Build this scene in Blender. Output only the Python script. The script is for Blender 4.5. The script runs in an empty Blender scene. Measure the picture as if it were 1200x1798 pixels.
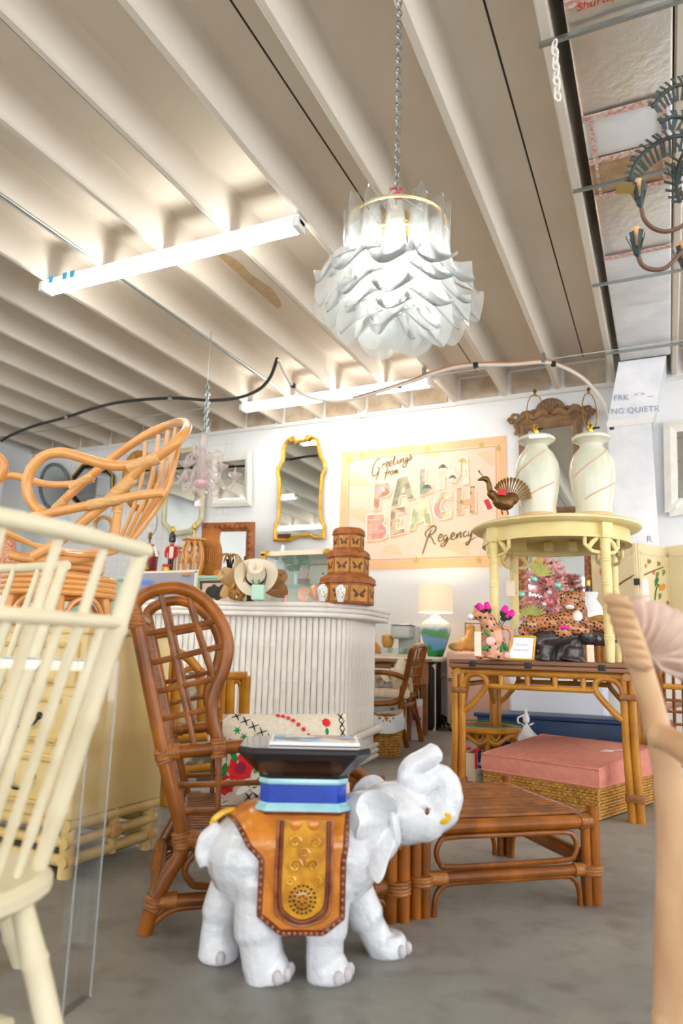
import bpy, bmesh, math, random
from mathutils import Vector, Matrix, Euler
random.seed(7)
PI = math.pi
SC = bpy.context.scene
COL = SC.collection

# ---------------------------------------------------------------- camera
F_PX, TILT, YAW, ROLL, EYE = 1237.4, .1961, .4313, .0265, .77
_ct, _st = math.cos(TILT), math.sin(TILT)
FW = Vector((-math.sin(YAW)*_ct, math.cos(YAW)*_ct, _st))
_r0 = Vector((math.cos(YAW), math.sin(YAW), 0)); _u0 = _r0.cross(FW)
RT = math.cos(ROLL)*_r0 + math.sin(ROLL)*_u0
UP = math.cos(ROLL)*_u0 - math.sin(ROLL)*_r0
CAM = Vector((0, 0, EYE))
cd = bpy.data.cameras.new('camera'); cam = bpy.data.objects.new('camera', cd); COL.objects.link(cam)
cd.sensor_fit = 'VERTICAL'; cd.sensor_height = 36; cd.sensor_width = 24
cd.lens = F_PX/1798*36; cd.clip_start = .02; cd.clip_end = 200
cam.matrix_world = Matrix(((RT.x, UP.x, -FW.x, 0), (RT.y, UP.y, -FW.y, 0), (RT.z, UP.z, -FW.z, EYE), (0, 0, 0, 1)))
cd.dof.use_dof = True; cd.dof.focus_distance = 3.4; cd.dof.aperture_fstop = 2.6
SC.camera = cam
# ---------------------------------------------------------------- world, exposure
W = bpy.data.worlds.new('daylight'); SC.world = W; W.use_nodes = True
W.node_tree.nodes['Background'].inputs[0].default_value = (.93, .96, 1, 1)
W.node_tree.nodes['Background'].inputs[1].default_value = 3.5
SC.view_settings.view_transform = 'Standard'; SC.view_settings.look = 'None'
SC.view_settings.gamma = 1; SC.view_settings.use_curve_mapping = False
SC.view_settings.exposure = 0.76
SC.cycles.max_bounces = 6; SC.cycles.transparent_max_bounces = 14; SC.cycles.transmission_bounces = 6
SC.cycles.use_adaptive_sampling = True; SC.cycles.adaptive_threshold = .05
SC.cycles.diffuse_bounces = 4; SC.cycles.glossy_bounces = 5
SC.cycles.caustics_reflective = False; SC.cycles.caustics_refractive = False; SC.cycles.sample_clamp_indirect = 4
try:
    SC.cycles.use_denoising = True
except Exception: pass
TUBE_POWER = 22.0

# ---------------------------------------------------------------- places seen from the camera
def ray(x, y): return FW + RT*((x-600)/F_PX) - UP*((y-899)/F_PX)
def FL(x, y, z=0):
    d = ray(x, y); return CAM + d*((z-EYE)/d.z)
def PY(x, y, Y):
    d = ray(x, y); return CAM + d*(Y/d.y)
def PD(x, y, dep): return CAM + ray(x, y)*dep
def V(*a): return Vector(a)

# ---------------------------------------------------------------- materials
def lin(c):
    c = c/255
    return c/12.92 if c <= .04045 else ((c+.055)/1.055)**2.4
def rgb(h):
    if isinstance(h, str):
        h = h.lstrip('#'); h = [int(h[i:i+2], 16) for i in (0, 2, 4)]
    return (lin(h[0]), lin(h[1]), lin(h[2]), 1)
M = {}
def mat(name, col, rough=.5, col2=None, scale=6, stretch=(1, 1, 1), metal=0, bump=0, bscale=40, coat=0, trans=0, emit=0, detail=3, lo=.35, hi=.65, spec=.5, ior=1.45, sss=0):
    m = bpy.data.materials.new(name); m.use_nodes = True; nt = m.node_tree; b = nt.nodes['Principled BSDF']
    b.inputs['Base Color'].default_value = rgb(col); b.inputs['Roughness'].default_value = rough
    b.inputs['Metallic'].default_value = metal; b.inputs['Coat Weight'].default_value = coat; b.inputs['Coat Roughness'].default_value = .08
    b.inputs['Transmission Weight'].default_value = trans; b.inputs['IOR'].default_value = ior
    b.inputs['Specular IOR Level'].default_value = spec
    if emit:
        b.inputs['Emission Color'].default_value = rgb(col); b.inputs['Emission Strength'].default_value = emit
    tc = mp = None
    if col2 or bump:
        tc = nt.nodes.new('ShaderNodeTexCoord'); mp = nt.nodes.new('ShaderNodeMapping'); nt.links.new(tc.outputs['Object'], mp.inputs[0])
        mp.inputs['Scale'].default_value = stretch
    if col2:
        n = nt.nodes.new('ShaderNodeTexNoise'); n.inputs['Scale'].default_value = scale; n.inputs['Detail'].default_value = detail
        r = nt.nodes.new('ShaderNodeValToRGB'); r.color_ramp.elements[0].position = lo; r.color_ramp.elements[1].position = hi
        r.color_ramp.elements[0].color = rgb(col); r.color_ramp.elements[1].color = rgb(col2)
        nt.links.new(mp.outputs[0], n.inputs['Vector']); nt.links.new(n.outputs['Fac'], r.inputs[0]); nt.links.new(r.outputs[0], b.inputs['Base Color'])
    if bump:
        n2 = nt.nodes.new('ShaderNodeTexNoise'); n2.inputs['Scale'].default_value = bscale; n2.inputs['Detail'].default_value = 4
        bp = nt.nodes.new('ShaderNodeBump'); bp.inputs['Strength'].default_value = bump; bp.inputs['Distance'].default_value = .01
        nt.links.new(mp.outputs[0], n2.inputs['Vector']); nt.links.new(n2.outputs['Fac'], bp.inputs['Height']); nt.links.new(bp.outputs[0], b.inputs['Normal'])
    M[name] = m
    return m
mat('wall', '#f2f2f2', .7, '#eeeeef', 3, bump=.06, bscale=30)
mat('ceiling', '#e2d9cc', .75, '#dcd1c2', 1.2, bump=.05, bscale=18)
mat('seam', '#3a342c', .9)
mat('rattan_dark', '#9c5810', .32, '#6c3806', 9, (1, 1, .5), coat=.12, spec=.4)
mat('rattan_wrap', '#a86a26', .4, '#7e4616', 60, (.2, .2, 3), coat=.2, bump=.3, bscale=90)
mat('rattan_stick', '#8f5218', .4, '#68380c', 20, coat=.05)
mat('rattan_gold', '#c4882c', .34, '#a2661a', 7, coat=.15, spec=.35)
mat('rattan_band', '#96602f', .45, '#7c4a22', 60, bump=.2, bscale=80)
mat('rattan_light', '#dfa15c', .3, '#d29049', 6, coat=.35)
mat('rattan_pale', '#dcae72', .4, '#cc9a5e', 70, (.3, .3, 2), bump=.25, bscale=90)
mat('bamboo_cream', '#e9dcae', .42, '#dccb95', 8)
mat('chair_cream', '#ddd3b6', .4, '#d6caa8', 5)
mat('chest_cream', '#ecd8a2', .4, '#dfc280', 3, (1, 1, .35))
mat('rattan_blond', '#dcc07e', .42, '#c9a865', 9)
mat('table_yellow', '#ecdca2', .42, '#e2cd88', 6)
mat('white_paint', '#f0ece4', .5, '#e6e0d4', 6)
mat('bar_white', '#f7f2ea', .5, '#f1e9df', 9)
mat('white_gloss', '#f2f2f0', .15, coat=.5)
mat('brass', '#c9a04a', .25, metal=1)
mat('brass_old', '#8a6428', .38, '#6a4a1c', 20, metal=.85)
mat('chrome', '#c8c8c8', .15, metal=1)
mat('steel', '#9aa0a0', .35, metal=.9)
mat('iron', '#26241f', .5)
mat('black', '#141414', .5)
mat('black_gloss', '#101014', .18, coat=.5)
mat('mirror', '#dfe6e6', .015, metal=1)
mat('wood_mid', '#a2703f', .45, '#8c5c30', 6, (.3, 3, 3))
mat('wood_top', '#8a6044', .5, '#75503a', 6, (.3, 3, 3))
mat('wood_dark', '#5c3b24', .5, '#4a2e1a', 6)
mat('wood_red', '#a8622c', .4, '#7e4217', 12, bump=.5, bscale=25)
mat('wood_carved', '#8c6c4a', .6, '#745538', 12, bump=.4, bscale=60)
mat('wicker', '#c79443', .6, '#a8742c', 40, bump=.5, bscale=120)
mat('coral', '#da8f7c', .85, '#d28472', 30, bump=.12, bscale=220)
mat('navy', '#123a66', .4, '#0e2f56', 6)
mat('pink_fridge', '#f0c4ae', .35, '#edbda6', 3)
mat('paper', '#efe6d6', .8)
mat('tag', '#ecd9c4', .8)
mat('white', '#f3f3f3', .6)
mat('grey_plastic', '#b8bdb6', .4)
mat('cloth_cream', '#e9dcc4', .9, '#dccbb0', 12)
mat('plastic_bag', '#e9edf0', .25, trans=.25)
mat('gold_paint', '#e0b03c', .32, '#c8952c', 14, metal=.35)
mat('red', '#c8202c', .5)
mat('magenta', '#e3109c', .6)
mat('green_leaf', '#3f8a3c', .5, '#2f6a30', 10)
mat('green_dark', '#24351f', .6)
mat('palm_leaf', '#b9b960', .6, '#94a04a', 8)
mat('cable_black', '#23231f', .5)
mat('cable_white', '#ddd8cc', .5)
mat('copper', '#a8663c', .4, metal=.5)
mat('tape_blue', '#4a9ed0', .7)
mat('shade', '#f3dfbd', .8, emit=.22)

# ---------------------------------------------------------------- mesh builder
def cr(pts, n=6, closed=False):
    """Catmull-Rom through pts"""
    p = [Vector(q) for q in pts]; out = []
    N = len(p); rng = N if closed else N-1
    for i in range(rng):
        if closed: a, b, c, d = p[(i-1) % N], p[i], p[(i+1) % N], p[(i+2) % N]
        else: a, b, c, d = p[max(i-1, 0)], p[i], p[i+1], p[min(i+2, N-1)]
        for k in range(n):
            t = k/n
            out.append(.5*((2*b)+(c-a)*t+(2*a-5*b+4*c-d)*t*t+(3*b-a-3*c+d)*t**3))
    if not closed: out.append(p[-1])
    return out
def lerp(a, b, t): return a+(b-a)*t
class Fr:
    """a turned local frame: Fr(origin, angle)(x, y, z) -> world"""
    def __init__(s, o, a=0): s.o = Vector(o); s.c = math.cos(a); s.s = math.sin(a); s.a = a
    def __call__(s, x, y, z=0): return Vector((s.o.x+x*s.c-y*s.s, s.o.y+x*s.s+y*s.c, s.o.z+z))
class MB:
    def __init__(s): s.v = []; s.f = []
    def add(s, v, f):
        o = len(s.v); s.v += [Vector(q) for q in v]; s.f += [tuple(i+o for i in q) for q in f]; return s
    def box(s, c, d, a=0, M3=None):
        x, y, z = d[0]/2, d[1]/2, d[2]/2; c = Vector(c)
        vs = [Vector((i, j, k)) for k in (-z, z) for j in (-y, y) for i in (-x, x)]
        R = M3 or Matrix.Rotation(a, 3, 'Z')
        return s.add([c+R@q for q in vs], [(0, 2, 3, 1), (4, 5, 7, 6), (0, 1, 5, 4), (2, 6, 7, 3), (0, 4, 6, 2), (1, 3, 7, 5)])
    def rbox(s, c, d, r, a=0, M3=None, n=3):
        """box with rounded edges"""
        bm = bmesh.new(); bmesh.ops.create_cube(bm, size=1)
        for q in bm.verts: q.co = Vector((q.co.x*d[0], q.co.y*d[1], q.co.z*d[2]))
        bmesh.ops.bevel(bm, geom=bm.edges[:], offset=r, segments=n, profile=.5, affect='EDGES')
        R = M3 or Matrix.Rotation(a, 3, 'Z'); c = Vector(c); bm.verts.index_update()
        s.add([c+R@q.co for q in bm.verts], [tuple(x.index for x in f.verts) for f in bm.faces]); bm.free(); return s
    def fbox(s, fr, x0, x1, y0, y1, z0, z1):
        return s.add([fr(x, y, z) for z in (z0, z1) for y in (y0, y1) for x in (x0, x1)], [(0, 2, 3, 1), (4, 5, 7, 6), (0, 1, 5, 4), (2, 6, 7, 3), (0, 4, 6, 2), (1, 3, 7, 5)])
    def tube(s, pts, r, n=10, closed=False, cap=True, flat=None):
        p = [Vector(q) for q in pts]; N = len(p)
        rr = r if isinstance(r, (list, tuple)) else [r]*N
        if len(rr) != N: rr = [rr[0]+(rr[-1]-rr[0])*i/(N-1) if len(rr) == 2 else rr[min(len(rr)-1, int(i/(N-1)*(len(rr)-1)+.5))] for i in range(N)]
        T = []
        for i in range(N):
            a = p[i-1] if (i or closed) else p[i]; b = p[(i+1) % N] if (i < N-1 or closed) else p[i]
            t = (b-a); T.append(t.normalized() if t.length > 1e-9 else Vector((0, 0, 1)))
        u = T[0].orthogonal().normalized()
        if flat: u = (Vector(flat)-T[0]*T[0].dot(Vector(flat))).normalized()
        vs = []
        for i in range(N):
            u = (u-T[i]*T[i].dot(u)); u = u.normalized() if u.length > 1e-6 else T[i].orthogonal().normalized(); w = T[i].cross(u)
            for k in range(n):
                a = 2*PI*k/n; vs.append(p[i]+(u*math.cos(a)+w*math.sin(a))*rr[i])
        fs = []
        for i in range(N if closed else N-1):
            j = (i+1) % N
            for k in range(n): fs.append((i*n+k, i*n+(k+1) % n, j*n+(k+1) % n, j*n+k))
        if cap and not closed: fs += [tuple(range(n))[::-1], tuple((N-1)*n+k for k in range(n))]
        return s.add(vs, fs)
    def cyl(s, p, q, r, r2=None, n=12): return s.tube([p, q], [r, r if r2 is None else r2], n)
    def lathe(s, prof, o=(0, 0, 0), n=24, R=None, sq=None, cap=True):
        o = Vector(o); vs = []
        for r, z in prof:
            for k in range(n):
                a = 2*PI*k/n; c, d = math.cos(a), math.sin(a)
                if sq: c, d = sq(c, d)
                q = Vector((r*c, r*d, z)); vs.append(o+(R@q if R else q))
        m = len(prof); fs = [(i*n+k, i*n+(k+1) % n, (i+1)*n+(k+1) % n, (i+1)*n+k) for i in range(m-1) for k in range(n)]
        if cap: fs += [tuple(range(n))[::-1], tuple((m-1)*n+k for k in range(n))]
        return s.add(vs, fs)
    def ball(s, c, r, n=12, R=None):
        if not isinstance(r, (tuple, list)): r = (r, r, r)
        c = Vector(c); m = max(4, n//2); vs = []; fs = []
        for i in range(1, m):
            t = PI*i/m
            for k in range(n):
                a = 2*PI*k/n; q = Vector((r[0]*math.sin(t)*math.cos(a), r[1]*math.sin(t)*math.sin(a), r[2]*math.cos(t))); vs.append(c+(R@q if R else q))
        top = Vector((0, 0, r[2])); vs += [c+(R@top if R else top), c-(R@top if R else top)]; A, B = len(vs)-2, len(vs)-1
        for i in range(m-2):
            for k in range(n): fs.append((i*n+k, (i+1)*n+k, (i+1)*n+(k+1) % n, i*n+(k+1) % n))
        for k in range(n): fs += [(A, k, (k+1) % n), (B, (m-2)*n+(k+1) % n, (m-2)*n+k)]
        return s.add(vs, fs)
    def prism(s, poly, vec):
        poly = [Vector(q) for q in poly]; vec = Vector(vec); n = len(poly)
        return s.add(poly+[q+vec for q in poly], [tuple(range(n))[::-1], tuple(range(n, 2*n))]+[(i, (i+1) % n, n+(i+1) % n, n+i) for i in range(n)])
    def grid(s, fn, nu, nv, thick=None):
        """surface fn(u,v) u,v in 0..1; thick = solid along the normals"""
        g = [[Vector(fn(i/nu, j/nv)) for j in range(nv+1)] for i in range(nu+1)]
        fl = [q for row in g for q in row]; w = nv+1
        fs = [(i*w+j, (i+1)*w+j, (i+1)*w+j+1, i*w+j+1) for i in range(nu) for j in range(nv)]
        if not thick: return s.add(fl, fs)
        nr = []
        for i in range(nu+1):
            for j in range(nv+1):
                du = g[min(i+1, nu)][j]-g[max(i-1, 0)][j]; dv = g[i][min(j+1, nv)]-g[i][max(j-1, 0)]
                q = du.cross(dv); nr.append(q.normalized() if q.length > 1e-12 else Vector((0, 0, 1)))
        k = len(fl); vs = fl+[q+m*thick for q, m in zip(fl, nr)]
        f2 = [tuple(reversed(f)) for f in fs]+[tuple(i+k for i in f) for f in fs]
        for i in range(nu):
            f2 += [(i*w, (i+1)*w, (i+1)*w+k, i*w+k), ((i+1)*w+nv, i*w+nv, i*w+nv+k, (i+1)*w+nv+k)]
        for j in range(nv):
            f2 += [(j+1, j, j+k, j+1+k), (nu*w+j, nu*w+j+1, nu*w+j+1+k, nu*w+j+k)]
        return s.add(vs, f2)
    def mesh(s, name, off, sharp=40):
        me = bpy.data.meshes.new(name); me.from_pydata([q-off for q in s.v], [], s.f); me.validate()
        bm = bmesh.new(); bm.from_mesh(me); bmesh.ops.recalc_face_normals(bm, faces=bm.faces[:]); bm.to_mesh(me); bm.free()
        me.shade_smooth(); me.set_sharp_from_angle(angle=math.radians(sharp))
        return me
    def build(s, name, m, parent=None, sharp=40):
        if parent is None:
            zs = [q.z for q in s.v]; xs = [q.x for q in s.v]; ys = [q.y for q in s.v]
            off = Vector(((min(xs)+max(xs))/2, (min(ys)+max(ys))/2, min(zs)))
        else: off = Vector(parent['_o'])
        me = s.mesh(name, off, sharp); me.materials.append(M[m] if isinstance(m, str) else m)
        o = bpy.data.objects.new(name, me); COL.objects.link(o); o['_o'] = tuple(off)
        if parent is None: o.location = off
        else: o.parent = parent
        return o
def tag(o, label, cat, group=None):
    o['label'] = label; o['category'] = cat
    if group: o['group'] = group
    return o
def thing(name, label, cat, o, group=None):
    e = bpy.data.objects.new(name, None); COL.objects.link(e); e.location = Vector(o); e['_o'] = tuple(o); e.empty_display_size = .1
    return tag(e, label, cat, group)
def struct(o): o['kind'] = 'structure'; return o
def bar(name, m, par, pts, r, n=10, smooth=0, closed=False):
    p = cr(pts, smooth, closed) if smooth else pts
    return MB().tube(p, r, n, closed).build(name, m, par)
def dup(root, loc, rz=0, label=None, scale=None):
    c = root.copy(); COL.objects.link(c); c.location = Vector(loc); c.rotation_euler = (0, 0, rz)
    if scale: c.scale = scale if isinstance(scale, tuple) else (scale,)*3
    if label: c['label'] = label
    for ch in list(root.children):
        k = ch.copy(); COL.objects.link(k); k.parent = c
        for g in ch.children:
            h = g.copy(); COL.objects.link(h); h.parent = k
    return c
def remesh(mb, name, m, parent, vox=.006, smooth=6, off=None):
    """one continuous skin over overlapping solids"""
    off = Vector(parent['_o']) if parent is not None else Vector(off)
    me = mb.mesh('tmp', off); o = bpy.data.objects.new('tmp', me); COL.objects.link(o)
    r = o.modifiers.new('r', 'REMESH'); r.mode = 'VOXEL'; r.voxel_size = vox
    s = o.modifiers.new('s', 'SMOOTH'); s.factor = .5; s.iterations = smooth
    dg = bpy.context.evaluated_depsgraph_get(); me2 = bpy.data.meshes.new_from_object(o.evaluated_get(dg)); me2.name = name
    bpy.data.objects.remove(o); bpy.data.meshes.remove(me)
    me2.shade_smooth(); me2.materials.clear(); me2.materials.append(M[m] if isinstance(m, str) else m)
    q = bpy.data.objects.new(name, me2); COL.objects.link(q); q['_o'] = tuple(off)
    if parent is None: q.location = off
    else: q.parent = parent
    return q
def text(s, name, m, parent, o, xdir, updir, size, extrude=.0008, shear=0, align='LEFT', offset=0, spacing=1):
    cu = bpy.data.curves.new(name, 'FONT'); cu.body = s; cu.size = size; cu.extrude = extrude; cu.shear = shear; cu.align_x = align; cu.offset = offset; cu.space_character = spacing
    ob = bpy.data.objects.new('tmp', cu); COL.objects.link(ob)
    dg = bpy.context.evaluated_depsgraph_get(); me = bpy.data.meshes.new_from_object(ob.evaluated_get(dg)); me.name = name
    bpy.data.objects.remove(ob); bpy.data.curves.remove(cu)
    x = Vector(xdir).normalized(); u = Vector(updir).normalized(); z = x.cross(u); u = z.cross(x)
    off = Vector(parent['_o']); o = Vector(o)
    for v in me.vertices: v.co = o+x*v.co.x+u*v.co.y+z*v.co.z-off
    me.materials.clear(); me.materials.append(M[m] if isinstance(m, str) else m)
    q = bpy.data.objects.new(name, me); COL.objects.link(q); q.parent = parent; q['_o'] = tuple(off)
    return q
# ---------------------------------------------------------------- room shell
XL, XR, YB, YF = -9.3, 6.2, 8.02, -7.0
ZS, ZB = 4.12, 3.81            # slab, stem undersides
mf = bpy.data.materials.new('concrete_floor'); mf.use_nodes = True; nt = mf.node_tree; b = nt.nodes['Principled BSDF']
tc = nt.nodes.new('ShaderNodeTexCoord')
def _n(scale, det, rough=.6):
    n = nt.nodes.new('ShaderNodeTexNoise'); n.inputs['Scale'].default_value = scale; n.inputs['Detail'].default_value = det; n.inputs['Roughness'].default_value = rough
    nt.links.new(tc.outputs['Object'], n.inputs['Vector']); return n
n1, n2, n3 = _n(1.6, 6), _n(9, 5), _n(60, 2)
r1 = nt.nodes.new('ShaderNodeValToRGB'); r1.color_ramp.elements[0].position = .3; r1.color_ramp.elements[1].position = .7
r1.color_ramp.elements[0].color = rgb('#757470'); r1.color_ramp.elements[1].color = rgb('#9c9a93')
r2 = nt.nodes.new('ShaderNodeValToRGB'); r2.color_ramp.elements[0].position = .34; r2.color_ramp.elements[1].position = .5
r2.color_ramp.elements[0].color = rgb('#a8a49c'); r2.color_ramp.elements[1].color = (1, 1, 1, 1)
mx = nt.nodes.new('ShaderNodeMix'); mx.data_type = 'RGBA'; mx.blend_type = 'MULTIPLY'; mx.inputs[0].default_value = .42
nt.links.new(n1.outputs['Fac'], r1.inputs[0]); nt.links.new(n2.outputs['Fac'], r2.inputs[0])
nt.links.new(r1.outputs[0], mx.inputs[6]); nt.links.new(r2.outputs[0], mx.inputs[7]); nt.links.new(mx.outputs[2], b.inputs['Base Color'])
rr = nt.nodes.new('ShaderNodeMapRange'); rr.inputs[3].default_value = .32; rr.inputs[4].default_value = .6
nt.links.new(n2.outputs['Fac'], rr.inputs[0]); nt.links.new(rr.outputs[0], b.inputs['Roughness'])
M['floor'] = mf
struct(MB().box(((XL+XR)/2, (YB+YF)/2, -.05), (XR-XL, YB-YF, .1)).build('floor', 'floor'))
struct(MB().box(((XL+XR)/2, YB+.1, 1.9), (XR-XL+.4, .2, 4.6)).build('wall_back', 'wall'))
struct(MB().box((XL-.1, (YB+YF)/2, 1.9), (.2, YB-YF, 4.6)).build('wall_left', 'wall'))
w = MB()
for x0, x1 in ((XL, -7.5), (-3.2, -2.2), (2.2, 3.2), (5.6, XR)): w.box(((x0+x1)/2, YF, 1.575), (x1-x0, .2, 3.15))
w.box(((XL+XR)/2, YF, 3.65), (XR-XL, .2, 1.0))
struct(w.build('wall_front', 'wall'))
w = MB()
for y0, y1 in ((YF, -5), (-.5, .8), (5.2, YB)): w.box((XR+.1, (y0+y1)/2, 1.625), (.2, y1-y0, 3.25))
w.box((XR+.1, (YB+YF)/2, 3.7), (.2, YB-YF, .9))
struct(w.build('wall_right', 'wall'))
ceil = struct(MB().box(((XL+XR)/2, (YB+YF)/2, ZS+.06), (XR-XL+.4, YB-YF+.4, .12)).build('ceiling', 'ceiling'))
# tapering stems under the slab, one every two feet
S0 = -.9515
stem_me = None
for i in range(-14, 12):
    xr = S0+i*.6105; xc = xr-.031
    if xc < XL+.1 or xc > XR-.1: continue
    if stem_me is None:
        s = MB(); pr = [(-.031, ZB+.012), (-.019, ZB), (.019, ZB), (.031, ZB+.012), (.046, ZS-.03), (.075, ZS+.005), (-.075, ZS+.005), (-.046, ZS-.03)]
        s.prism([(x, YF+.1, z) for x, z in pr], (0, YB-YF-.1, 0))
        o = s.build('ceiling_joist', 'ceiling', ceil); stem_me = o.data; ox = o
        off = Vector(ceil['_o']); x0 = xc; o.location = (xc, 0, 0)
    else:
        o = bpy.data.objects.new('ceiling_joist', stem_me); COL.objects.link(o); o.parent = ceil; o.location = (xc, 0, 0)
for i in (-14, -12, -10, -8, -6, -4, -2, 0, 2, 4):     # open joints between the slab panels
    x = S0+(i+.5)*.6105-.031+.6105*0
    MB().box((x, (YB+YF)/2, ZS+.0015), (.012, YB-YF-.2, .006)).build('panel_joint', 'seam', ceil)
# infill blocks between the stem ends on the back wall
mat('infill', '#d3c6b4', .8, '#b59f86', 5)
for i in range(-13, 4):
    xc = S0+(i-.5)*.6105-.031
    MB().box((xc, YB-.012, ZB+.14), (.44, .024, .26)).build('infill_block', 'infill', ceil)
# water stain patch: peeled paint on the slab
mat('peel', '#cdb594', .85, '#bfa57f', 14)
def blob(c, rx, ry, n=26, z=ZS-.002, jag=.35, seed=1):
    rnd = random.Random(seed); return [(c[0]+rx*math.cos(2*PI*k/n)*(1-jag*rnd.random()), c[1]+ry*math.sin(2*PI*k/n)*(1-jag*rnd.random()), z) for k in range(n)]
for k, (px, py, rx, ry) in enumerate(((447, 512, .19, .45), (398, 475, .19, .4))):
    c = FL(px, py, ZS-.004); MB().prism(blob(c, rx, ry, z=ZS-.002-.004*k, jag=.22, seed=k+3), (0, 0, .003)).build('peeled_paint', 'peel', ceil)
# pipe along the top of the back wall, with a box
co = MB().cyl((XL, YB-.02, 3.765), (XR, YB-.02, 3.765), .014, n=8).build('conduit_pipe', 'white_paint'); tag(co, 'thin white conduit pipe running along the top of the back wall', 'pipe')
jb = MB().rbox(PY(638, 727, YB-.03), (.11, .05, .1), .006).build('junction_box', 'white_paint'); tag(jb, 'small white junction box on the wall-top conduit', 'junction box')
a = FL(0, 352, ZB-.012); bq = FL(180, 473, ZB-.012); c3 = FL(540, 690, ZB-.012)
tag(MB().cyl((-4.0, -2, ZB-.014), (-4.0, 7.05, ZB-.014), .012, n=8).build('joist_conduit', 'steel'), 'grey conduit running under one ceiling joist past the tube lights', 'pipe')
# wire mesh grid on the wall, left part
g = MB()
gx0, gx1, gz0, gz1 = -9.0, -5.35, 1.1, 3.66
for k in range(int((gx1-gx0)/.1)+1): g.cyl((gx0+k*.1, YB-.02, gz0), (gx0+k*.1, YB-.02, gz1), .0035, n=4)
for k in range(int((gz1-gz0)/.1)+1): g.cyl((gx0, YB-.026, gz0+k*.1), (gx1, YB-.026, gz0+k*.1), .0035, n=4)
gw = g.build('wire_grid_panel', 'white_paint'); tag(gw, 'white wire display grid fixed to the wall behind the left mirrors', 'wire grid')

# ---------------------------------------------------------------- tube lights
def tube_light(x0, x1, y, label):
    t = thing('tube_light', label, 'ceiling light', ((x0+x1)/2, y, 3.80), 'fluorescent tube lights')
    L = x1-x0; xm = (x0+x1)/2
    MB().prism([(x0, y-.055, 3.805), (x0, y+.055, 3.805), (x0, y+.03, 3.752), (x0, y-.03, 3.752)], (L, 0, 0)).build('housing', 'white_gloss', t)
    for sg in (-1, 1):
        tb = MB().cyl((x0+.05, y+sg*.04, 3.735), (x1-.05, y+sg*.04, 3.735), .019, n=6).build('tube', 'tube_glow', t)
    for x in (x0+.025, x1-.025):
        MB().rbox((x, y, 3.752), (.05, .13, .075), .008).build('lamp_holder', 'white_gloss', t)
    return t
mat('tube_glow', '#fffdf6', .5, emit=TUBE_POWER)
tl = tube_light(-4.70, -2.20, 3.98, 'lit twin-tube ceiling light nearer the camera with blue tape at its end')
for px in (96, 130, 148):
    q = FL(px, 494, 3.78); MB().box((q.x, 3.90, 3.775), (.05, .004, .06)).build('blue_tape', 'tape_blue', tl)
tube_light(-4.73, -2.22, 7.17, 'lit twin-tube ceiling light close to the back wall above the gold mirror')
for x0, y, lb in ((-4.7, .8, 'lit twin-tube ceiling light above the cream windsor chairs, out of frame'), (-4.7, -2.4, 'lit twin-tube ceiling light behind the camera reflected in the gold mirror'),
                  (1.6, .8, 'lit twin-tube ceiling light above the carved shell chair, out of frame'), (1.6, -2.4, 'lit twin-tube ceiling light farthest behind the camera on the duct side'),
                  (1.6, 3.98, 'lit twin-tube ceiling light past the duct, level with the taped light'), (1.6, 7.17, 'lit twin-tube ceiling light past the duct, close to the back wall'),
                  (-8.9, 3.98, 'lit twin-tube ceiling light near the left wall, level with the taped light'), (-8.9, .8, 'lit twin-tube ceiling light near the left wall, behind the camera')):
    tube_light(x0, x0+2.45, y, lb)

# ---------------------------------------------------------------- cables
wr = MB().cyl((XL+.05, 7.06, 3.785), (XR-.1, 7.06, 3.785), .005, n=6).build('support_wire', 'steel'); tag(wr, 'thin steel wire strung across the room under the ceiling joists', 'wire')
def path(pp): return [FL(x, y, z) for x, y, z in pp]
bc = thing('black_cable', 'thick black cable bundle looping under the ceiling joists', 'cable', FL(300, 698, 3.72))
bar('cable', 'cable_black', bc, path([(2, 774, 3.7), (20, 764, 3.71), (60, 748, 3.72), (115, 733, 3.73), (200, 708, 3.73), (300, 699, 3.73), (370, 703, 3.7), (420, 698, 3.68), (455, 684, 3.69), (475, 662, 3.72), (487, 630, 3.78)]), .02, 8, 6)
for x, y in ((118, 732), (300, 699)):
    q = FL(x, y, 3.73); MB().rbox(q, (.05, .06, .06), .01).build('clip', 'steel', bc)
wc = thing('white_cable', 'white and copper cable swagged across the ceiling towards the duct', 'cable', FL(600, 700, 3.6))
wp = [(490, 632, 3.76), (500, 655, 3.7), (515, 677, 3.64), (540, 696, 3.58), (580, 704, 3.58), (620, 701, 3.6), (680, 684, 3.64), (730, 668, 3.68), (757, 657, 3.7), (800, 645, 3.72), (840, 641, 3.72), (900, 640, 3.72), (955, 636, 3.72), (990, 645, 3.7), (1025, 665, 3.62), (1050, 692, 3.5), (1066, 720, 3.36), (1076, 755, 3.15)]
bar('cable', 'cable_white', wc, path(wp), .019, 8, 6)
bar('copper_line', 'copper', wc, [q+V(0, -.012, .02) for q in path(wp[5:])], .009, 6, 6)
for x, y, z in ((515, 677, 3.64), (702, 678, 3.66), (836, 641, 3.72), (972, 639, 3.71), (1075, 752, 3.16)): MB().rbox(FL(x, y, z), (.052, .052, .052), .012).build('tape_band', 'black', wc)
for x, y in ((745, 660), (955, 636)):
    q = FL(x, y, 3.72); MB().box((q.x, q.y, q.z+.04), (.035, .05, .1)).build('hanger', 'steel', wc)

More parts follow.
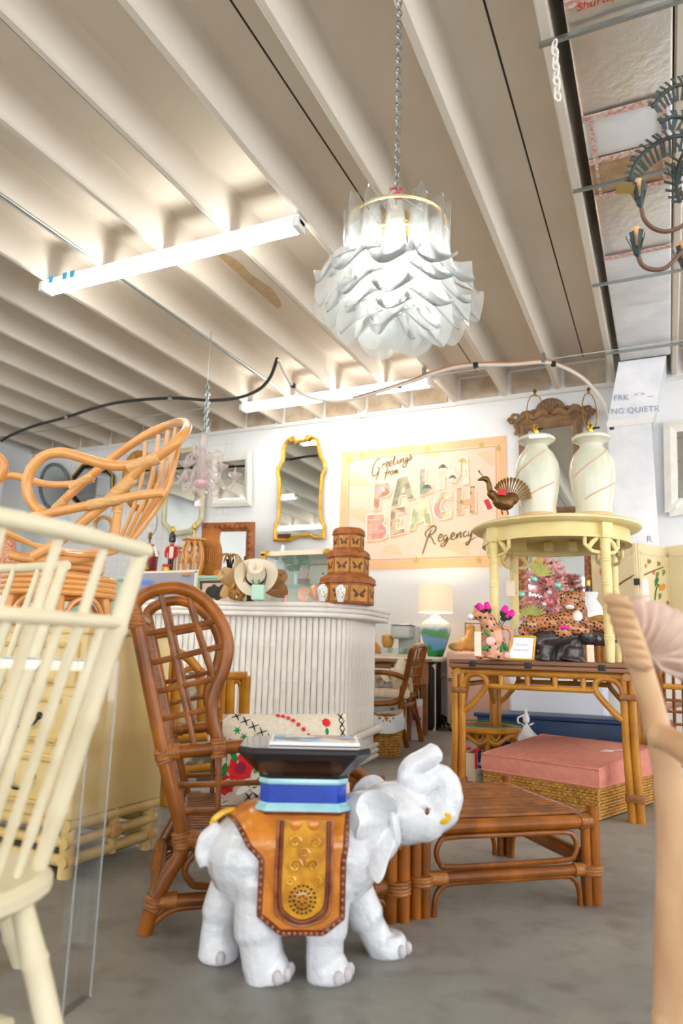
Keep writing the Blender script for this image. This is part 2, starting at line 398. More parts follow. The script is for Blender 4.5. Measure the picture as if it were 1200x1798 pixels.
# ---------------------------------------------------------------- foil duct
mfo = bpy.data.materials.new('foil'); mfo.use_nodes = True; nt = mfo.node_tree; b = nt.nodes['Principled BSDF']
b.inputs['Base Color'].default_value = rgb('#d6d2cc'); b.inputs['Metallic'].default_value = .75; b.inputs['Roughness'].default_value = .3
tc = nt.nodes.new('ShaderNodeTexCoord'); n = nt.nodes.new('ShaderNodeTexNoise'); n.inputs['Scale'].default_value = 14; n.inputs['Detail'].default_value = 5
bp = nt.nodes.new('ShaderNodeBump'); bp.inputs['Strength'].default_value = .35; bp.inputs['Distance'].default_value = .02
nt.links.new(tc.outputs['Object'], n.inputs['Vector']); nt.links.new(n.outputs['Fac'], bp.inputs['Height']); nt.links.new(bp.outputs[0], b.inputs['Normal'])
M['foil'] = mfo
mat('foil_white', '#f1f1f3', .45, '#e2e4ea', 4, metal=.15, bump=.35, bscale=16)
mat('foil_tan', '#c8ad8c', .5, '#b3906c', 8, metal=.3, bump=.3, bscale=20)
mat('tape_red', '#c98a7e', .6, '#d6c8be', 45, lo=.4, hi=.58)
mat('grey_print', '#8d99ad', .7)
du = thing('foil_duct', 'foil wrapped air duct along the ceiling, dropping down the back wall', 'air duct', (-.04, 5, ZB))
dx0, dx1, dz0 = -.275, .2, 3.79
segs = [(-3, 2.35, 'foil'), (2.35, 2.95, 'foil'), (2.95, 3.75, 'foil'), (3.75, 4.12, 'foil_white'), (4.12, 4.5, 'foil_tan'), (4.5, 5.3, 'foil'), (5.3, 6.2, 'foil_white'), (6.2, 7.42, 'foil_white')]
for y0, y1, mm in segs:
    MB().rbox(((dx0+dx1)/2, (y0+y1)/2, dz0+.19), (dx1-dx0, y1-y0-.006, .36), .015).build('duct_section', mm, du)
for y in (2.35, 2.95, 3.74, 4.13, 4.5, 5.3): 
    MB().box(((dx0+dx1)/2, y, dz0-.002), (dx1-dx0-.01, .045, .006)).build('joint_tape', 'tape_red', du)
for x in (dx0+.045, dx1-.045):
    MB().box((x, 3.95, dz0-.002), (.03, .34, .005)).build('joint_tape', 'tape_red', du)
    MB().box((x, 4.3, dz0-.002), (.02, .34, .005)).build('joint_tape', 'tape_red', du)
# sloping drop and riser
A0, A1, B0, B1 = V(-.29, 7.40, 3.79), V(.16, 7.40, 3.79), V(-.44, 7.62, 3.22), V(.0, 7.62, 3.20)
MB().add([A0, A1, B1, B0, V(-.29, YB, 3.79), V(.16, YB, 3.79), V(.0, YB, 3.2), V(-.44, YB, 3.22)], [(0, 1, 2, 3), (4, 7, 6, 5), (0, 4, 5, 1), (3, 2, 6, 7), (0, 3, 7, 4), (1, 5, 6, 2)]).build('duct_elbow', 'foil_white', du)
MB().rbox((-.23, (7.62+YB)/2, 2.34), (.43, YB-7.62, 1.76), .015).build('duct_riser', 'foil_white', du)
MB().box((-.225, 7.614, 3.2), (.445, .012, .07)).build('joint_tape', 'white_paint', du)
xd, ud = (B1-B0).normalized(), (A0-B0).normalized()
nrm = xd.cross(ud).normalized()
text('NG QUIETR', 'lettering', 'grey_print', du, lerp(B0, A0, .14)+xd*.02+nrm*.004, xd, ud, .085, .001, spacing=1.05)
text('FRK  \'\' \'\' --', 'lettering', 'grey_print', du, lerp(B0, A0, .36)+xd*.02+nrm*.004, xd, ud, .085, .001, spacing=1.05)
text('R', 'lettering', 'grey_print', du, V(-.13, 7.617, 1.93), (1, 0, 0), (0, 0, 1), .09, .001)
text('Shurtape', 'lettering', 'red', du, V(-.22, 3.0, dz0-.006), (1, .0, 0), (0, -1, 0), .06, .0008, shear=.2)
sp = thing('duct_strut', 'steel strut holding up the foil duct where the short chain hangs', 'strut', (0, 3.1, 3.74), 'duct struts')
MB().box((-.02, 3.1, 3.76), (.78, .022, .022)).build('rail', 'steel', sp)
for y, lb in ((4.33, 'steel strut under the foil duct beside the palm chandelier'), (5.63, 'steel strut under the foil duct below the palm chandelier candles'), (7.06, 'steel strut under the foil duct close to its drop')):
    tag(MB().box((-.02, y, 3.755), (.74, .02, .02)).build('duct_strut', 'steel'), lb, 'strut', 'duct struts')
def chain(mb, p, q, link=.03, r=.0032, w=.3):
    p, q = Vector(p), Vector(q); d = q-p; n = max(2, int(d.length/(link*.78))); t = d.normalized(); u = t.orthogonal().normalized(); w2 = t.cross(u)
    for i in range(n):
        c = p+d*((i+.5)/n); e = u if i % 2 else w2
        mb.tube([c+t*(link/2*math.cos(a))+e*(link*w*math.sin(a)) for a in [2*PI*k/8 for k in range(8)]], r, 5, closed=True)
    return mb
q0 = V(-.335, 3.09, 3.75)
ch = chain(MB(), q0, q0+V(.005, 0, -.34), .05, .006, .36).build('white_chain', 'white_paint'); tag(ch, 'short white chain dangling from the first duct strut', 'chain')
# left wall riser
lr = thing('foil_riser', 'pale foil covered riser standing at the far left wall', 'air duct', (-8.9, 6.75, 0))
MB().rbox((-8.98, 6.6, 1.8), (.6, .9, 3.58), .02).build('riser_body', 'foil_white', lr)
for z in (1.2, 2.4, 3.3): MB().rbox((-8.97, 6.6, z), (.63, .94, .05), .01).build('band', 'white_paint', lr)
# ---------------------------------------------------------------- ceramic elephant stool
def plate(mb, o, ux, uy, poly, th=.002):
    ux, uy = Vector(ux), Vector(uy); n = ux.cross(uy).normalized()
    return mb.prism([Vector(o)+ux*a+uy*b for a, b in poly], n*th)
def disc(rx, ry=None, n=16, cx=0, cy=0, a0=0, wob=0, lobes=0):
    ry = ry or rx; out = []
    for k in range(n):
        a = 2*PI*k/n; q = 1+wob*math.cos(lobes*a); x, y = rx*q*math.cos(a), ry*q*math.sin(a)
        out.append((cx+x*math.cos(a0)-y*math.sin(a0), cy+x*math.sin(a0)+y*math.cos(a0)))
    return out
mat('ceramic_white', '#e2e5ea', .14, '#d3d6dc', 14, coat=.6, bump=.4, bscale=55)
mat('glaze_amber', '#d98a2c', .18, '#c0701c', 16, coat=.5, bump=.25, bscale=60)
mat('glaze_gold', '#dba023', .16, '#b87a18', 30, coat=.5)
mat('glaze_brown', '#7a3f22', .25, '#5c2a18', 40, coat=.4)
mat('glaze_bead', '#a8643c', .25, '#82421f', 40, coat=.4)
mat('glaze_dark', '#1c1719', .14, '#2a2123', 8, coat=.6)
mat('glaze_blue', '#1f46b4', .16, '#173393', 10, coat=.6)
mat('glaze_aqua', '#a6d6dc', .2, '#8ec4cf', 14, coat=.5)
mat('yellow', '#e6bc1f', .3, '#d3a416', 20, coat=.3)
mat('toenail', '#c3bfc2', .3)
EB = V(-.875, 1.745, 0); ef = Fr(EB, math.radians(27))
el = thing('elephant_stool', 'white glazed ceramic elephant stool with raised trunk and amber saddle cloth', 'elephant stool', EB)
b = MB()
R27 = Matrix.Rotation(math.radians(27), 3, 'Z')
def eb(x, y, z, r, tilt=0): b.ball(ef(x, y, z), r, 20, R27@Matrix.Rotation(tilt, 3, 'Y'))
eb(-.03, 0, .262, (.2, .122, .118)); eb(-.125, 0, .255, (.133, .124, .12)); eb(.075, 0, .262, (.12, .112, .122)); eb(.14, 0, .315, (.11, .085, .1), -.5)
eb(.235, 0, .362, (.1, .074, .078), .25); eb(.205, 0, .4, (.055, .06, .038)); eb(.305, 0, .342, (.052, .046, .052)); eb(.285, 0, .318, (.055, .036, .03), -.3)
eb(.322, -.012, .322, (.028, .02, .022)); eb(.335, 0, .398, (.014, .02, .014))
b.tube(cr([ef(x, y, z) for x, y, z in ((.30, 0, .345), (.348, .004, .358), (.37, .008, .39), (.371, .012, .425), (.352, .012, .453), (.322, .006, .447), (.294, -.006, .43), (.27, -.014, .43), (.257, -.016, .452), (.267, -.014, .48), (.297, -.012, .496), (.327, -.01, .513), (.343, -.01, .524))], 5), [.046, .042, .037, .034, .031, .029, .028, .028, .029, .028, .028, .028, .018], 14)
def leg(pts, rs): b.tube(cr([ef(*q) for q in pts], 4), rs, 16)
leg([(-.11, -.055, .22), (-.112, -.07, .12), (-.1, -.075, .05), (-.088, -.077, .0)], [.075, .062, .052, .05])
leg([(.06, -.055, .22), (.052, -.068, .12), (.05, -.074, .05), (.055, -.077, .0)], [.065, .054, .046, .047])
leg([(-.18, .05, .22), (-.212, .045, .12), (-.222, .035, .05), (-.222, .03, .0)], [.07, .052, .044, .045])
leg([(.11, .05, .2), (.15, .06, .11), (.19, .068, .04), (.212, .072, .0)], [.065, .05, .04, .04])
for x, y in ((-.088, -.077), (.055, -.077), (-.222, .03), (.216, .072)): b.lathe([(.047, .0), (.053, .008), (.05, .03), (.04, .05)], ef(x+.006, y, 0), 16)
b.tube(cr([ef(*q) for q in ((-.225, -.02, .325), (-.256, -.03, .305), (-.268, -.035, .27), (-.258, -.04, .235))], 5), [.02, .017, .015, .012], 10)
remesh(b, 'body', 'ceramic_white', el, .0048, 4)
# ears: soft folded flaps standing off the neck
EO = [(.222, .4), (.205, .422), (.178, .435), (.15, .433), (.127, .415), (.117, .388), (.126, .36), (.119, .33), (.123, .3), (.142, .284), (.15, .262), (.157, .238), (.172, .226), (.188, .242), (.202, .272), (.222, .3)]
def ear(sg):
    eo = cr([V(x, 0, z) for x, z in EO], 4); N = len(eo)
    def f(u, v):
        q = eo[min(N-1, int(v*(N-1)+.5))]; c = V(.218, 0, .352); w = u**.9
        x, z = lerp(c.x, q.x, w), lerp(c.z, q.z, w); off = .066+.045*u-.018*u**3+.016*math.sin(v*17+.5)*u**2+.012*math.sin(v*9)*u
        return ef(x, sg*off, z)
    return MB().grid(f, 9, 60, .006*sg).build('ear', 'ceramic_white', el, 70)
ear(-1); ear(1)
for sg in (-1, 1):
    MB().tube(cr([ef(.215, sg*.07, .395), ef(.215, sg*.08, .36), ef(.222, sg*.08, .32), ef(.218, sg*.07, .29)], 5), [.008, .012, .011, .006], 8).build('ear_fold', 'ceramic_white', el)
    e = MB().ball(ef(.298, sg*.047, .378), (.0135, .008, .011), 12, R27).build('eye', 'toenail', el)
    MB().ball(ef(.302, sg*.0535, .3765), (.006, .004, .0085), 10, R27).build('iris', 'glaze_brown', e)
    MB().tube(cr([ef(.282, sg*.05, .378), ef(.297, sg*.056, .391), ef(.313, sg*.05, .383)], 4), .004, 6).build('eyelid', 'ceramic_white', el)
    MB().tube(cr([ef(.335, sg*.03, .348), ef(.352, sg*.034, .352), ef(.36, sg*.034, .362), ef(.352, sg*.034, .37)], 4), [.008, .0085, .008, .005], 8).build('tusk_cap', 'yellow', el)
for x, y, dirs in ((-.088, -.077, (-.7, -.1, .5)), (.055, -.077, (-.7, -.1, .5)), (.216, .072, (-.5, .1)), (-.222, .03, (-.9,))):
    for d in dirs:
        a = d-.45; MB().ball(ef(x+.006+.05*math.cos(a), y+.05*math.sin(a), .02), (.013, .013, .017), 10).build('toenail', 'toenail', el)
# saddle cloth
def clothp(x, t):
    """t: 0 near hem .. 1 far hem; returns y,z"""
    hem = .124+max(0, abs(x+.008)-.05)*.75
    if t < .38:
        k = t/.38; z = lerp(hem, .31, k); y = -.136+.012*max(0, .2-z)/.1*0
        return y, z
    if t > .62:
        k = (1-t)/.38; return .136, lerp(hem, .31, k)
    a = PI*(t-.38)/.24; return -.136*math.cos(a), .31+.072*math.sin(a)
def cloth(u, v):
    t = v; x0, x1 = -.108, .086
    top = max(0, 1-abs(t-.5)/.2); x0 -= .1*top**1.3; x1 += .012*top
    x = lerp(x0, x1, u); y, z = clothp(max(-.108, min(.086, x)), t)
    if top > 0: z += -.045*max(0, (-.13-x)/.1)**1.5
    return ef(x, y, z)
MB().grid(cloth, 20, 60, .008).build('saddle_cloth', 'glaze_amber', el)
edge = [cloth(0, v/70) for v in range(71)] + [cloth(u/30, 1) for u in range(1, 31)] + [cloth(1, 1-v/70) for v in range(1, 71)] + [cloth(1-u/30, 0) for u in range(1, 30)]
def side_out(q, d): 
    c = EB+V(0, 0, q.z); n = ef(0, -1, 0)-ef(0, 0, 0); return q+n*d
MB().tube([side_out(q, .006) if (q-EB).dot(ef(0, -1, 0)-EB) > 0 else side_out(q, -.006) for q in edge], .0075, 7, closed=True).build('cloth_border', 'glaze_brown', el)
bd = None; acc = 0
for i in range(len(edge)-1):
    acc += (edge[i+1]-edge[i]).length
    if acc > .0125:
        acc = 0; q = edge[i+1]
        if (q-EB).dot(ef(0, -1, 0)-EB) < .02: continue
        p = side_out(q, .0125)
        if bd is None: bd = MB().ball(p, .0045, 6).build('bead', 'glaze_bead', el); b0 = p
        else:
            o = bpy.data.objects.new('bead', bd.data); COL.objects.link(o); o.parent = el; o.location = p-b0
# centre panel with beaded frame, scrolls and flower
ex, ez = ef(1, 0, 0)-ef(0, 0, 0), V(0, 0, 1); yo = -.1455
def on(x, z, d=0): return ef(x, yo-d, z)
pan = [(-.062, .372), (-.062, .2), (-.045, .165), (-.008, .15), (.03, .165), (.048, .2), (.048, .372)]
MB().prism([on(x, z) for x, z in pan], ef(0, -.004, 0)-ef(0, 0, 0)).build('cloth_panel', 'glaze_gold', el)
for d, r, nm in ((0, .005, 'glaze_brown'), (.009, .004, 'glaze_bead')):
    MB().tube(cr([on(x+(-d if x < -.008 else d if x > -.008 else 0), z-(d if z < .3 else 0), .004) for x, z in pan], 5), r, 7).build('panel_frame', nm, el)
def spiral(cx, cz, r, sg, turns=1.5, a0=0): return [on(cx+sg*r*(1-k/26)*math.cos(a0+turns*2*PI*k/22), cz+r*(1-k/26)*math.sin(a0+turns*2*PI*k/22), .006) for k in range(23)]
for cx, cz, r, sg in ((-.028, .272, .017, 1), (.014, .272, .017, -1), (-.03, .325, .014, 1), (.018, .322, .014, -1), (-.008, .3, .012, 1), (-.038, .238, .012, 1), (.026, .236, .012, -1)):
    MB().tube(spiral(cx, cz, r, sg), .0042, 6).build('scroll', 'glaze_gold', el)
for cx in (-.03, .012): MB().ball(on(cx, .362, .004), (.014, .006, .012), 12, R27).build('boss', 'glaze_amber', el)
fl_ = MB().ball(on(-.008, .198, .002), (.026, .007, .026), 16, R27).build('flower', 'glaze_gold', el)
for ring, cnt, mm in ((.03, 18, 'glaze_dark'), (.02, 13, 'glaze_dark'), (.009, 6, 'glaze_brown')):
    for k in range(cnt):
        a = 2*PI*k/cnt+ring*40; MB().ball(on(-.008+ring*math.cos(a), .198+ring*math.sin(a), .006 if ring > .025 else .009), (.0038, .003, .0026), 6, R27).build('petal_mark', mm, fl_)
MB().tube(cr([ef(-.19, -.03, .37), ef(-.215, -.045, .365), ef(-.235, -.055, .352), ef(-.245, -.06, .34)], 4), [.006, .008, .008, .004], 8).build('tassel', 'yellow', el)
# pedestal and tray (octagonal: corners cut)
def octo(hx, hy, c): return [(-hx+c, -hy), (hx-c, -hy), (hx, -hy+c), (hx, hy-c), (hx-c, hy), (-hx+c, hy), (-hx, hy-c), (-hx, -hy+c)]
def oct_loft(name, m, prof, cx=-.015, cy=0):
    mb = MB(); vs = []
    for z, hx, hy, c in prof: vs += [ef(cx+x, cy+y, z) for x, y in octo(hx, hy, c)]
    n = len(prof); fs = [(i*8+k, i*8+(k+1) % 8, (i+1)*8+(k+1) % 8, (i+1)*8+k) for i in range(n-1) for k in range(8)]
    fs += [tuple(range(8))[::-1], tuple((n-1)*8+k for k in range(8))]
    return mb.add(vs, fs).build(name, m, el, 25)
oct_loft('pedestal_foot', 'glaze_brown', [(.368, .118, .092, .025), (.38, .12, .094, .025)])
oct_loft('pedestal_moulding', 'glaze_aqua', [(.379, .12, .094, .025), (.388, .118, .092, .025), (.394, .112, .088, .024), (.398, .111, .087, .024)])
oct_loft('pedestal_block', 'glaze_blue', [(.397, .109, .085, .024), (.443, .109, .085, .024)])
oct_loft('pedestal_moulding', 'glaze_aqua', [(.442, .111, .087, .024), (.447, .113, .089, .024), (.456, .112, .088, .024)])
oct_loft('tray', 'glaze_dark', [(.455, .112, .088, .024), (.464, .114, .09, .025), (.478, .128, .1, .028), (.5, .15, .118, .034), (.512, .162, .127, .036), (.52, .167, .131, .037), (.528, .167, .131, .037), (.533, .163, .128, .036)])
# magazine lying on the tray
mg = thing('magazine', 'open-faced glossy magazine lying on the elephant stool', 'magazine', ef(0, 0, .534))
MB().fbox(ef, -.105, .125, -.08, .085, .5345, .542).build('pages', 'white', mg)
mcov = bpy.data.materials.new('magazine_cover'); mcov.use_nodes = True; nt = mcov.node_tree; bs = nt.nodes['Principled BSDF']; bs.inputs['Roughness'].default_value = .4
tc = nt.nodes.new('ShaderNodeTexCoord'); mp = nt.nodes.new('ShaderNodeMapping'); mp.inputs['Scale'].default_value = (14, 22, 5); vo = nt.nodes.new('ShaderNodeTexVoronoi'); vo.distance = 'CHEBYCHEV'; vo.inputs['Scale'].default_value = 1
rp = nt.nodes.new('ShaderNodeValToRGB'); rp.color_ramp.interpolation = 'CONSTANT'
for i, c in enumerate(('#8fb2d8', '#4f74ac', '#b98a68', '#dcd2b6', '#6c6458', '#b4cede')):
    e = rp.color_ramp.elements[i] if i < 2 else rp.color_ramp.elements.new(i/6)
    e.position = i/6; e.color = rgb(c)
nt.links.new(tc.outputs['Object'], mp.inputs[0]); nt.links.new(mp.outputs[0], vo.inputs['Vector']); nt.links.new(vo.outputs['Color'], rp.inputs[0]); nt.links.new(rp.outputs[0], bs.inputs['Base Color'])
M['magazine_cover'] = mcov
MB().fbox(ef, -.098, .118, -.066, .078, .542, .5432).build('cover_print', 'magazine_cover', mg)
# ---------------------------------------------------------------- rattan wing chair + ottoman
def rlink(par, pts, r, name='pole', m='rattan_dark', n=10, sm=0): return bar(name, m, par, pts, r, n, sm)
def wrap(par, p, q, r, m='rattan_wrap', name='binding'):
    p, q = Vector(p), Vector(q); k = max(3, int((q-p).length/.008)); mb = MB()
    pts = []; rs = []
    for i in range(k):
        pts += [lerp(p, q, (i+.1)/k), lerp(p, q, (i+.5)/k), lerp(p, q, (i+.9)/k)]; rs += [r, r*1.06, r]
    return mb.tube(pts, rs, 10).build(name, m, par)
cf = Fr((-1.336, 1.717, 0), math.radians(36.1)); WD = .59
ch = thing('wing_chair', 'dark rattan wing chair with looped lattice sides behind the elephant', 'chair', cf(.35, .3, 0))
hoop = [(-.113, .88), (-.103, .902), (-.085, .92), (-.049, .938), (.006, .946), (.065, .929), (.112, .892), (.15, .839), (.168, .782), (.163, .719), (.143, .662), (.133, .613), (.138, .564), (.152, .516), (.16, .474)]
for y, sgn in ((0, 1), (WD, -1)):
    S = lambda l, dy=0: [cf(x, y+dy, z) for x, z in l]
    rlink(ch, S([(-.113, .89), (.003, .474), (.074, .241), (.04, .15), (.006, .079), (-.012, .0)]), .0215, 'back_leg', sm=5)
    rlink(ch, S(hoop), .0195, 'wing_hoop', sm=4)
    rlink(ch, S([(-.02, .472), (.1, .482), (.255, .494), (.4, .49), (.5, .462), (.569, .42), (.64, .366), (.69, .29), (.703, .2)]), .02, 'arm', sm=5)
    for dx in (-.016, .022): rlink(ch, S([(.70+dx, 0), (.70+dx, .3 if dx < 0 else .25)]), .021, 'front_leg')
    rlink(ch, S([(.05, .236), (.7, .236)]), .019, 'side_rail')
    rlink(ch, S([(.0, .08), (.7, .095)]), .018, 'stretcher')
    for a, c in (((-.08, .806), (.127, .851)), ((-.052, .723), (.155, .778)), ((-.024, .644), (.14, .684)), ((-.001, .569), (.132, .597)), ((.055, .385), (.66, .40)), ((.07, .313), (.69, .33))):
        rlink(ch, S([a, c]), .0085, 'lattice_rod', 'rattan_stick', 8)
    for l in ([(-.038, .928), (.09, .49)], [(.04, .938), (.09, .80), (.137, .68), (.15, .6)], [(.162, .468), (.17, .24)], [(.3, .49), (.3, .24)], [(.44, .48), (.44, .24)], [(.57, .42), (.57, .24)]):
        rlink(ch, S(l), .0085, 'lattice_rod', 'rattan_stick', 8)
    loop = [(.085, .16), (.1, .19), (.14, .207), (.35, .21), (.58, .205), (.635, .185), (.65, .158), (.635, .13), (.58, .115), (.35, .112), (.14, .115), (.1, .132)]
    bar('oval_loop', 'rattan_dark', ch, S(loop), .0095, 8, 4, True)
    rlink(ch, S([(.015, .03), (.05, .055), (.12, .065), (.4, .068), (.62, .065), (.67, .045), (.678, .0)]), .009, 'brace', sm=4)
    for a, c, r in (((-.112, .875), (-.098, .825), .0245), ((-.0, .48), (.012, .445), .025), ((.0, .474), (.05, .478), .0235), ((.155, .515), (.162, .46), .024), ((.066, .262), (.075, .215), .0255), ((.08, .238), (.13, .238), .0225), ((.01, .095), (.0, .06), .025), ((.02, .082), (.07, .084), .021), ((.63, .094), (.68, .096), .021), ((.148, .485), (.18, .487), .0235)):
        wrap(ch, cf(a[0], y, a[1]), cf(c[0], y, c[1]), r)
    wrap(ch, cf(.703, y, .075), cf(.703, y, .115), .041)
for z, x in ((.86, -.107), (.474, .0), (.245, .072), (.09, .008)): rlink(ch, [cf(x, .0, z), cf(x, WD, z)], .017, 'back_rail')
rlink(ch, [cf(.70, 0, .236), cf(.70, WD, .236)], .02, 'front_rail'); rlink(ch, [cf(.70, 0, .1), cf(.70, WD, .1)], .018, 'stretcher')
for k in range(1, 6):
    y = WD*k/6; rlink(ch, [cf(-.107, y, .86), cf(.072, y, .245)], .0085, 'back_rod', 'rattan_stick', 8)
for z, x in ((.76, -.077), (.66, -.05), (.57, -.025), (.37, .032)): rlink(ch, [cf(x, 0, z), cf(x, WD, z)], .0085, 'back_rod', 'rattan_stick', 8)
for k in range(17):
    y = .03+.53*k/16; rlink(ch, [cf(.075, y, .25), cf(.38, y, .244), cf(.7, y, .25)], .0098, 'seat_rod', 'rattan_stick', 8)
# ottoman
of = Fr((-.721, 2.19, 0), math.radians(40))
ot = thing('rattan_ottoman', 'dark rattan slatted ottoman standing beside the wing chair', 'ottoman', of(.3, .28, 0))
OW, OD = .602, .575
for (x, y) in ((0, 0), (OW, 0), (.06, OD), (OW, OD)):
    sx = .03 if x < .1 else -.03
    rlink(ot, [of(x-sx*.3, y, 0), of(x-sx*.3, y, .297)], .0185, 'leg'); rlink(ot, [of(x+sx*.75, y, 0), of(x+sx*.75, y, .25)], .0155, 'leg')
    sy = .03 if y == 0 else -.03
    rlink(ot, [of(x, y+sy, 0), of(x, y+sy, .25)], .0155, 'leg')
    wrap(ot, of(x+sx*.2, y, .09), of(x+sx*.2, y, .12), .037)
for y in (0, OD):
    T = lambda l: [of(x, y, z) for x, z in l]
    rlink(ot, T([(.0, .25), (OW, .25)]), .021, 'top_rail'); rlink(ot, T([(.0, .106), (OW, .106)]), .0175, 'stretcher')
    bar('oval_loop', 'rattan_dark', ot, T([(.058, .178), (.068, .205), (.1, .22), (.3, .221), (.5, .22), (.535, .205), (.545, .178), (.535, .15), (.5, .137), (.3, .134), (.1, .135), (.068, .15)]), .0085, 8, 4, True)
    rlink(ot, T([(.05, .0), (.055, .05), (.075, .08), (.12, .09), (.3, .09), (.49, .09), (.53, .08), (.548, .05), (.552, .0)]), .009, 'brace', sm=4)
    wrap(ot, of(.03, y, .106), of(.09, y, .106), .0205); wrap(ot, of(.53, y, .106), of(.58, y, .106), .0205); wrap(ot, of(.555, y, .25), of(.595, y, .25), .024); wrap(ot, of(.01, y, .25), of(.05, y, .25), .024)
for x in (0, OW):
    T = lambda l: [of(x, v, z) for v, z in l]
    rlink(ot, T([(.0, .255), (OD, .255)]), .02, 'top_rail'); rlink(ot, T([(.0, .125), (OD, .125)]), .0175, 'stretcher')
    rlink(ot, [of(x+(.035 if x == 0 else -.035), 0, .262), of(x+(.035 if x == 0 else -.035), OD, .262)], .013, 'slat_rail')
    bar('oval_loop', 'rattan_dark', ot, T([(.033, .19), (.05, .215), (.085, .227), (.29, .229), (.49, .227), (.535, .212), (.545, .18), (.53, .155), (.5, .146), (.29, .146), (.09, .146), (.05, .155)]), .0085, 8, 4, True)
    rlink(ot, T([(.05, .0), (.055, .06), (.075, .095), (.12, .107), (.29, .107), (.46, .107), (.5, .095), (.52, .06), (.525, .0)]), .009, 'brace', sm=4)
    wrap(ot, of(x, .02, .255), of(x, .06, .255), .023); wrap(ot, of(x, .515, .255), of(x, .555, .255), .023)
for k in range(14): rlink(ot, [of(.03, .035+.505*k/13+.004*(-1)**k, .27), of(OW*.5, .035+.505*k/13, .268+.003*(k % 3)), of(OW-.03, .035+.505*k/13-.003*(-1)**k, .27)], .0098, 'slat', 'rattan_stick', 8)
# embroidered pillow on the wing chair
mat('linen', '#ddd3c0', .95, '#d3c8b2', 60, bump=.2, bscale=300)
pl = thing('embroidered_pillow', 'cream linen pillow embroidered with red flowers on the wing chair', 'pillow', cf(.38, .4, .26))
po = cf(.185, .33, .262); px = (cf(1, .12, 0)-cf(0, 0, 0)).normalized(); pz = (V(0, 0, 1)+(cf(0, .35, 0)-cf(0, 0, 0))).normalized(); pn = px.cross(pz).normalized()
if pn.dot(CAM-po) < 0: pn = -pn
PWD, PHT = .46, .3
def pil(sg):
    def f(u, v):
        bx = (1-(2*u-1)**4)*(1-(2*v-1)**4); return po+px*(u*PWD+.0*v)+pz*(v*PHT)+pn*(.055*sg*bx**.6)
    return f
m_ = MB(); m_.grid(pil(1), 18, 14); m_.grid(pil(-1), 18, 14); m_.build('cushion', 'linen', pl)
def motif(u, v, poly, m, name='stitching', sc=1, lift=.0005):
    mb = MB(); f = pil(1); n = len(poly)
    ring = [f(max(0, min(1, u+a*sc/PWD)), max(0, min(1, v+c*sc/PHT)))+pn*(.0012+lift) for a, c in poly]
    mb.add(ring, [tuple(range(n))]); return mb.build(name, m, pl)
mat('thread_black', '#1a1c20', .9); mat('thread_red', '#d8281e', .9, '#c01a1a', 90); mat('thread_green', '#1f8a48', .9, '#177038', 90); mat('thread_wine', '#8a1a3c', .9); mat('thread_white', '#f0ece6', .9)
motif(.2, .3, [(-.082, -.085), (.09, -.02), (.09, .02), (.035, .06), (-.075, .115)], 'thread_black')
for u, v, r in ((.13, .36, .042), (.37, .34, .042), (.03, .2, .03), (.05, .62, .022)):
    motif(u, v, disc(r, n=24, wob=.12, lobes=8), 'thread_red', lift=.001); motif(u, v, disc(r*.45), 'thread_wine', lift=.0016)
for u, v, a in ((.25, .36, 1.2), (.29, .24, .3), (.08, .5, 2.0), (.33, .52, .4), (.21, .18, -.4), (.02, .36, 1.4)): motif(u, v, disc(.022, .009, a0=a), 'thread_green', lift=.0012)
for u, v, a in ((.2, .56, -.7), (.29, .56, .7), (.16, .14, .5), (.26, .12, -.5)): motif(u, v, disc(.028, .011, a0=a), 'thread_white', lift=.0014)
for u, v, a in ((.22, .61, -.8), (.27, .61, .8)): motif(u, v, disc(.022, .008, a0=a), 'thread_wine', lift=.0018)
for k in range(9):
    t = k/8; motif(.42+.3*t, .96-.38*t*t-.06*t, disc(.0085, n=12, wob=.35, lobes=6), 'thread_red', lift=.001)
for u, v in ((.1, .78), (.15, .7), (.19, .62), (.24, .68)): motif(u, v, disc(.011, n=12, wob=.5, lobes=6), 'thread_green', lift=.001)
for k in range(5):
    u, v = .08+.3*k/5, .96-.36*k/5
    for a in (.8, -.8): motif(u+.02, v, disc(.021, .0022, a0=a-.5), 'thread_black', lift=.001)
for k in range(5):
    for a in (.9, -.9): motif(.94, .95-.1*k, disc(.021, .0022, a0=a), 'thread_black', lift=.001)
motif(.8, .86, disc(.016, n=16, wob=.15, lobes=7), 'thread_red', lift=.001); motif(.8, .75, disc(.012, .006, a0=1.57), 'thread_green', lift=.001)
for k in range(3):
    for a in (.8, -.8): motif(.2+.06*k, .06, disc(.018, .0022, a0=a), 'thread_black', lift=.001)
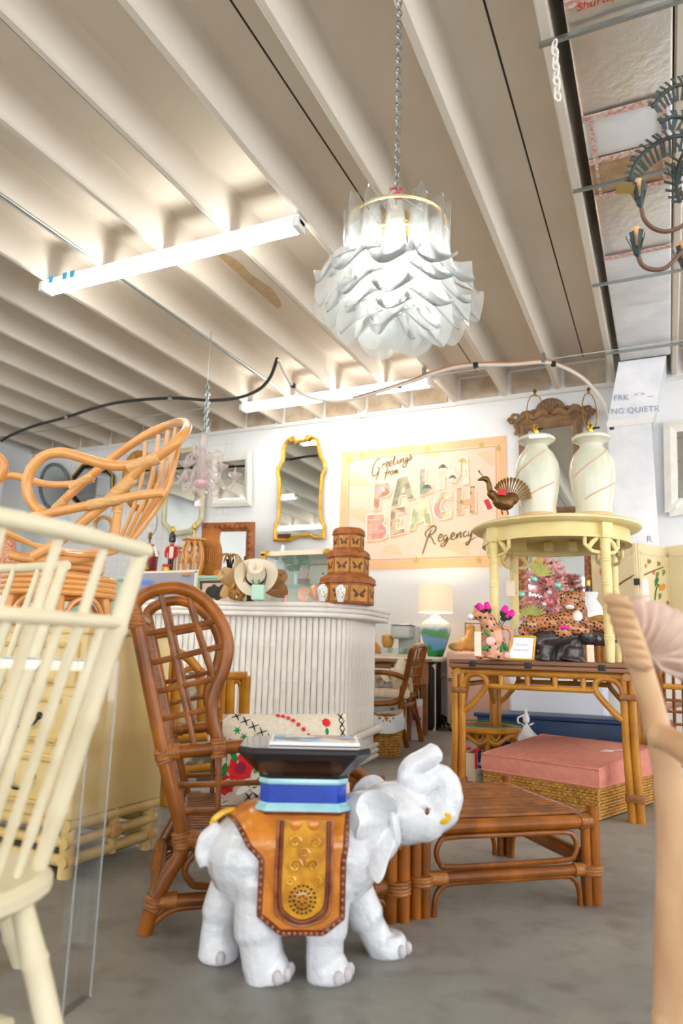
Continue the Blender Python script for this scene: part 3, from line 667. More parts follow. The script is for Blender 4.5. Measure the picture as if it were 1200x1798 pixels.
# ---------------------------------------------------------------- rattan flip-top table (axis aligned)
def S(dep): return dep/F_PX
TX0, TX1, TY0, TY1, TZ = -1.052, -.192, 3.888, 4.79, .752
gt = thing('rattan_table', 'honey rattan flip-top table with looped corners carrying the round yellow table', 'table', ((TX0+TX1)/2, (TY0+TY1)/2, 0))
for x in (TX0, TX1):
    for y in (TY0, TY1):
        sx = 1 if x == TX0 else -1; sy = 1 if y == TY0 else -1
        for dx, dy, h in ((-.02*sx, 0, .69), (.018*sx, 0, .69), (0, .036*sy, .69)):
            bar('leg', 'rattan_gold', gt, [(x+dx-.012*sx, y+dy, 0), (x+dx, y+dy, .35), (x+dx, y+dy, h)], [.0215, .02, .02], 10)
        for z in (.11, .585, .49):
            if z == .11: MB().rbox((x-.008*sx, y+.012*sy, z), (.088, .066, .05), .012).build('binding', 'rattan_band', gt)
            elif z == .585: MB().rbox((x, y+.002*sy, z), (.084, .05, .035), .01).build('binding', 'rattan_band', gt)
        # corner loops, along x and along y
        pts = [(.03, .475), (.07, .51), (.115, .56), (.148, .605), (.152, .64), (.135, .664), (.1, .674), (.06, .665), (.03, .63), (.022, .58)]
        bar('corner_loop', 'rattan_gold', gt, cr([(x+sx*a, y-.004*sy, z) for a, z in pts], 5), .0155, 10)
        bar('corner_loop', 'rattan_gold', gt, cr([(x, y+sy*(a+.02), z) for a, z in pts], 5), .0155, 10)
for y in (TY0, TY1):
    bar('rail', 'rattan_gold', gt, [(TX0-.04, y, .684), (TX1+.04, y, .684)], .0195)
    bar('apron_rail', 'rattan_gold', gt, [(TX0+.14, y, .612), (TX1-.14, y, .612)], .0155)
    for k in range(4): bar('apron_post', 'rattan_gold', gt, [(TX0+.23+k*.14, y, .612), (TX0+.23+k*.14, y, .675)], .0145)
for x in (TX0, TX1):
    bar('rail', 'rattan_gold', gt, [(x, TY0-.03, .684), (x, TY1+.03, .684)], .0195)
    bar('apron_rail', 'rattan_gold', gt, [(x, TY0+.15, .612), (x, TY1-.15, .612)], .0155)
for k, z in enumerate((.714, .738)):
    MB().rbox(((TX0+TX1)/2, (TY0+TY1)/2, z), (TX1-TX0+.09, TY1-TY0+.09, .0225), .006).build('top_leaf', 'wood_top', gt)
for x in (-.965, -.67, -.305):
    h = MB().rbox((x, TY0-.047, .726), (.036, .006, .03), .002).build('hinge', 'iron', gt)
    for dx in (-.009, .009): MB().cyl((x+dx, TY0-.052, .714), (x+dx, TY0-.052, .739), .0035, n=6).build('hinge_knuckle', 'iron', h)

# ---------------------------------------------------------------- round cream table standing on it
RX, RY, RZ = -.582, 4.36, 1.54
rt_ = thing('round_table', 'round cream faux-bamboo table standing on top of the rattan table', 'table', (RX, RY, TZ))
MB().lathe([(.0, .006), (.45, .006), (.478, .0), (.49, -.008), (.49, -.018), (.478, -.028), (.455, -.036), (.0, -.036)][::-1], (RX, RY, RZ), 64).build('tabletop', 'table_yellow', rt_)
def ring(r0, r1, z0, z1, n=64):
    mb = MB(); vs = []
    for r, z in ((r0, z0), (r1, z0), (r1, z1), (r0, z1)):
        vs += [(RX+r*math.cos(2*PI*k/n), RY+r*math.sin(2*PI*k/n), z) for k in range(n)]
    return mb.add(vs, [(i*n+k, i*n+(k+1) % n, ((i+1) % 4)*n+(k+1) % n, ((i+1) % 4)*n+k) for i in range(4) for k in range(n)])
ring(.395, .425, RZ-.115, RZ-.03).build('apron', 'table_yellow', rt_)
ring(.42, .432, RZ-.118, RZ-.1).build('apron_bead', 'table_yellow', rt_)
for a in (.25, .55): MB().box((RX+.1-a*.5+.1, RY+.28, RZ-.075), (.05, .1, .05)).build('corner_block', 'table_yellow', rt_)
MB().box((RX-.27, RY+.1, RZ-.08), (.16, .03, .07)).build('corner_block', 'table_yellow', rt_)
for sx in (-1, 1):
    for sy in (-1, 1):
        x, y = RX+sx*.305, RY+sy*.3
        prof = [(.021, TZ)]
        zz = TZ
        nodes = [TZ+.13, TZ+.29, TZ+.42, TZ+.55]
        for z in nodes:
            prof += [(.027, z-.012), (.029, z-.01), (.029, z-.004), (.027, z), (.029, z+.004), (.029, z+.01), (.0265, z+.013)]
        prof += [(.028, RZ-.125), (.034, RZ-.12), (.034, RZ-.1)]
        MB().lathe(prof, (x, y, 0), 16).build('leg', 'table_yellow', rt_)
        an = math.atan2(y-RY, x-RX); MB().box((x*.5+.5*(RX+.41*math.cos(an)), y*.5+.5*(RY+.41*math.sin(an)), RZ-.075), (.07, .07, .09), an).build('leg_block', 'table_yellow', rt_)
        for da in (-1, 1):     # fretwork bracket following the round apron
            def br(s, z): return V(RX+.415*math.cos(an+da*s/.415), RY+.415*math.sin(an+da*s/.415), z)
            b_ = MB().tube([br(.03, RZ-.2), br(.075, RZ-.195), br(.115, RZ-.16), br(.115, RZ-.115)], .011, 8)
            b_.build('bracket', 'table_yellow', rt_)
            MB().tube([br(.095, RZ-.178), br(.07, RZ-.145), br(.04, RZ-.12)], [.012, .015, .011], 8).build('bracket_strut', 'table_yellow', rt_)
q = V(RX-.305+.035, RY+.24, RZ-.18)
tg = thing('price_tag', 'pink paper price tag hanging from the round yellow table', 'price tag', PD(897, 1033, 4.35))
o = PD(897, 1033, 4.35); MB().box(o, (.055, .002, .095), YAW).build('card', 'tag', tg); MB().tube([o+V(0, 0, .04), o+V(.01, 0, .1)], .0012, 5).build('string', 'white', tg); MB().lathe([(.003, -.001), (.006, -.001), (.006, .002), (.003, .002)], o+V(0, -.001, .038), 10, Matrix.Rotation(PI/2, 3, 'X')).build('eyelet', 'brass', tg)

# pair of vase lamps
mat('lamp_celadon', '#d6d6c0', .25, '#ded6c4', 4, coat=.2)
mat('lamp_peach', '#dcb591', .4)
def vase_lamp(px, label, flip):
    d = 4.05; s = S(d); o = PD(px, 906, d); o.z = RZ+.006
    t = thing('vase_lamp', label, 'table lamp', o, 'pair of vase lamps')
    prof = [(0, 0), (27, 0), (30, 3), (31, 12), (30, 20), (36, 52), (39, 80), (37, 100), (29, 118), (21, 127), (19, 133), (25, 139), (32, 142), (33, 146), (30, 149), (10, 150), (0, 150)]
    MB().lathe([(r*s, z*s) for r, z in prof], o, 40).build('vase', 'lamp_celadon', t)
    def band(z0, z1, a0, a1, w):
        def rad(z):
            for (r0, q0), (r1, q1) in zip(prof, prof[1:]):
                if q0 <= z <= q1 and q1 > q0: return lerp(r0, r1, (z-q0)/(q1-q0))
            return 30
        pts = []
        for k in range(17):
            u = k/16; z = lerp(z0, z1, u); a = lerp(a0, a1, u); r = (rad(z)+.3)*s; pts.append(o+V(r*math.cos(a), r*math.sin(a), z*s))
        MB().tube(pts, w, 6).build('relief_band', 'lamp_peach', t)
    band(72, 118, 3.6, 5.4, .004); band(30, 60, 4.0, 5.7, .004)
    MB().lathe([(30*s, 0), (32*s, .004), (32*s, .022), (30.5*s, .03)], o, 32).build('base_ring', 'lamp_peach', t)
    k = o+V(0, 0, 150*s)
    MB().lathe([(.02, 0), (.021, .01), (.012, .014), (.017, .022), (.018, .06), (.012, .068), (.011, .08)], k, 16).build('socket', 'brass', t)
    MB().cyl(k+V(.015, -.01, .045), k+V(.045, -.03, .043), .006, n=8).build('switch', 'black', t)
    hp = [(-.014, .03), (-.035, .06), (-.05, .12), (-.048, .19), (-.03, .245), (0, .262), (.03, .245), (.048, .19), (.05, .12), (.035, .06), (.014, .03)]
    bar('harp', 'brass_old', t, cr([k+V(math.cos(YAW)*x, math.sin(YAW)*x, z) for x, z in hp], 4), .0032, 6)
    MB().lathe([(.006, .26), (.008, .268), (.006, .275), (.012, .283), (.01, .295)], k, 10).build('finial', 'brass_old', t)
    return t
vl = vase_lamp(946, 'pale green vase lamp without shade, on the round table next to the brass peacock', 0)
dup(vl, Vector(vl.location)+(PD(1044, 906, 4.0)-PD(946, 906, 4.05))*V(1, 1, 0), .35, 'pale green vase lamp without shade, on the round table next to the white duct')
# pale tag on the first lamp
o = PD(945, 766, 3.98); MB().box(o, (.1, .002, .022), YAW-.25, None).build('paper_tag', 'white', vl)
# brass peacock
mat('bronze', '#7c5a2e', .38, '#5e421f', 30, metal=.7, bump=.3, bscale=60)
d = 3.92; s = S(d); o = PD(885, 910, d); o.z = RZ+.006; pf = Fr(o, YAW)
pk = thing('brass_peacock', 'brass peacock figurine with fanned tail on the edge of the round table', 'figurine', o)
b = MB(); b.ball(pf(0, 0, 22*s), (20*s, 13*s, 15*s), 16, Matrix.Rotation(YAW, 3, 'Z')@Matrix.Rotation(.2, 3, 'Y'))
b.tube(cr([pf(-10*s, 0, 26*s), pf(-22*s, 0, 38*s), pf(-25*s, 0, 54*s), pf(-29*s, 0, 62*s), pf(-36*s, 0, 64*s)], 5), [10*s, 8*s, 5*s, 4.5*s, 5.5*s, 4*s], 10)
b.tube([pf(-34*s, 0, 64*s), pf(-46*s, 0, 60*s)], [5*s, .8*s], 8); b.ball(pf(14*s, 0, 28*s), (14*s, 10*s, 12*s), 12)
remesh(b, 'body', 'bronze', pk, .0032, 3)
MB().tube([pf(-35*s, 0, 68*s), pf(-41*s, 0, 74*s), pf(-43*s, 0, 78*s)], [.8*s, 1*s, 2*s], 6).build('crest', 'bronze', pk)
for k in range(15):
    a = .62+2.0*k/14-.35; rr = 34*s+12*s*math.sin(PI*(k+4)/18)
    c0 = pf(10*s, 3*s, 24*s); dv = (pf(math.cos(PI-a)*-1, .12, math.sin(a))-pf(0, 0, 0)); dv.normalize()
    side = dv.cross(pf(0, 1, 0)-pf(0, 0, 0)).normalized(); r2 = rr
    p0, p1, p2 = c0+dv*12*s, c0+dv*(r2*.8), c0+dv*r2
    MB().prism([p0-side*.7*s, p1-side*1.3*s, p2-side*2.8*s, p2+dv*3*s, p2+side*2.8*s, p1+side*1.3*s, p0+side*.7*s], pf(0, 1.4*s, 0)-pf(0, 0, 0)).build('tail_feather', 'bronze', pk)
for k in range(2): MB().cyl(pf((k*10-4)*s, 0, 10*s), pf((k*10-2)*s, 0, -.5*s), 1.6*s, n=6).build('foot', 'bronze', pk)
rd = MB().box(pf(-6*s, -16*s, 36*s), (16*s, .002, 10*s), YAW+.2).build('red_ribbon', 'red', pk); MB().box(pf(-30*s, -14*s, 14*s), (9*s, .002, 18*s), 0, Matrix.Rotation(YAW, 3, 'Z')@Matrix.Rotation(-.4, 3, 'Y')).build('red_ribbon', 'red', pk)
# orange shell between the lamps
mat('shell_orange', '#f0a884', .5, '#f6cdb6', 30)
o = PD(995, 905, 4.35); o.z = RZ+.006; sh = Fr(o, YAW)
def shf(u, v):
    a = lerp(-1.25, 1.25, u); r = (.012+.068*v)*(1+.05*math.cos(a*14)*v); return sh(r*math.sin(a)*1.2, .03*(1-v)**2+.008*math.cos(a*14)*v, r*math.cos(a)+.0)
shl = MB().grid(shf, 40, 8, .004).build('orange_shell', 'shell_orange'); tag(shl, 'orange scalloped shell dish between the two vase lamps', 'shell')
shl.location.z = RZ+.006
# ---------------------------------------------------------------- things on the rattan table
mat('spot_tan', '#cd8d68', .3, coat=.4); mat('spot_black', '#1d1a1c', .35)
def spots(par, obj, n, r, m='spot_black', name='spot', seed=1, cond=None, ringed=False):
    """small raised spots laid on an object's surface"""
    rnd = random.Random(seed); me = obj.data; polys = [p for p in me.polygons]; put = []; mb = MB(); off = Vector(obj['_o'])
    tries = 0
    while len(put) < n and tries < n*60:
        tries += 1; p = rnd.choice(polys); c = p.center+off; nn = p.normal
        if cond and not cond(c, nn): continue
        if any((c-q).length < r*2.1 for q in put): continue
        put.append(c); t = nn.orthogonal().normalized(); w = nn.cross(t); a0 = rnd.random()*6.3; k = rnd.uniform(.7, 1.15); e = rnd.uniform(.55, .95)
        ringv = [c+nn*.0008+(t*math.cos(a+a0)*e+w*math.sin(a+a0))*r*k*(.85+.3*rnd.random()) for a in [2*PI*i/7 for i in range(7)]]
        mb.add(ringv+[c+nn*.0022], [(i, (i+1) % 7, 7) for i in range(7)])
    if not mb.v: return
    o = mb.build(name, m, par); o['kind'] = 'stuff'; return o
# leopard on a black log
d = 3.85; s = S(d); lo = PD(1000, 1150, d); lo.z = TZ+.001; lf = Fr(lo, YAW-.1)
lg = thing('leopard_figurine', 'painted ceramic leopard lying over a dark log on the rattan table', 'figurine', lo)
def lp(x, y, dy=0):     # pixel on the figurine's own plane -> world
    return lf((x-1000)*s, dy, (1162-y)*s)
mat('log_dark', '#2e2a2e', .3, '#463d3c', 12, coat=.4, bump=.5, bscale=30); mat('leo', '#c98a5e', .3, '#b5703f', 10, coat=.4); mat('leo_white', '#eeeae8', .35, coat=.3); mat('pink', '#e0609a', .5); mat('nose_pink', '#e59aa4', .4)
b = MB(); b.tube(cr([lp(945, 1150), lp(950, 1128), lp(985, 1122), lp(1020, 1118), lp(1060, 1125), lp(1083, 1122)], 5), [.03, .05, .055, .05, .045, .032, .018], 12)
b.tube(cr([lp(955, 1163), lp(960, 1140), lp(975, 1125)], 4), [.05, .045, .04], 12); b.tube(cr([lp(1005, 1163), lp(1008, 1145), lp(1010, 1130)], 4), [.075, .06, .05], 12); b.tube(cr([lp(985, 1163, .03), lp(990, 1140, .02), lp(1000, 1125)], 4), [.05, .045, .04], 12)
b.ball(lp(1027, 1118, -.06), (.04, .035, .05), 12)
remesh(b, 'log', 'log_dark', lg, .006, 3)
b = MB(); Rl = Matrix.Rotation(YAW-.1, 3, 'Z')
b.ball(lp(965, 1098), (.1, .058, .052), 16, Rl); b.ball(lp(1000, 1092), (.085, .055, .06), 16, Rl); b.ball(lp(935, 1100), (.05, .05, .055), 14, Rl); b.ball(lp(988, 1112, -.05), (.055, .03, .035), 12, Rl)
b.tube(cr([lp(1015, 1095), lp(1018, 1075), lp(1013, 1055)], 4), [.06, .05, .045], 14)
b.ball(lp(1008, 1057, -.01), (.07, .055, .058), 16, Rl); b.ball(lp(1000, 1066, -.05), (.036, .025, .027), 12, Rl)
b.tube(cr([lp(1015, 1100), lp(1040, 1098), lp(1062, 1106), lp(1080, 1118)], 4), [.04, .032, .026, .02], 12)
b.tube(cr([lp(985, 1100, -.04), lp(1008, 1106, -.06), lp(1030, 1112, -.075)], 4), [.035, .03, .022], 12)
b.tube(cr([lp(925, 1100), lp(917, 1112), lp(930, 1122, -.03)], 4), [.02, .015, .013], 8)
for x, dy in ((991, .0), (1026, .0)): b.ball(lp(x, 1044, dy+.01), (.022, .014, .022), 10, Rl)
leo = remesh(b, 'body', 'leo', lg, .0042, 3)
spots(lg, leo, 420, .0078, seed=4)
MB().ball(lp(1000, 1068, -.056), (.028, .021, .017), 12, Rl).build('muzzle', 'leo_white', lg); MB().ball(lp(1014, 1086, -.04), (.03, .022, .04), 12, Rl).build('chest', 'leo_white', lg)
MB().ball(lp(998, 1061, -.075), (.01, .006, .005), 8, Rl).build('nose', 'nose_pink', lg)
for x, y in ((990, 1050), (1011, 1050)):
    e = MB().ball(lp(x, y, -.058), (.0095, .006, .007), 10, Rl).build('eye', 'leo_white', lg); MB().ball(lp(x, y, -.0635), (.004, .003, .005), 8, Rl).build('pupil', 'green_dark', e)
MB().ball(lp(988, 1104, -.0815), (.024, .004, .011), 12, Rl).build('pink_sticker', 'magenta', lg)
MB().box(lp(1029, 1148, -.1), (.036, .002, .09), YAW-.2).build('tag', 'tag', lg)
# cat-shaped leopard vase with tulips
d = 3.75; s = S(d); vo = PD(863, 1157, d); vo.z = TZ+.001; vf = Fr(vo, YAW)
def vp(x, y, dy=0): return vf((x-863)*s, dy, (1159-y)*s)
vv = thing('cheetah_vase', 'painted cheetah shaped pitcher with flowers on the rattan table', 'vase', vo)
Rv = Matrix.Rotation(YAW, 3, 'Z')
b = MB(); b.tube(cr([vp(866, 1158), vp(868, 1140), vp(866, 1115), vp(858, 1095), vp(848, 1082)], 4), [.066, .07, .062, .045, .034], 16)
b.ball(vp(841, 1082), (.036, .03, .03), 14, Rv); b.ball(vp(830, 1086), (.02, .02, .018), 10, Rv)
for x in (836, 850): b.ball(vp(x, 1069), (.012, .008, .016), 8, Rv)
for x in (840, 858): b.ball(vp(x, 1154, -.05), (.024, .026, .016), 10, Rv)
vb = remesh(b, 'body', 'spot_tan', vv, .0045, 3); spots(vv, vb, 80, .0095, seed=2)
MB().ball(vp(828, 1086), (.019, .022, .018), 10, Rv).build('muzzle', 'leo_white', vv)
MB().tube(cr([vp(890, 1155), vp(899, 1130), vp(897, 1108), vp(884, 1104), vp(876, 1112)], 5), [.012, .011, .011, .011, .01], 8).build('handle', 'spot_tan', vv)
mat('petal_pink', '#f2a8b4', .5, '#f6c6c0', 20)
MB().ball(vp(858, 1128, -.066), (.026, .006, .024), 12, Rv).build('painted_flower', 'petal_pink', vv)
MB().ball(vp(886, 1150, -.05), (.016, .012, .022), 12, Rv).build('painted_flower', 'petal_pink', vv)
for x, y, a in ((868, 1142, .6), (852, 1114, -.7), (876, 1140, .2), (884, 1138, -.4), (848, 1140, 1.2)):
    MB().ball(vp(x, y, -.064), (.012, .006, .026), 8, Rv@Matrix.Rotation(a, 3, 'Y')).build('painted_leaf', 'green_leaf', vv)
MB().box(vp(835, 1133, -.075), (.036, .002, .125), YAW).build('tag', 'tag', vv)
for i, (x, y, lb) in enumerate(((845, 1073, 'leaning out above the cheetah head'), (858, 1071, 'standing upright just right of the cheetah ears'), (858, 1082, 'lowest of the bunch in the cheetah pitcher'), (886, 1076, 'behind the cream table leg, smallest in the cheetah pitcher'), (889, 1084, 'beside the cream table leg, roundest in the cheetah pitcher'), (898, 1082, 'leaning furthest right in the cheetah pitcher'))):
    t = thing('tulip', 'magenta wooden tulip ' + lb, 'flower', vp(866, 1100, .01*(i % 2)), 'tulips in the cheetah pitcher')
    top = vp(x, y, -.01+.012*(i % 3)); bot = vp(866+(x-866)*.25, 1112, .0); dv = (top-bot).normalized(); Q = dv.to_track_quat('Z', 'Y').to_matrix()
    MB().tube([bot, lerp(bot, top, .5)+V(0, 0, .004), top], .002, 5).build('stem', 'green_dark', t)
    MB().lathe([(.004, -.02), (.016, -.012), (.019, .004), (.017, .02), (.012, .034), (.009, .036), (.0, .03)], top, 12, Q).build('bloom', 'magenta', t)
    MB().lathe([(.003, -.028), (.013, -.024), (.0185, -.012), (.0195, -.002), (.017, -.006), (.004, -.02)], top, 8, Q).build('calyx', 'green_dark', t)
# small framed card
fo = PD(925, 1160, 3.72); fo.z = TZ+.001; ff = Fr(fo, YAW-.1); s = S(3.72)
fr = thing('sign_frame', 'small gold bamboo frame holding a white card on the rattan table', 'sign', fo)
def fp(x, y, dy=0): 
    q = ff((x-925)*s, dy+(1159-y)*s*.22, (1159-y)*s); return q
cs = [fp(894, 1158), fp(936, 1158), fp(943, 1118), fp(899, 1118)]
for i in range(4): bar('frame_bar', 'gold_paint', fr, [cs[i], cs[(i+1) % 4]], .006, 8)
MB().add(cs+[q+(ff(0, .004, 0)-ff(0, 0, 0)) for q in cs], [(0, 1, 2, 3), (7, 6, 5, 4), (0, 4, 5, 1), (1, 5, 6, 2), (2, 6, 7, 3), (3, 7, 4, 0)]).build('card', 'white', fr)
mat('faint_print', '#d0d0d0', .8)
ux = (cs[1]-cs[0]).normalized(); uz = (cs[3]-cs[0]).normalized()
text('Artists', 'lettering', 'faint_print', fr, lerp(fp(918, 1134), fp(918, 1134), 0)-(ff(0, .004, 0)-ff(0, 0, 0)), ux, uz, .024, .0005, align='CENTER'); text('must buy!', 'lettering', 'faint_print', fr, fp(917, 1143)-(ff(0, .004, 0)-ff(0, 0, 0)), ux, uz, .02, .0005, align='CENTER')
o = PD(950, 1158, 3.95); o.z = TZ+.001; MBk = MB().rbox(o+V(0, .05, .05), (.07, .05, .1), .01, YAW).build('black_box', 'black'); tag(MBk, 'small black box between the framed card and the dark log', 'box')
# white small fabric flower by the frame
o = PD(908, 1108, 4.3); o.z = TZ+.001; b = MB()
wf = thing('white_coral', 'white coral ornament standing behind the framed card', 'ornament', o)
for k in range(7):
    a = k*.9; MB().tube(cr([o, o+V(.015*math.cos(a), .015*math.sin(a), .1), o+V(.04*math.cos(a), .04*math.sin(a), .16+.01*(k % 3))], 4), [.015, .012, .005], 7).build('branch', 'white', wf)
# white shell bowl behind leopard
o = PD(975, 1100, 4.25); o.z = TZ+.001; s4 = S(4.25); bf = Fr(o, YAW)
def bowl(u, v):
    a = 2*PI*u; r = (.03+.13*v**.8)*(1+.09*math.sin(7*a)*v); return bf(r*math.cos(a)*1.15, r*math.sin(a), .002+.21*v**1.4+.014*math.sin(7*a+1)*v)
wb = MB().grid(bowl, 56, 8, .005).build('ruffled_bowl', 'white_gloss'); tag(wb, 'white ruffled ceramic bowl behind the leopard figurine', 'bowl'); wb.location.z = TZ+.001
# ---------------------------------------------------------------- white bamboo bar
BZ = 1.0
u1 = V(math.cos(.29), math.sin(.29), 0); n1_ = V(math.sin(.29), -math.cos(.29), 0)      # along the front, outward
B1 = V(-2.20, 4.34, 0); B0 = B1-u1*1.34
arc = []
def bez(a, b_, c, t): return a*(1-t)**2+b_*2*t*(1-t)+c*t*t
corner = B1+u1*.22
E1 = corner+V(-.1, .99, 0)*.26; E2 = corner+V(-.1, .99, 0)*.75
foot = [B0, B1]+[bez(B1, corner, E1, t/8) for t in range(1, 9)]+[E2]
def along(poly, step):
    out = []; acc = 0
    for a, b_ in zip(poly, poly[1:]):
        L = (b_-a).length; t = -acc
        while t+step <= L+1e-9:
            t += step; out.append((a+(b_-a)*(t/L), (b_-a).normalized()))
        acc = L-t
    return out
def outset(poly, d):
    out = []
    for i, q in enumerate(poly):
        a = poly[max(0, i-1)]; c = poly[min(len(poly)-1, i+1)]; t = (c-a).normalized(); out.append(q+V(t.y, -t.x, 0)*d)
    return out
bb = thing('bamboo_bar', 'white bar counter faced with split bamboo poles and a rounded end', 'bar counter', (-2.6, 4.5, 0))
back = [E2+V(-.5, .15, 0), B0+V(-.12, .55, 0)]
MB().prism([q+V(0, 0, .02) for q in outset(foot, -.03)+back], (0, 0, BZ-.02)).build('carcass', 'bar_white', bb)
pole = None
for k, (q, t) in enumerate(along(foot, .0415)):
    if pole is None:
        rnd = random.Random(3); prof = []
        zs = [.03, .22, .45, .66, .86]
        prof.append((.02, .02))
        for z in zs: prof += [(.02, z-.012), (.0225, z-.004), (.0225, z+.003), (.02, z+.01)]
        prof.append((.02, BZ))
        pole = MB().lathe(prof, q, 10).build('bamboo_pole', 'bar_white', bb); p0 = q; pd = pole.data
    else:
        o = bpy.data.objects.new('bamboo_pole', pd); COL.objects.link(o); o.parent = bb
        o.location = q-p0; dz = random.uniform(-.1, .0); o.location = V(q.x-p0.x, q.y-p0.y, 0); o.scale = (1, 1, 1)
        sc = random.uniform(.93, 1.0)
        # turn each pole end for end about its own axis so the nodes do not line up
        if k % 2:
            o.rotation_euler = (PI, 0, 0); off = Vector(bb['_o']); lp0 = p0-off
            o.location = V(q.x-off.x-lp0.x, q.y-off.y+lp0.y, BZ+.02)
for k, z in enumerate((BZ+.012, BZ+.044, BZ+.076)):
    ro = outset(foot, .10+.008*k); ro = [ro[0]]+ro[1:]
    bar('top_rail', 'bar_white', bb, cr([q+V(0, 0, z) for q in ro], 4), .0175, 10)
MB().prism([q+V(0, 0, BZ-.004) for q in outset(foot, .1)+back], (0, 0, .09)).build('counter_top', 'bar_white', bb)
for k, z in enumerate((.02, .06, .1)):
    bar('base_rail', 'bar_white', bb, cr([q+V(0, 0, z) for q in outset(foot, .035)], 4), .02, 8)
bar('foot_rail', 'bar_white', bb, [E1+V(.07, -.1, .2), E2+V(.06, 0, .22)], .028, 10)
BT = BZ+.087
def onbar(px, dep, z=None):
    o = PD(px, 1060, dep); o.z = BT if z is None else z; return o
# stacked leather boxes
mat('leather', '#b0682a', .45, '#8e4c1a', 18, bump=.3, bscale=70); mat('leather_gold', '#cf963f', .45, '#b77a2c', 24, bump=.3, bscale=90); mat('leather_dark', '#6a3416', .5)
d = 4.85; s = S(d); bo = onbar(610, d)
def lbox(z0, h, r, rot, label):
    t = thing('leather_box', label, 'box', bo+V(0, 0, z0), 'stacked tooled leather boxes')
    n = 8
    def ring8(rr, z): return [bo+V(rr*math.cos(rot+2*PI*(k+.5)/n), rr*math.sin(rot+2*PI*(k+.5)/n), z) for k in range(n)]
    def loft(name, m, prof):
        vs = []; 
        for rr, z in prof: vs += ring8(rr, z0+z)
        N = len(prof); MBx = MB().add(vs, [(i*n+k, i*n+(k+1) % n, (i+1)*n+(k+1) % n, (i+1)*n+k) for i in range(N-1) for k in range(n)]+[tuple(range(n))[::-1], tuple((N-1)*n+k for k in range(n))]); return MBx.build(name, m, t, 20)
    loft('body', 'leather', [(r*.97, 0), (r, .006), (r, h*.7)])
    loft('lid', 'leather', [(r*1.03, h*.7), (r*1.05, h*.72), (r*1.05, h*.86), (r*1.0, h*.93), (r*.9, h*.98), (r*.85, h)])
    for k in range(n):
        a = rot+2*PI*(k+1)/n; ap = r*math.cos(PI/n); c = bo+V((ap+.001)*math.cos(a), (ap+.001)*math.sin(a), z0+h*.36); hw = r*math.sin(PI/n)*.88
        ux = V(-math.sin(a), math.cos(a), 0); 
        if V(math.cos(a), math.sin(a), 0).dot(CAM-bo) < 0: continue
        p = plate(MB(), c, ux, V(0, 0, 1), [(-hw, -h*.26), (hw, -h*.26), (hw, h*.26), (-hw, h*.26)], .0025).build('tooled_panel', 'leather_gold', t)
        for sg in (-1, 1):   # butterfly wings
            w1 = [(0, -.05*h), (sg*hw*.3, h*.06), (sg*hw*.72, h*.17), (sg*hw*.78, h*.06), (sg*hw*.5, -.0*h), (sg*hw*.62, -.1*h), (sg*hw*.4, -.15*h), (sg*hw*.12, -.1*h)]
            if sg < 0: w1 = w1[::-1]
            plate(MB(), c+V(math.cos(a), math.sin(a), 0)*.002, ux, V(0, 0, 1), w1, .0018).build('butterfly_wing', 'leather_dark', p)
    bar('lid_braid', 'leather', t, ring8(r*1.055, z0+h*.72), .005, 6, 0, True); bar('lid_braid', 'leather', t, ring8(r*.9, z0+h*.975), .005, 6, 0, True)
h1, h2, h3 = .2, .175, .155
lbox(0, h1, .185, .1, 'largest tooled leather box at the bottom of the stack on the bar')
lbox(h1, h2, .145, .1, 'middle tooled leather box of the stack on the bar')
lbox(h1+h2, h3, .108, .1, 'smallest tooled leather box on top of the stack on the bar')
# two painted jars
mat('porcelain', '#eceff2', .2, coat=.4); mat('daffodil', '#e8b83c', .5)
for px, lb in ((566, 'small white jar painted with yellow flowers, beside the orange shell'), (598, 'small white jar painted with yellow flowers, in front of the leather boxes')):
    o = onbar(px, 4.55); t = thing('floral_jar', lb, 'jar', o, 'painted jars on the bar')
    MB().lathe([(.018, 0), (.024, .02), (.034, .06), (.035, .08), (.026, .098), (.016, .104), (.017, .112)], o, 20).build('body', 'porcelain', t)
    MB().lathe([(.019, .111), (.019, .118), (.012, .12)], o, 14).build('lid', 'brass_old', t)
    for dx, dz in ((-.015, .05), (.01, .06), (.0, .08), (.018, .045)):
        q = o+RT*dx; q.z = o.z+dz; r_ = .033 if dz > .05 else .03; q -= V(FW.x, FW.y, 0).normalized()*math.sqrt(max(1e-6, r_*r_-dx*dx)); MB().ball(q, (.007, .004, .007), 8, Matrix.Rotation(YAW, 3, 'Z')).build('painted_flower', 'daffodil', t)
    for dx, dz in ((-.005, .035), (.012, .03), (-.016, .068)):
        q = o+RT*dx; q.z = o.z+dz; q -= V(FW.x, FW.y, 0).normalized()*(.0245 if dz < .04 else .03); MB().ball(q, (.003, .003, .009), 6).build('painted_leaf', 'green_leaf', t)
# orange conch
o = onbar(541, 4.75); cf2 = Fr(o, YAW)
cn = thing('conch_shell', 'orange conch shell lying on the bar beside the painted jars', 'shell', o)
MB().lathe([(.0, 0), (.01, .004), (.05, .03), (.056, .05), (.035, .075), (.03, .08), (.018, .1), (.006, .12), (.0, .125)], cf2(.0, 0, .062), 20, Matrix.Rotation(YAW, 3, 'Z')@Matrix.Rotation(1.35, 3, 'Y')).build('whorl', 'shell_orange', cn)
MB().grid(lambda u, v: cf2(-.03+.04*math.cos(lerp(.3, 6.0, u))*(.2+.8*v), -.03-.012*v, .055+.045*math.sin(lerp(.3, 6.0, u))*(.2+.8*v)), 20, 4, .005).build('lip', 'shell_orange', cn)
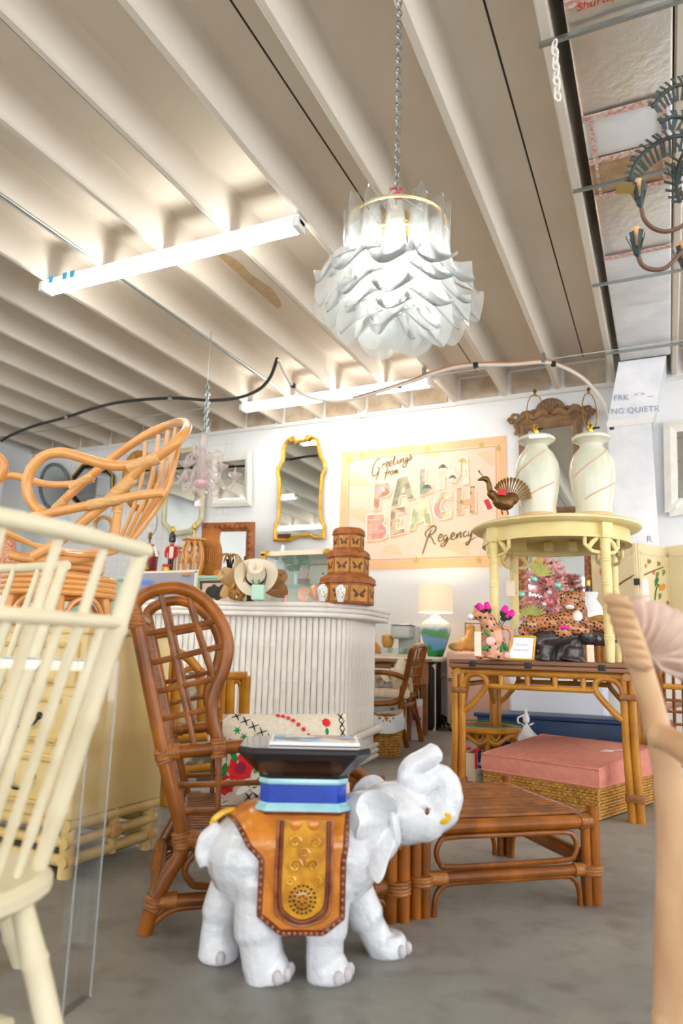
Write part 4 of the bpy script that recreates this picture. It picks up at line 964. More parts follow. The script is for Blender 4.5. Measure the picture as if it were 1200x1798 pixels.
# mint planter with green spikes and hats on a stand behind it
mat('mint', '#bfe3cf', .4); mat('hat_cream', '#ece2cc', .9, '#e2d5ba', 10); mat('hat_tan', '#cba878', .9, '#b9935f', 10); mat('hat_brown', '#a5794a', .9); mat('hat_band', '#5a2230', .8, '#2c2a4a', 60)
o = onbar(453, 4.6); mp_ = thing('mint_planter', 'square mint green pot holding glossy green sticks on the bar', 'planter', o)
MB().rbox(o+V(0, 0, .05), (.085, .085, .1), .01, YAW).build('pot', 'mint', mp_)
for dx, tilt in ((-.03, -.35), (.0, 0.03), (.03, .4)): MB().cyl(o+RT*dx+V(0, 0, .09), o+RT*(dx+.035*math.sin(tilt))+V(0, 0, .135), .006, n=8).build('green_stick', 'green_leaf', mp_)
def hat(px, py, dep, tilt, roll, m, label, k=1.0, band='hat_band'):
    o = PD(px, py, dep); t = thing('brimmed_hat', label, 'hat', o, 'hats on the bar')
    R = (Matrix.Rotation(YAW, 3, 'Z')@Matrix.Rotation(roll, 3, 'Y')@Matrix.Rotation(tilt, 3, 'X'))
    def brim(u, v):
        a = 2*PI*u; r = lerp(.085, .175, v)*k; z = .028*k*v*v*abs(math.cos(a))**2*1.3-.004; return o+R@V(r*.86*math.cos(a), r*math.sin(a), z)
    MB().grid(brim, 40, 5, .004).build('brim', m, t)
    def crown(u, v):
        a = 2*PI*u; w = min(1, v*1.35); r = (.088-.022*w)*k if v < .74 else (.066*k)*(1-(v-.74)/.26*.98)
        z = .115*k*min(1, v/.74)**.9
        if v > .7: z -= .03*k*(v-.7)/.3*math.exp(-(math.cos(a)*1.2)**2)
        pinch = 1-.25*max(0, math.sin(a))*w*abs(math.cos(a*1)); return o+R@V(r*.8*math.cos(a)*pinch, r*1.06*math.sin(a), z)
    MB().grid(crown, 36, 14).build('crown', m, t)
    if band: MB().grid(lambda u, v: o+R@V((.09-.004*v)*k*.8*math.cos(2*PI*u), (.09-.004*v)*k*1.06*math.sin(2*PI*u), (.002+.02*v)*k), 36, 2, .003).build('band', band, t)
    return t
hat(450, 1012, 4.75, .95, .12, 'hat_cream', 'cream straw hat with a dark striped band, tipped forward on the bar', .95)
hat(412, 1018, 4.85, .5, -1.15, 'hat_tan', 'tan hat hanging on its side behind the cream hat', .95, None)
hat(478, 1022, 4.9, .5, 1.0, 'hat_brown', 'brown hat half hidden behind the cream hat', .9, None)
o = onbar(440, 4.82); st = thing('hat_stand', 'gnarled brown wooden hat stand among the hats on the bar', 'stand', o)
MB().tube(cr([o, o+V(-.01, .0, .06), o+V(.012, .0, .12), o+V(0, 0, .2)], 4), [.03, .022, .018, .014], 10).build('trunk', 'wood_dark', st)
for dx in (-.09, .07): MB().tube(cr([o+V(0, 0, .08), o+RT*dx*.5+V(0, 0, .13), o+RT*dx+V(0, 0, .2)], 4), [.015, .012, .008], 8).build('branch', 'wood_mid', st)
o = onbar(415, 4.7); mk = thing('rope_knot', 'tangled honey rattan knot beside the mint planter', 'ornament', o)
for k in range(3):
    a = k*1.1; R = Matrix.Rotation(a, 3, 'Z'); MB().tube([o+V(0, 0, .06)+R@V(.055*math.cos(t), .02*math.sin(2*t), .052*math.sin(t)) for t in [2*PI*i/20 for i in range(20)]], .0085, 7, True).build('loop', 'rattan_gold', mk)
o = onbar(502, 4.75); tag(MB().lathe([(.012, 0), (.02, .01), (.012, .03), (.008, .045), (.012, .05)], o, 12).build('pink_bud_vase', 'petal_pink'), 'tiny pink ornament on the bar near the glass cabinet', 'ornament')
# ---------------------------------------------------------------- white display vitrine behind the bar
VY = 6.1
def vx(px, py): return PY(px, py, VY)
x0, x1 = vx(463, 1000).x, vx(581, 1000).x; zt = vx(520, 968).z; D = .42
vt = thing('display_case', 'white glass display case with brass corners behind the bar', 'display case', ((x0+x1)/2, VY+D/2, 0))
mg_ = bpy.data.materials.new('clear_glass'); mg_.use_nodes = True; nt = mg_.node_tree; nt.nodes.clear()
o_ = nt.nodes.new('ShaderNodeOutputMaterial'); tr = nt.nodes.new('ShaderNodeBsdfTransparent'); gl = nt.nodes.new('ShaderNodeBsdfGlossy'); gl.inputs['Roughness'].default_value = .03; ms = nt.nodes.new('ShaderNodeMixShader'); fz = nt.nodes.new('ShaderNodeFresnel'); fz.inputs[0].default_value = 1.45
tr.inputs[0].default_value = (.93, .98, .96, 1)
ms.inputs[0].default_value = .1; nt.links.new(tr.outputs[0], ms.inputs[1]); nt.links.new(gl.outputs[0], ms.inputs[2]); nt.links.new(ms.outputs[0], o_.inputs[0]); M['glass'] = mg_
mat('case_cream', '#f5e6c8', .5)
for x in (x0, x1):
    for y in (VY, VY+D): MB().box((x, y, zt/2), (.045, .045, zt)).build('post', 'case_cream', vt)
    MB().box((x, VY+D/2, zt-.02), (.045, D, .04)).build('rail', 'case_cream', vt)
for y in (VY, VY+D): MB().box(((x0+x1)/2, y, zt-.02), (x1-x0, .045, .04)).build('rail', 'case_cream', vt)
MB().box(((x0+x1)/2, VY+D/2, zt+.004), (x1-x0+.04, D+.04, .008)).build('top', 'white_paint', vt)
for x in (x0, x1):
    MB().rbox((x+(.025 if x == x0 else -.025), VY-.026, zt-.014), (.1, .01, .05), .003).build('brass_corner', 'brass', vt); MB().rbox((x, VY-.026, zt-.06), (.05, .01, .09), .003).build('brass_corner', 'brass', vt)
zsh = vx(520, 1026).z
MB().box(((x0+x1)/2, VY+D/2, zsh), (x1-x0-.04, D-.02, .012)).build('glass_shelf', 'glass', vt)
MB().box(((x0+x1)/2, VY+D/2, .7), (x1-x0-.04, D-.02, .02)).build('shelf', 'case_cream', vt)
MB().box(((x0+x1)/2, VY+D, zt/2), (x1-x0-.04, .012, zt-.06)).build('back_panel', 'white_paint', vt)
MB().box(((x0+x1)/2, VY-.005, zt*.6), (x1-x0-.05, .006, zt*.75)).build('glass_pane', 'glass', vt)
sv = VY*1.08/F_PX
def inv(px, dy=.2): 
    o = PY(px, 1026, VY+dy); o.z = zsh+.007; return o
o = inv(494); fg = thing('white_figurine', 'tall white porcelain figurine in the display case', 'figurine', o)
MB().lathe([(.0, 0), (.07, 0), (.06, .04), (.035, .12), (.05, .18), (.055, .24), (.035, .29), (.018, .33), (.024, .37), (.018, .41), (.0, .43)], o, 16).build('figure', 'porcelain', fg); MB().tube(cr([o+V(-.03, -.02, .22), o+V(-.06, -.04, .16), o+V(-.02, -.06, .14)], 3), .014, 7).build('arm', 'porcelain', fg)
o = inv(519, .15); gv = thing('leaf_vase', 'clear glass vase with large green leaves in the display case', 'vase', o)
MB().lathe([(.03, 0), (.032, .1), (.03, .18), (.028, .18), (.029, .01), (.0, .008)], o, 16, cap=False).build('glass', 'glass', gv)
for k in range(6):
    a = k*1.05; tip = o+V(.11*math.cos(a), .05*math.sin(a), .2+.07*math.sin(k*2.2)+.03); MB().tube(cr([o+V(0, 0, .02), o+V(.01*math.cos(a), 0, .17), lerp(o, tip, .7)+V(0, 0, .06)], 3), .003, 5).build('stem', 'green_leaf', gv)
    c = lerp(o, tip, .85)+V(0, 0, .04); MB().ball(c, (.07, .008, .038), 10, Matrix.Rotation(.5*math.sin(k*3), 3, 'Y')@Matrix.Rotation(a*.3, 3, 'Z')).build('leaf', 'green_leaf', gv)
o = inv(534, .12); cq = thing('coral_ornament', 'pink coral branch on a small wooden block in the display case', 'ornament', o)
MB().rbox(o+V(0, 0, .03), (.1, .08, .06), .006).build('block', 'wood_red', cq)
for k in range(6):
    a = k*1.2; MB().tube(cr([o+V(0, 0, .055), o+V(.02*math.cos(a), .02*math.sin(a), .1), o+V(.04*math.cos(a), .03*math.sin(a), .15+.02*(k % 2))], 3), [.008, .006, .007], 6).build('branch', 'petal_pink', cq)
o = inv(560, .25); pf2 = thing('gilt_picture', 'small gold framed botanical print leaning in the display case', 'picture', o)
R = Matrix.Rotation(-.25, 3, 'X')
for c, dd in (((0, 0, .008), (.3, .016, .016)), ((0, 0, .23), (.3, .016, .016)), ((-.142, 0, .12), (.016, .016, .235)), ((.142, 0, .12), (.016, .016, .235))): MB().box(o+R@V(*c), dd, 0, R).build('frame', 'gold_paint', pf2)
MB().box(o+R@V(0, .004, .12), (.27, .006, .215), 0, R).build('print', 'paper', pf2); MB().ball(o+R@V(0.03, -.003, .13), (.016, .002, .012), 8, R).build('printed_leaf', 'green_leaf', pf2)
# ---------------------------------------------------------------- white side table, lamp, fridge, desk
# white side table with lamp
ta = FL(762, 1283); TZ2 = PY(740, 1152, ta.y).z
wt = thing('white_side_table', 'white rattan side table under the blue and green lamp', 'table', (ta.x-.35, ta.y+.28, 0))
for dx in (0, -.75):
    for dy in (0, .5):
        for k in (0, .05): bar('leg', 'white_paint', wt, [(ta.x+dx-(k if dx == 0 else -k), ta.y+dy, 0), (ta.x+dx-(k if dx == 0 else -k), ta.y+dy, TZ2-.04)], .024, 10)
MB().rbox((ta.x-.375, ta.y+.25, TZ2-.03), (.9, .64, .05), .02).build('tabletop', 'white_paint', wt)
for z in (TZ2-.13, TZ2-.25): bar('rail', 'white_paint', wt, [(ta.x, ta.y, z), (ta.x-.75, ta.y, z)], .02)
for dx in (0, -.75): bar('rail', 'white_paint', wt, [(ta.x+dx, ta.y, TZ2-.2), (ta.x+dx, ta.y+.5, TZ2-.2)], .02)
o = PY(765, 1150, ta.y+.2); o.z = TZ2-.004; dl = (o-CAM).dot(FW); s = S(dl)
lm = thing('painted_lamp', 'lit table lamp with drum shade and a landscape-painted jar base', 'table lamp', o)
mpl = bpy.data.materials.new('lamp_painting'); mpl.use_nodes = True; nt = mpl.node_tree; bs = nt.nodes['Principled BSDF']; bs.inputs['Roughness'].default_value = .15
tc = nt.nodes.new('ShaderNodeTexCoord'); n = nt.nodes.new('ShaderNodeTexNoise'); n.inputs['Scale'].default_value = 5; sx = nt.nodes.new('ShaderNodeSeparateXYZ'); ad = nt.nodes.new('ShaderNodeMath'); ad.operation = 'MULTIPLY_ADD'; ad.inputs[1].default_value = .22
rp = nt.nodes.new('ShaderNodeValToRGB'); rp.color_ramp.interpolation = 'EASE'
for i, (p, c) in enumerate(((0, '#1f7a3c'), (.3, '#2f8f4c'), (.36, '#6aa6d8'), (.56, '#86b4de'), (.62, '#6aa878'), (.76, '#7ab082'), (.8, '#a6cde6'), (.87, '#f2efe8'))):
    e = rp.color_ramp.elements[i] if i < 2 else rp.color_ramp.elements.new(p)
    e.position = p; e.color = rgb(c)
mr = nt.nodes.new('ShaderNodeMapRange'); mr.inputs[1].default_value = .08; mr.inputs[2].default_value = 75*s
nt.links.new(tc.outputs['Object'], n.inputs['Vector']); nt.links.new(tc.outputs['Object'], sx.inputs[0]); nt.links.new(n.outputs['Fac'], ad.inputs[0]); nt.links.new(sx.outputs['Z'], ad.inputs[2]); nt.links.new(ad.outputs[0], mr.inputs[0]); nt.links.new(mr.outputs[0], rp.inputs[0]); nt.links.new(rp.outputs[0], bs.inputs['Base Color']); M['lamp_painting'] = mpl
MB().lathe([(r*s, z*s) for r, z in ((0, 0), (13, 0), (14, 3), (20, 20), (26, 40), (27.5, 50), (24, 59), (14, 65), (9, 67), (9, 71), (0, 71))], o, 32).build('jar_base', 'lamp_painting', lm)
MB().cyl(o+V(0, 0, 70*s), o+V(0, 0, 84*s), 3*s, n=10).build('neck', 'white_paint', lm)
sp_ = [(31*s, 77*s), (29.5*s, 125*s)]
MB().lathe(sp_+[(29.2*s, 125*s), (30.7*s, 77*s), (31*s, 77*s)], o, 40, cap=False).build('lamp_shade', 'shade', lm)
ld = bpy.data.lights.new('lamp_bulb', 'POINT'); ld.energy = 4.5; ld.color = (1, .78, .5); ld.shadow_soft_size = .06; lo2 = bpy.data.objects.new('lamp_bulb', ld); COL.objects.link(lo2); lo2.location = V(0, 0, 112*s); lo2.parent = lm
# pink fridge
fa = FL(785, 1283); fzt = PY(790, 1143, fa.y).z
fg = thing('pink_fridge', 'pale pink retro refrigerator beside the white side table', 'refrigerator', (fa.x+.4, fa.y+.3, 0))
MB().rbox((fa.x+.4, fa.y+.33, fzt/2+.02), (.8, .56, fzt-.04), .03).build('body', 'pink_fridge', fg)
MB().rbox((fa.x+.4, fa.y+.02, fzt/2+.03), (.8, .07, fzt-.08), .025).build('door', 'pink_fridge', fg)
MB().rbox((fa.x+.4, fa.y+.05, .015), (.76, .1, .03), .005).build('kick_plate', 'black', fg)
hq = PY(797, 1193, fa.y-.03); MB().rbox(hq, (.12, .03, .045), .012).build('handle', 'chrome', fg)
for k, c in enumerate(('#c0392b', '#e08a2c')): MB().lathe([(.02, 0), (.022, .01), (0, .012)], PY(828, 1172-k*8, fa.y-.014), 10, Matrix.Rotation(PI/2, 3, 'X')).build('magnet', mat('magnet%d' % k, c), fg)
# gold ceramic dog lying on the fridge
o = PY(815, 1143, fa.y+.25); o.z = fzt-.0; s = S((o-CAM).dot(FW)); gf = Fr(o, YAW)
gd = thing('gold_dog', 'amber ceramic greyhound figurine resting on the pink fridge', 'figurine', o)
mat('amber', '#d9a457', .3, '#c78d3c', 10, coat=.4); Rg = Matrix.Rotation(YAW, 3, 'Z')
b = MB()
for x, z, r in ((-12, 8, (16, 9, 8)), (4, 14, (13, 9, 12)), (14, 12, (14, 9, 12))): b.ball(gf(x*s, 0, z*s), tuple(q*s for q in r), 14, Rg)
b.tube(cr([gf(6*s, 0, 16*s), gf(10*s, 0, 28*s), gf(15*s, 0, 40*s)], 4), [9*s, 7*s, 7*s], 10); b.tube([gf(-20*s, -4*s, 5*s), gf(-2*s, -6*s, 4.5*s)], [4.5*s, 5*s], 8); b.ball(gf(12*s, 0, 42*s), (9*s, 6*s, 6*s), 10, Rg)
remesh(b, 'body', 'amber', gd, .009, 3)
# small rattan letter rack on the fridge
o = PY(832, 1143, fa.y+.45); o.z = fzt; rk = thing('letter_rack', 'small golden rattan rack holding papers on the pink fridge', 'rack', o)
for dx in (-.09, .09): bar('post', 'rattan_gold', rk, [o+V(dx, 0, 0), o+V(dx, 0, .32)], .008)
for z in (.03, .17, .31): bar('rail', 'rattan_gold', rk, [o+V(-.09, 0, z), o+V(.09, 0, z)], .007)
MB().box(o+V(0, .02, .16), (.16, .004, .26)).build('papers', 'paper', rk)
# ---------------------------------------------------------------- desk with things
dc = FL(715, 1313)
dy0 = 6.25; dzt = PY(680, 1156, dy0).z; dx0, dx1 = -2.85, PY(722, 1150, dy0).x
dk = thing('wooden_desk', 'wooden desk with dark slot handles half hidden behind the bar', 'desk', ((dx0+dx1)/2, dy0+.3, 0))
MB().rbox(((dx0+dx1)/2, dy0+.32, dzt-.015), (dx1-dx0, .68, .03), .006).build('desktop', 'wood_mid', dk)
MB().box(((dx0+dx1)/2, dy0+.34, dzt-.14), (dx1-dx0-.06, .58, .2)).build('carcass', 'wood_mid', dk)
xs = [PY(x, 1170, dy0).x for x in (640, 688, 718)]
for a, c in zip([dx0+.05]+xs[:-1], xs): 
    dr = MB().rbox(((a+c)/2, dy0+.04, dzt-.13), (c-a-.02, .03, .15), .004).build('drawer', 'wood_mid', dk)
    for f in (.3, .7): MB().box((lerp(a, c, f), dy0+.022, dzt-.12), (.035, .012, .05)).build('handle', 'iron', dr)
for x in (dx0+.06, dx1-.06):
    for y in (dy0+.08, dy0+.58): MB().box((x, y, (dzt-.24)/2), (.06, .06, dzt-.24)).build('leg', 'wood_mid', dk)
def ond(px, dy=.3):
    o = PY(px, 1150, dy0+dy); o.z = dzt; return o
o = ond(716, .45); cm = thing('coffee_machine', 'pale grey pod coffee machine on the wooden desk', 'coffee machine', o)
MB().rbox(o+V(0, .06, .16), (.2, .12, .32), .02).build('tank', 'grey_plastic', cm); MB().rbox(o+V(-.03, -.06, .255), (.2, .18, .13), .03).build('brew_head', 'grey_plastic', cm); MB().rbox(o+V(-.02, -.07, .02), (.16, .16, .04), .01).build('drip_tray', 'grey_plastic', cm); MB().rbox(o+V(-.03, -.06, .325), (.2, .18, .012), .004).build('lid', 'chrome', cm)
o = ond(681, .4); tag(MB().lathe([(.04, 0), (.045, .01), (.06, .05), (.06, .12), (.045, .13)], o+V(0, 0, .1), 16).build('amber_candle', 'amber'), 'amber glass candle standing on the pile of desk trays', 'candle')
o = ond(655, .35); tag(MB().lathe([(.0, 0), (.07, 0), (.085, .05), (.075, .1), (.03, .16), (.018, .22), (.02, .24)], o+V(0, 0, .0), 20).build('orange_vase', mat('orange', '#d98736', .35)), 'orange gourd-shaped vase on the desk beside the bar edge', 'vase')
for k, (px, lb) in enumerate(((672, 'clear glass dish on the desk nearest the orange vase'), (700, 'clear glass dish on the desk nearest the coffee machine'))):
    o = ond(px, .35); tag(MB().lathe([(.05, 0), (.1, .01), (.11, .06), (.105, .06), (.095, .015), (.0, .01)], o+V(0, 0, .04), 20).build('glass_dish', 'glass'), lb, 'dish', 'glass dishes on the desk'); tag(MB().rbox(o+V(0, 0, .02), (.2, .16, .038), .006, .1).build('desk_tray', 'cloth_cream'), ('low cream tray under the glass dish nearest the orange vase', 'low cream tray under the glass dish nearest the coffee machine')[k], 'tray', 'cream trays on the desk')
o = ond(683, .1); tag(MB().box(o+V(0, 0, .008), (.5, .2, .014), .08).build('paper_stack', 'white'), 'stack of white papers at the front of the desk', 'papers')
# black bin, cables, boxes, basket, bag
o = FL(746, 1280); o.y = min(o.y, 7.5); bn = thing('black_bin', 'tall black step bin under the white side table', 'bin', o)
MB().rbox(o+V(0, 0, .33), (.3, .3, .66), .05).build('bucket', 'black', bn); MB().rbox(o+V(0, 0, .7), (.31, .31, .07), .03).build('lid', 'black', bn)
MB().grid(lambda u, v: o+V(.17*math.cos(2*PI*u)*(1+.06*math.sin(13*u)), .17*math.sin(2*PI*u)*(1+.05*math.cos(17*u)), .62+.12*v+.02*math.sin(20*u+v)), 30, 3, .004).build('bin_liner', 'black_gloss', bn)
cbx = FL(779, 1279); cb = thing('floor_cables', 'black power cables coiled on the floor beside the fridge', 'cable', cbx)
for k in range(4): bar('cable', 'black', cb, cr([cbx+V(-.12+.05*k, -.02*k, .01), cbx+V(.0, .05-.03*k, .05+.03*k), cbx+V(.1, .03*k, .012)], 5), .009, 6)
o = FL(700, 1300); s = S((o-CAM).dot(FW)); tag(MB().rbox(o+V(-.06, .02, .19), (.26, .2, .38), .006, .2).build('white_box', 'white'), 'tall white cardboard box on the floor behind the desk chair', 'box')
o = FL(722, 1298); bg = thing('shopping_bag', 'white paper shopping bag with a pink panel behind the desk chair', 'bag', o)
bgf = Fr(o, .35); MB().add([bgf(x*k, y*k2, z) for z, k, k2 in ((0, 1, 1), (.36, 1.06, .7)) for x, y in ((-.1, -.05), (.1, -.05), (.1, .05), (-.1, .05))], [(0, 1, 5, 4), (1, 2, 6, 5), (2, 3, 7, 6), (3, 0, 4, 7), (0, 3, 2, 1)]).build('bag_body', 'white', bg)
plate(MB(), bgf(.08, -.054, .1), (bgf(1, 0, 0)-bgf(0, 0, 0)), V(0, .0, 1), [(-.07, .02), (.02, .02), (.02, .2), (-.07, .2)], -.002).build('pink_panel', mat('bag_pink', '#f2b8c4', .6), bg)
plate(MB(), bgf(.07, -.056, .1), (bgf(1, 0, 0)-bgf(0, 0, 0)), V(0, 0, 1), [(-.04, .08), (.02, .08), (.02, .1), (-.04, .1)], -.002).build('blue_print', 'navy', bg)
bar('bag_handle', 'tag', bg, cr([bgf(.01, -.035, .36), bgf(.015, -.035, .46), bgf(.04, -.035, .5), bgf(.065, -.035, .46), bgf(.07, -.035, .36)], 4), .004, 6)
o = FL(668, 1326); wbk = thing('waste_basket', 'golden wicker waste basket lined with a clear plastic bag', 'basket', o)
rw = .17
for k in range(20):
    a = 2*PI*k/20; bar('stake', 'wicker', wbk, [o+V(rw*.82*math.cos(a), rw*.82*math.sin(a), 0), o+V(rw*math.cos(a), rw*math.sin(a), .3)], .012, 6)
for k in range(15):
    z = .008+.02*k; r = lerp(rw*.83, rw, k/15); bar('weaver', 'wicker', wbk, [o+V((r+.008*(-1)**(i+k))*math.cos(2*PI*i/40), (r+.008*(-1)**(i+k))*math.sin(2*PI*i/40), z) for i in range(40)], .0105, 5, 0, True)
MB().grid(lambda u, v: o+V((rw*1.16-.02*v+.006*math.sin(31*u+4*v))*math.cos(2*PI*u), (rw*1.16-.02*v+.006*math.cos(23*u+3*v))*math.sin(2*PI*u), .2+.02*math.sin(13*u)+.12*v), 48, 6).build('liner', 'plastic_bag', wbk)
# ---------------------------------------------------------------- rattan desk chair (facing the desk, seen from its side)
A_, B_ = FL(715, 1313), FL(741, 1303)
s = S(6.1)
dcx = thing('desk_chair', 'brown rattan desk chair with lattice back at the wooden desk', 'chair', (A_+B_)/2)
def cp(x, y, far=0): return PD(x, y, 5.9+.45*far)
for far, leg_t, leg_b, sh_ in ((0, (704, 1235), (715, 1313), 0), (1, (727, 1230), (741, 1303), 1)):
    off = 0
    top = (723, 1143) if not far else (746, 1140)
    bar('back_leg', 'rattan_dark', dcx, cr([cp(*leg_b, far), cp(lerp(leg_b[0], leg_t[0], .6)-3*(1-far), lerp(leg_b[1], leg_t[1], .6), far), cp(*leg_t, far), cp(lerp(leg_t[0], top[0], .4), lerp(leg_t[1], top[1], .4), far), cp(*top, far)], 4), .024, 10)
bar('crest', 'rattan_dark', dcx, cr([cp(722, 1147), cp(726, 1139), cp(735, 1134, .5), cp(744, 1134, 1), cp(747, 1142, 1)], 4), .025, 10)
for t in (.25, .5, .75): bar('lattice_rod', 'rattan_stick', dcx, [cp(723+23*t, 1143-4*t, t), cp(703+24*t, 1225-3*t, t)], .009, 7)
for t in (.15, .32, .5, .68, .86): bar('lattice_rod', 'rattan_stick', dcx, [cp(lerp(722, 705, t), lerp(1146, 1230, t), 0), cp(lerp(746, 728, t), lerp(1143, 1228, t), 1)], .009, 7)
bar('arm', 'rattan_dark', dcx, cr([cp(710, 1190), cp(690, 1183), cp(665, 1180), cp(640, 1182), cp(625, 1195), cp(622, 1235)], 4), .022, 10)
bar('seat_rail', 'rattan_dark', dcx, cr([cp(708, 1205), cp(702, 1225), cp(690, 1234), cp(650, 1236), cp(620, 1236)], 4), .022, 10)
bar('back_rail', 'rattan_dark', dcx, [cp(706, 1226), cp(728, 1220, 1)], .02); bar('back_rail', 'rattan_dark', dcx, [cp(705, 1240), cp(727, 1233, 1)], .018)
bar('brace', 'rattan_dark', dcx, cr([cp(707, 1260), cp(712, 1240, .3), cp(722, 1240, .7), cp(729, 1262, 1)], 5), .02, 8)
bar('brace', 'rattan_dark', dcx, cr([cp(704, 1272), cp(697, 1254), cp(688, 1244)], 4), .016, 8)
for far in (0, 1): bar('front_leg', 'rattan_dark', dcx, [cp(620+20*far, 1315-9*far, far), cp(620+20*far, 1236, far)], .024)
mat('ticking', '#e6d6bd', .9, '#d8c2a4', 40, (1, 1, .05))
c = (cp(664, 1216, 0)+cp(686, 1214, 1))/2; sc = Fr(c, YAW); 
sct = tag(MB().rbox(c, (.44, .46, .085), .03, YAW-.1).build('seat_cushion', 'ticking'), 'striped cream box cushion on the desk chair', 'cushion')
o = c+V(-.06, .0, .044); tag(MB().rbox(o+V(-.04, .02, .075), (.3, .26, .15), .004, YAW).build('carton', 'white'), 'white carton sitting on the desk chair cushion', 'box')
b = MB(); rnd = random.Random(5)
o2 = c+V(.1, -.08, .06)
def crump(u, v):
    x, y = (u-.5)*.34, (v-.5)*.24; q = o2+RT*x+V(0, 0, .07+.09*math.sin(5*u+1)*math.cos(4*v)+.03*math.sin(17*u+9*v)+y*.5); q += V(FW.x, FW.y, 0)*(.07*math.sin(9*u+2)*math.cos(7*v)+.1*(v-.5)); return q
tag(MB().grid(crump, 22, 16, .004).build('cream_cloth', 'cloth_cream'), 'crumpled cream canvas cloth draped on the desk chair', 'cloth')
# ---------------------------------------------------------------- birdcage windsor chairs, left foreground
def windsor(pr, u, label, W=.40, hand=1):
    """pr: top end of one stile; u: unit along the crest to the other stile; faces hand*90deg from u"""
    u = Vector(u).normalized(); v = V(-u.y, u.x, 0)*hand; ZT, Z2, ZSE = pr.z, pr.z-.125, .41
    t = thing('windsor_chair', label, 'chair', V(pr.x, pr.y, 0)+u*W/2+v*.3, 'cream windsor chairs')
    def C_(a, f, z): return V(pr.x, pr.y, 0)+u*a+v*f+V(0, 0, z)
    lean = lambda z: .13*(ZT-z)/(ZT-ZSE)
    flare = lambda z: .02*(ZT-z)/(ZT-ZSE)
    nodes = lambda p, q, r: ([lerp(p, q, k) for k in (0, .16, .18, .2, .44, .46, .48, .72, .74, .76, 1)], [r*.8, r, r*1.16, r, r*1.02, r*1.2, r*1.02, r*1.05, r*1.2, r*1.05, r*.85])
    for a, sg in ((0, 1), (W, -1)):
        p, q = C_(a+sg*flare(ZSE), lean(ZSE)+.01, ZSE), C_(a, 0, ZT)
        pts, rs = nodes(p, q, .0155); MB().tube(pts, rs, 12).build('stile', 'chair_cream', t)
    bar('crest_rail', 'chair_cream', t, cr([C_(-.012, 0, ZT), C_(W*.25, -.012, ZT), C_(W*.5, -.018, ZT), C_(W*.75, -.012, ZT), C_(W+.012, 0, ZT)], 5), .0135, 12)
    bar('second_rail', 'chair_cream', t, cr([C_(flare(Z2), lean(Z2), Z2), C_(W*.5, lean(Z2)-.014, Z2), C_(W-flare(Z2), lean(Z2), Z2)], 5), .0115, 12)
    n = 7
    for k in range(1, n+1):
        a = W*k/(n+1); top = ZT if k in (2, 4, 6) else Z2; f0 = 0 if top == ZT else lean(Z2)
        p, q = C_(a*.86+W*.07, lean(ZSE)+.005, ZSE), C_(a, f0-.012*math.sin(PI*a/W), top)
        pts, rs = nodes(p, q, .0085); MB().tube(pts, rs, 10).build('spindle', 'chair_cream', t)
    def seat(rr, z):
        out = []
        for k in range(32):
            a = 2*PI*k/32; x = math.cos(a); y = math.sin(a); e = .62
            out.append(C_(W/2+rr*.25*math.copysign(abs(x)**e, x), .33+rr*.25*math.copysign(abs(y)**e, y), z))
        return out
    vs = seat(.9, ZSE-.045)+seat(1.0, ZSE-.028)+seat(1.0, ZSE-.012)+seat(.95, ZSE)+seat(.6, ZSE-.008)+seat(.05, ZSE-.01)
    MB().add(vs, [(i*32+k, i*32+(k+1) % 32, (i+1)*32+(k+1) % 32, (i+1)*32+k) for i in range(5) for k in range(32)]+[tuple(range(32))[::-1], tuple(160+k for k in range(32))]).build('seat', 'chair_cream', t)
    for a, f, da, df in ((.06, .14, -.05, -.14), (W-.06, .14, .05, -.14), (.05, .5, -.05, .07), (W-.05, .5, .05, .07)):
        p, q = C_(a+da, f+df, 0), C_(a, f, ZSE-.02); pts, rs = nodes(p, q, .0185); MB().tube(pts, rs, 12).build('leg', 'chair_cream', t)
    for a in (.03, W-.03): bar('stretcher', 'chair_cream', t, [C_(a, .16, .18), C_(a, .53, .18)], .012)
    bar('stretcher', 'chair_cream', t, [C_(.02, .35, .18), C_(W-.02, .35, .18)], .012)
    return t
pr = PD(250, 966, 1.22); pl_ = PD(0, 908, .95); uu = V(pl_.x-pr.x, pl_.y-pr.y, 0)
windsor(pr, uu, 'cream bamboo-turned windsor chair nearest the camera, its back towards the chest', .4, -1)
pr = PD(112, 993, 1.9); qb = PD(0, 1000, 2.0); windsor(pr, V(qb.x-pr.x, qb.y-pr.y, 0), 'cream bamboo-turned windsor chair standing behind the nearer one, by the acrylic table', .4, 1)
# ---------------------------------------------------------------- acrylic table
mac = bpy.data.materials.new('acrylic'); mac.use_nodes = True; b_ = mac.node_tree.nodes['Principled BSDF']; b_.inputs['Transmission Weight'].default_value = 1; b_.inputs['Roughness'].default_value = .02; b_.inputs['IOR'].default_value = 1.3; b_.inputs['Base Color'].default_value = (.95, .97, .98, 1); M['acrylic'] = mac
ga = M['glass'].copy(); ga.name = 'clear_acrylic'; M['glass_acr'] = ga
for n_ in ga.node_tree.nodes:
    if n_.type == 'BSDF_TRANSPARENT': n_.inputs[0].default_value = (.985, .99, .995, 1)
    if n_.type == 'MIX_SHADER': n_.inputs[0].default_value = .07
ac0 = PD(166, 1172, 1.62); ac0.z = .735
af = Fr((ac0.x, ac0.y, 0), math.radians(100))
at_ = thing('acrylic_table', 'clear acrylic waterfall table between the cream chair and the chest', 'table', af(.12, .25, 0))
MB().fbox(af, 0, .1, 0, .5, .71, .735).build('top_slab', 'glass_acr', at_)
MB().fbox(af, 0, .1, 0, .022, 0, .7105).build('end_panel', 'glass_acr', at_); MB().fbox(af, 0, .1, .478, .5, 0, .7105).build('end_panel', 'glass_acr', at_)
mat('acrylic_edge', '#dfe6e6', .2, trans=.6)
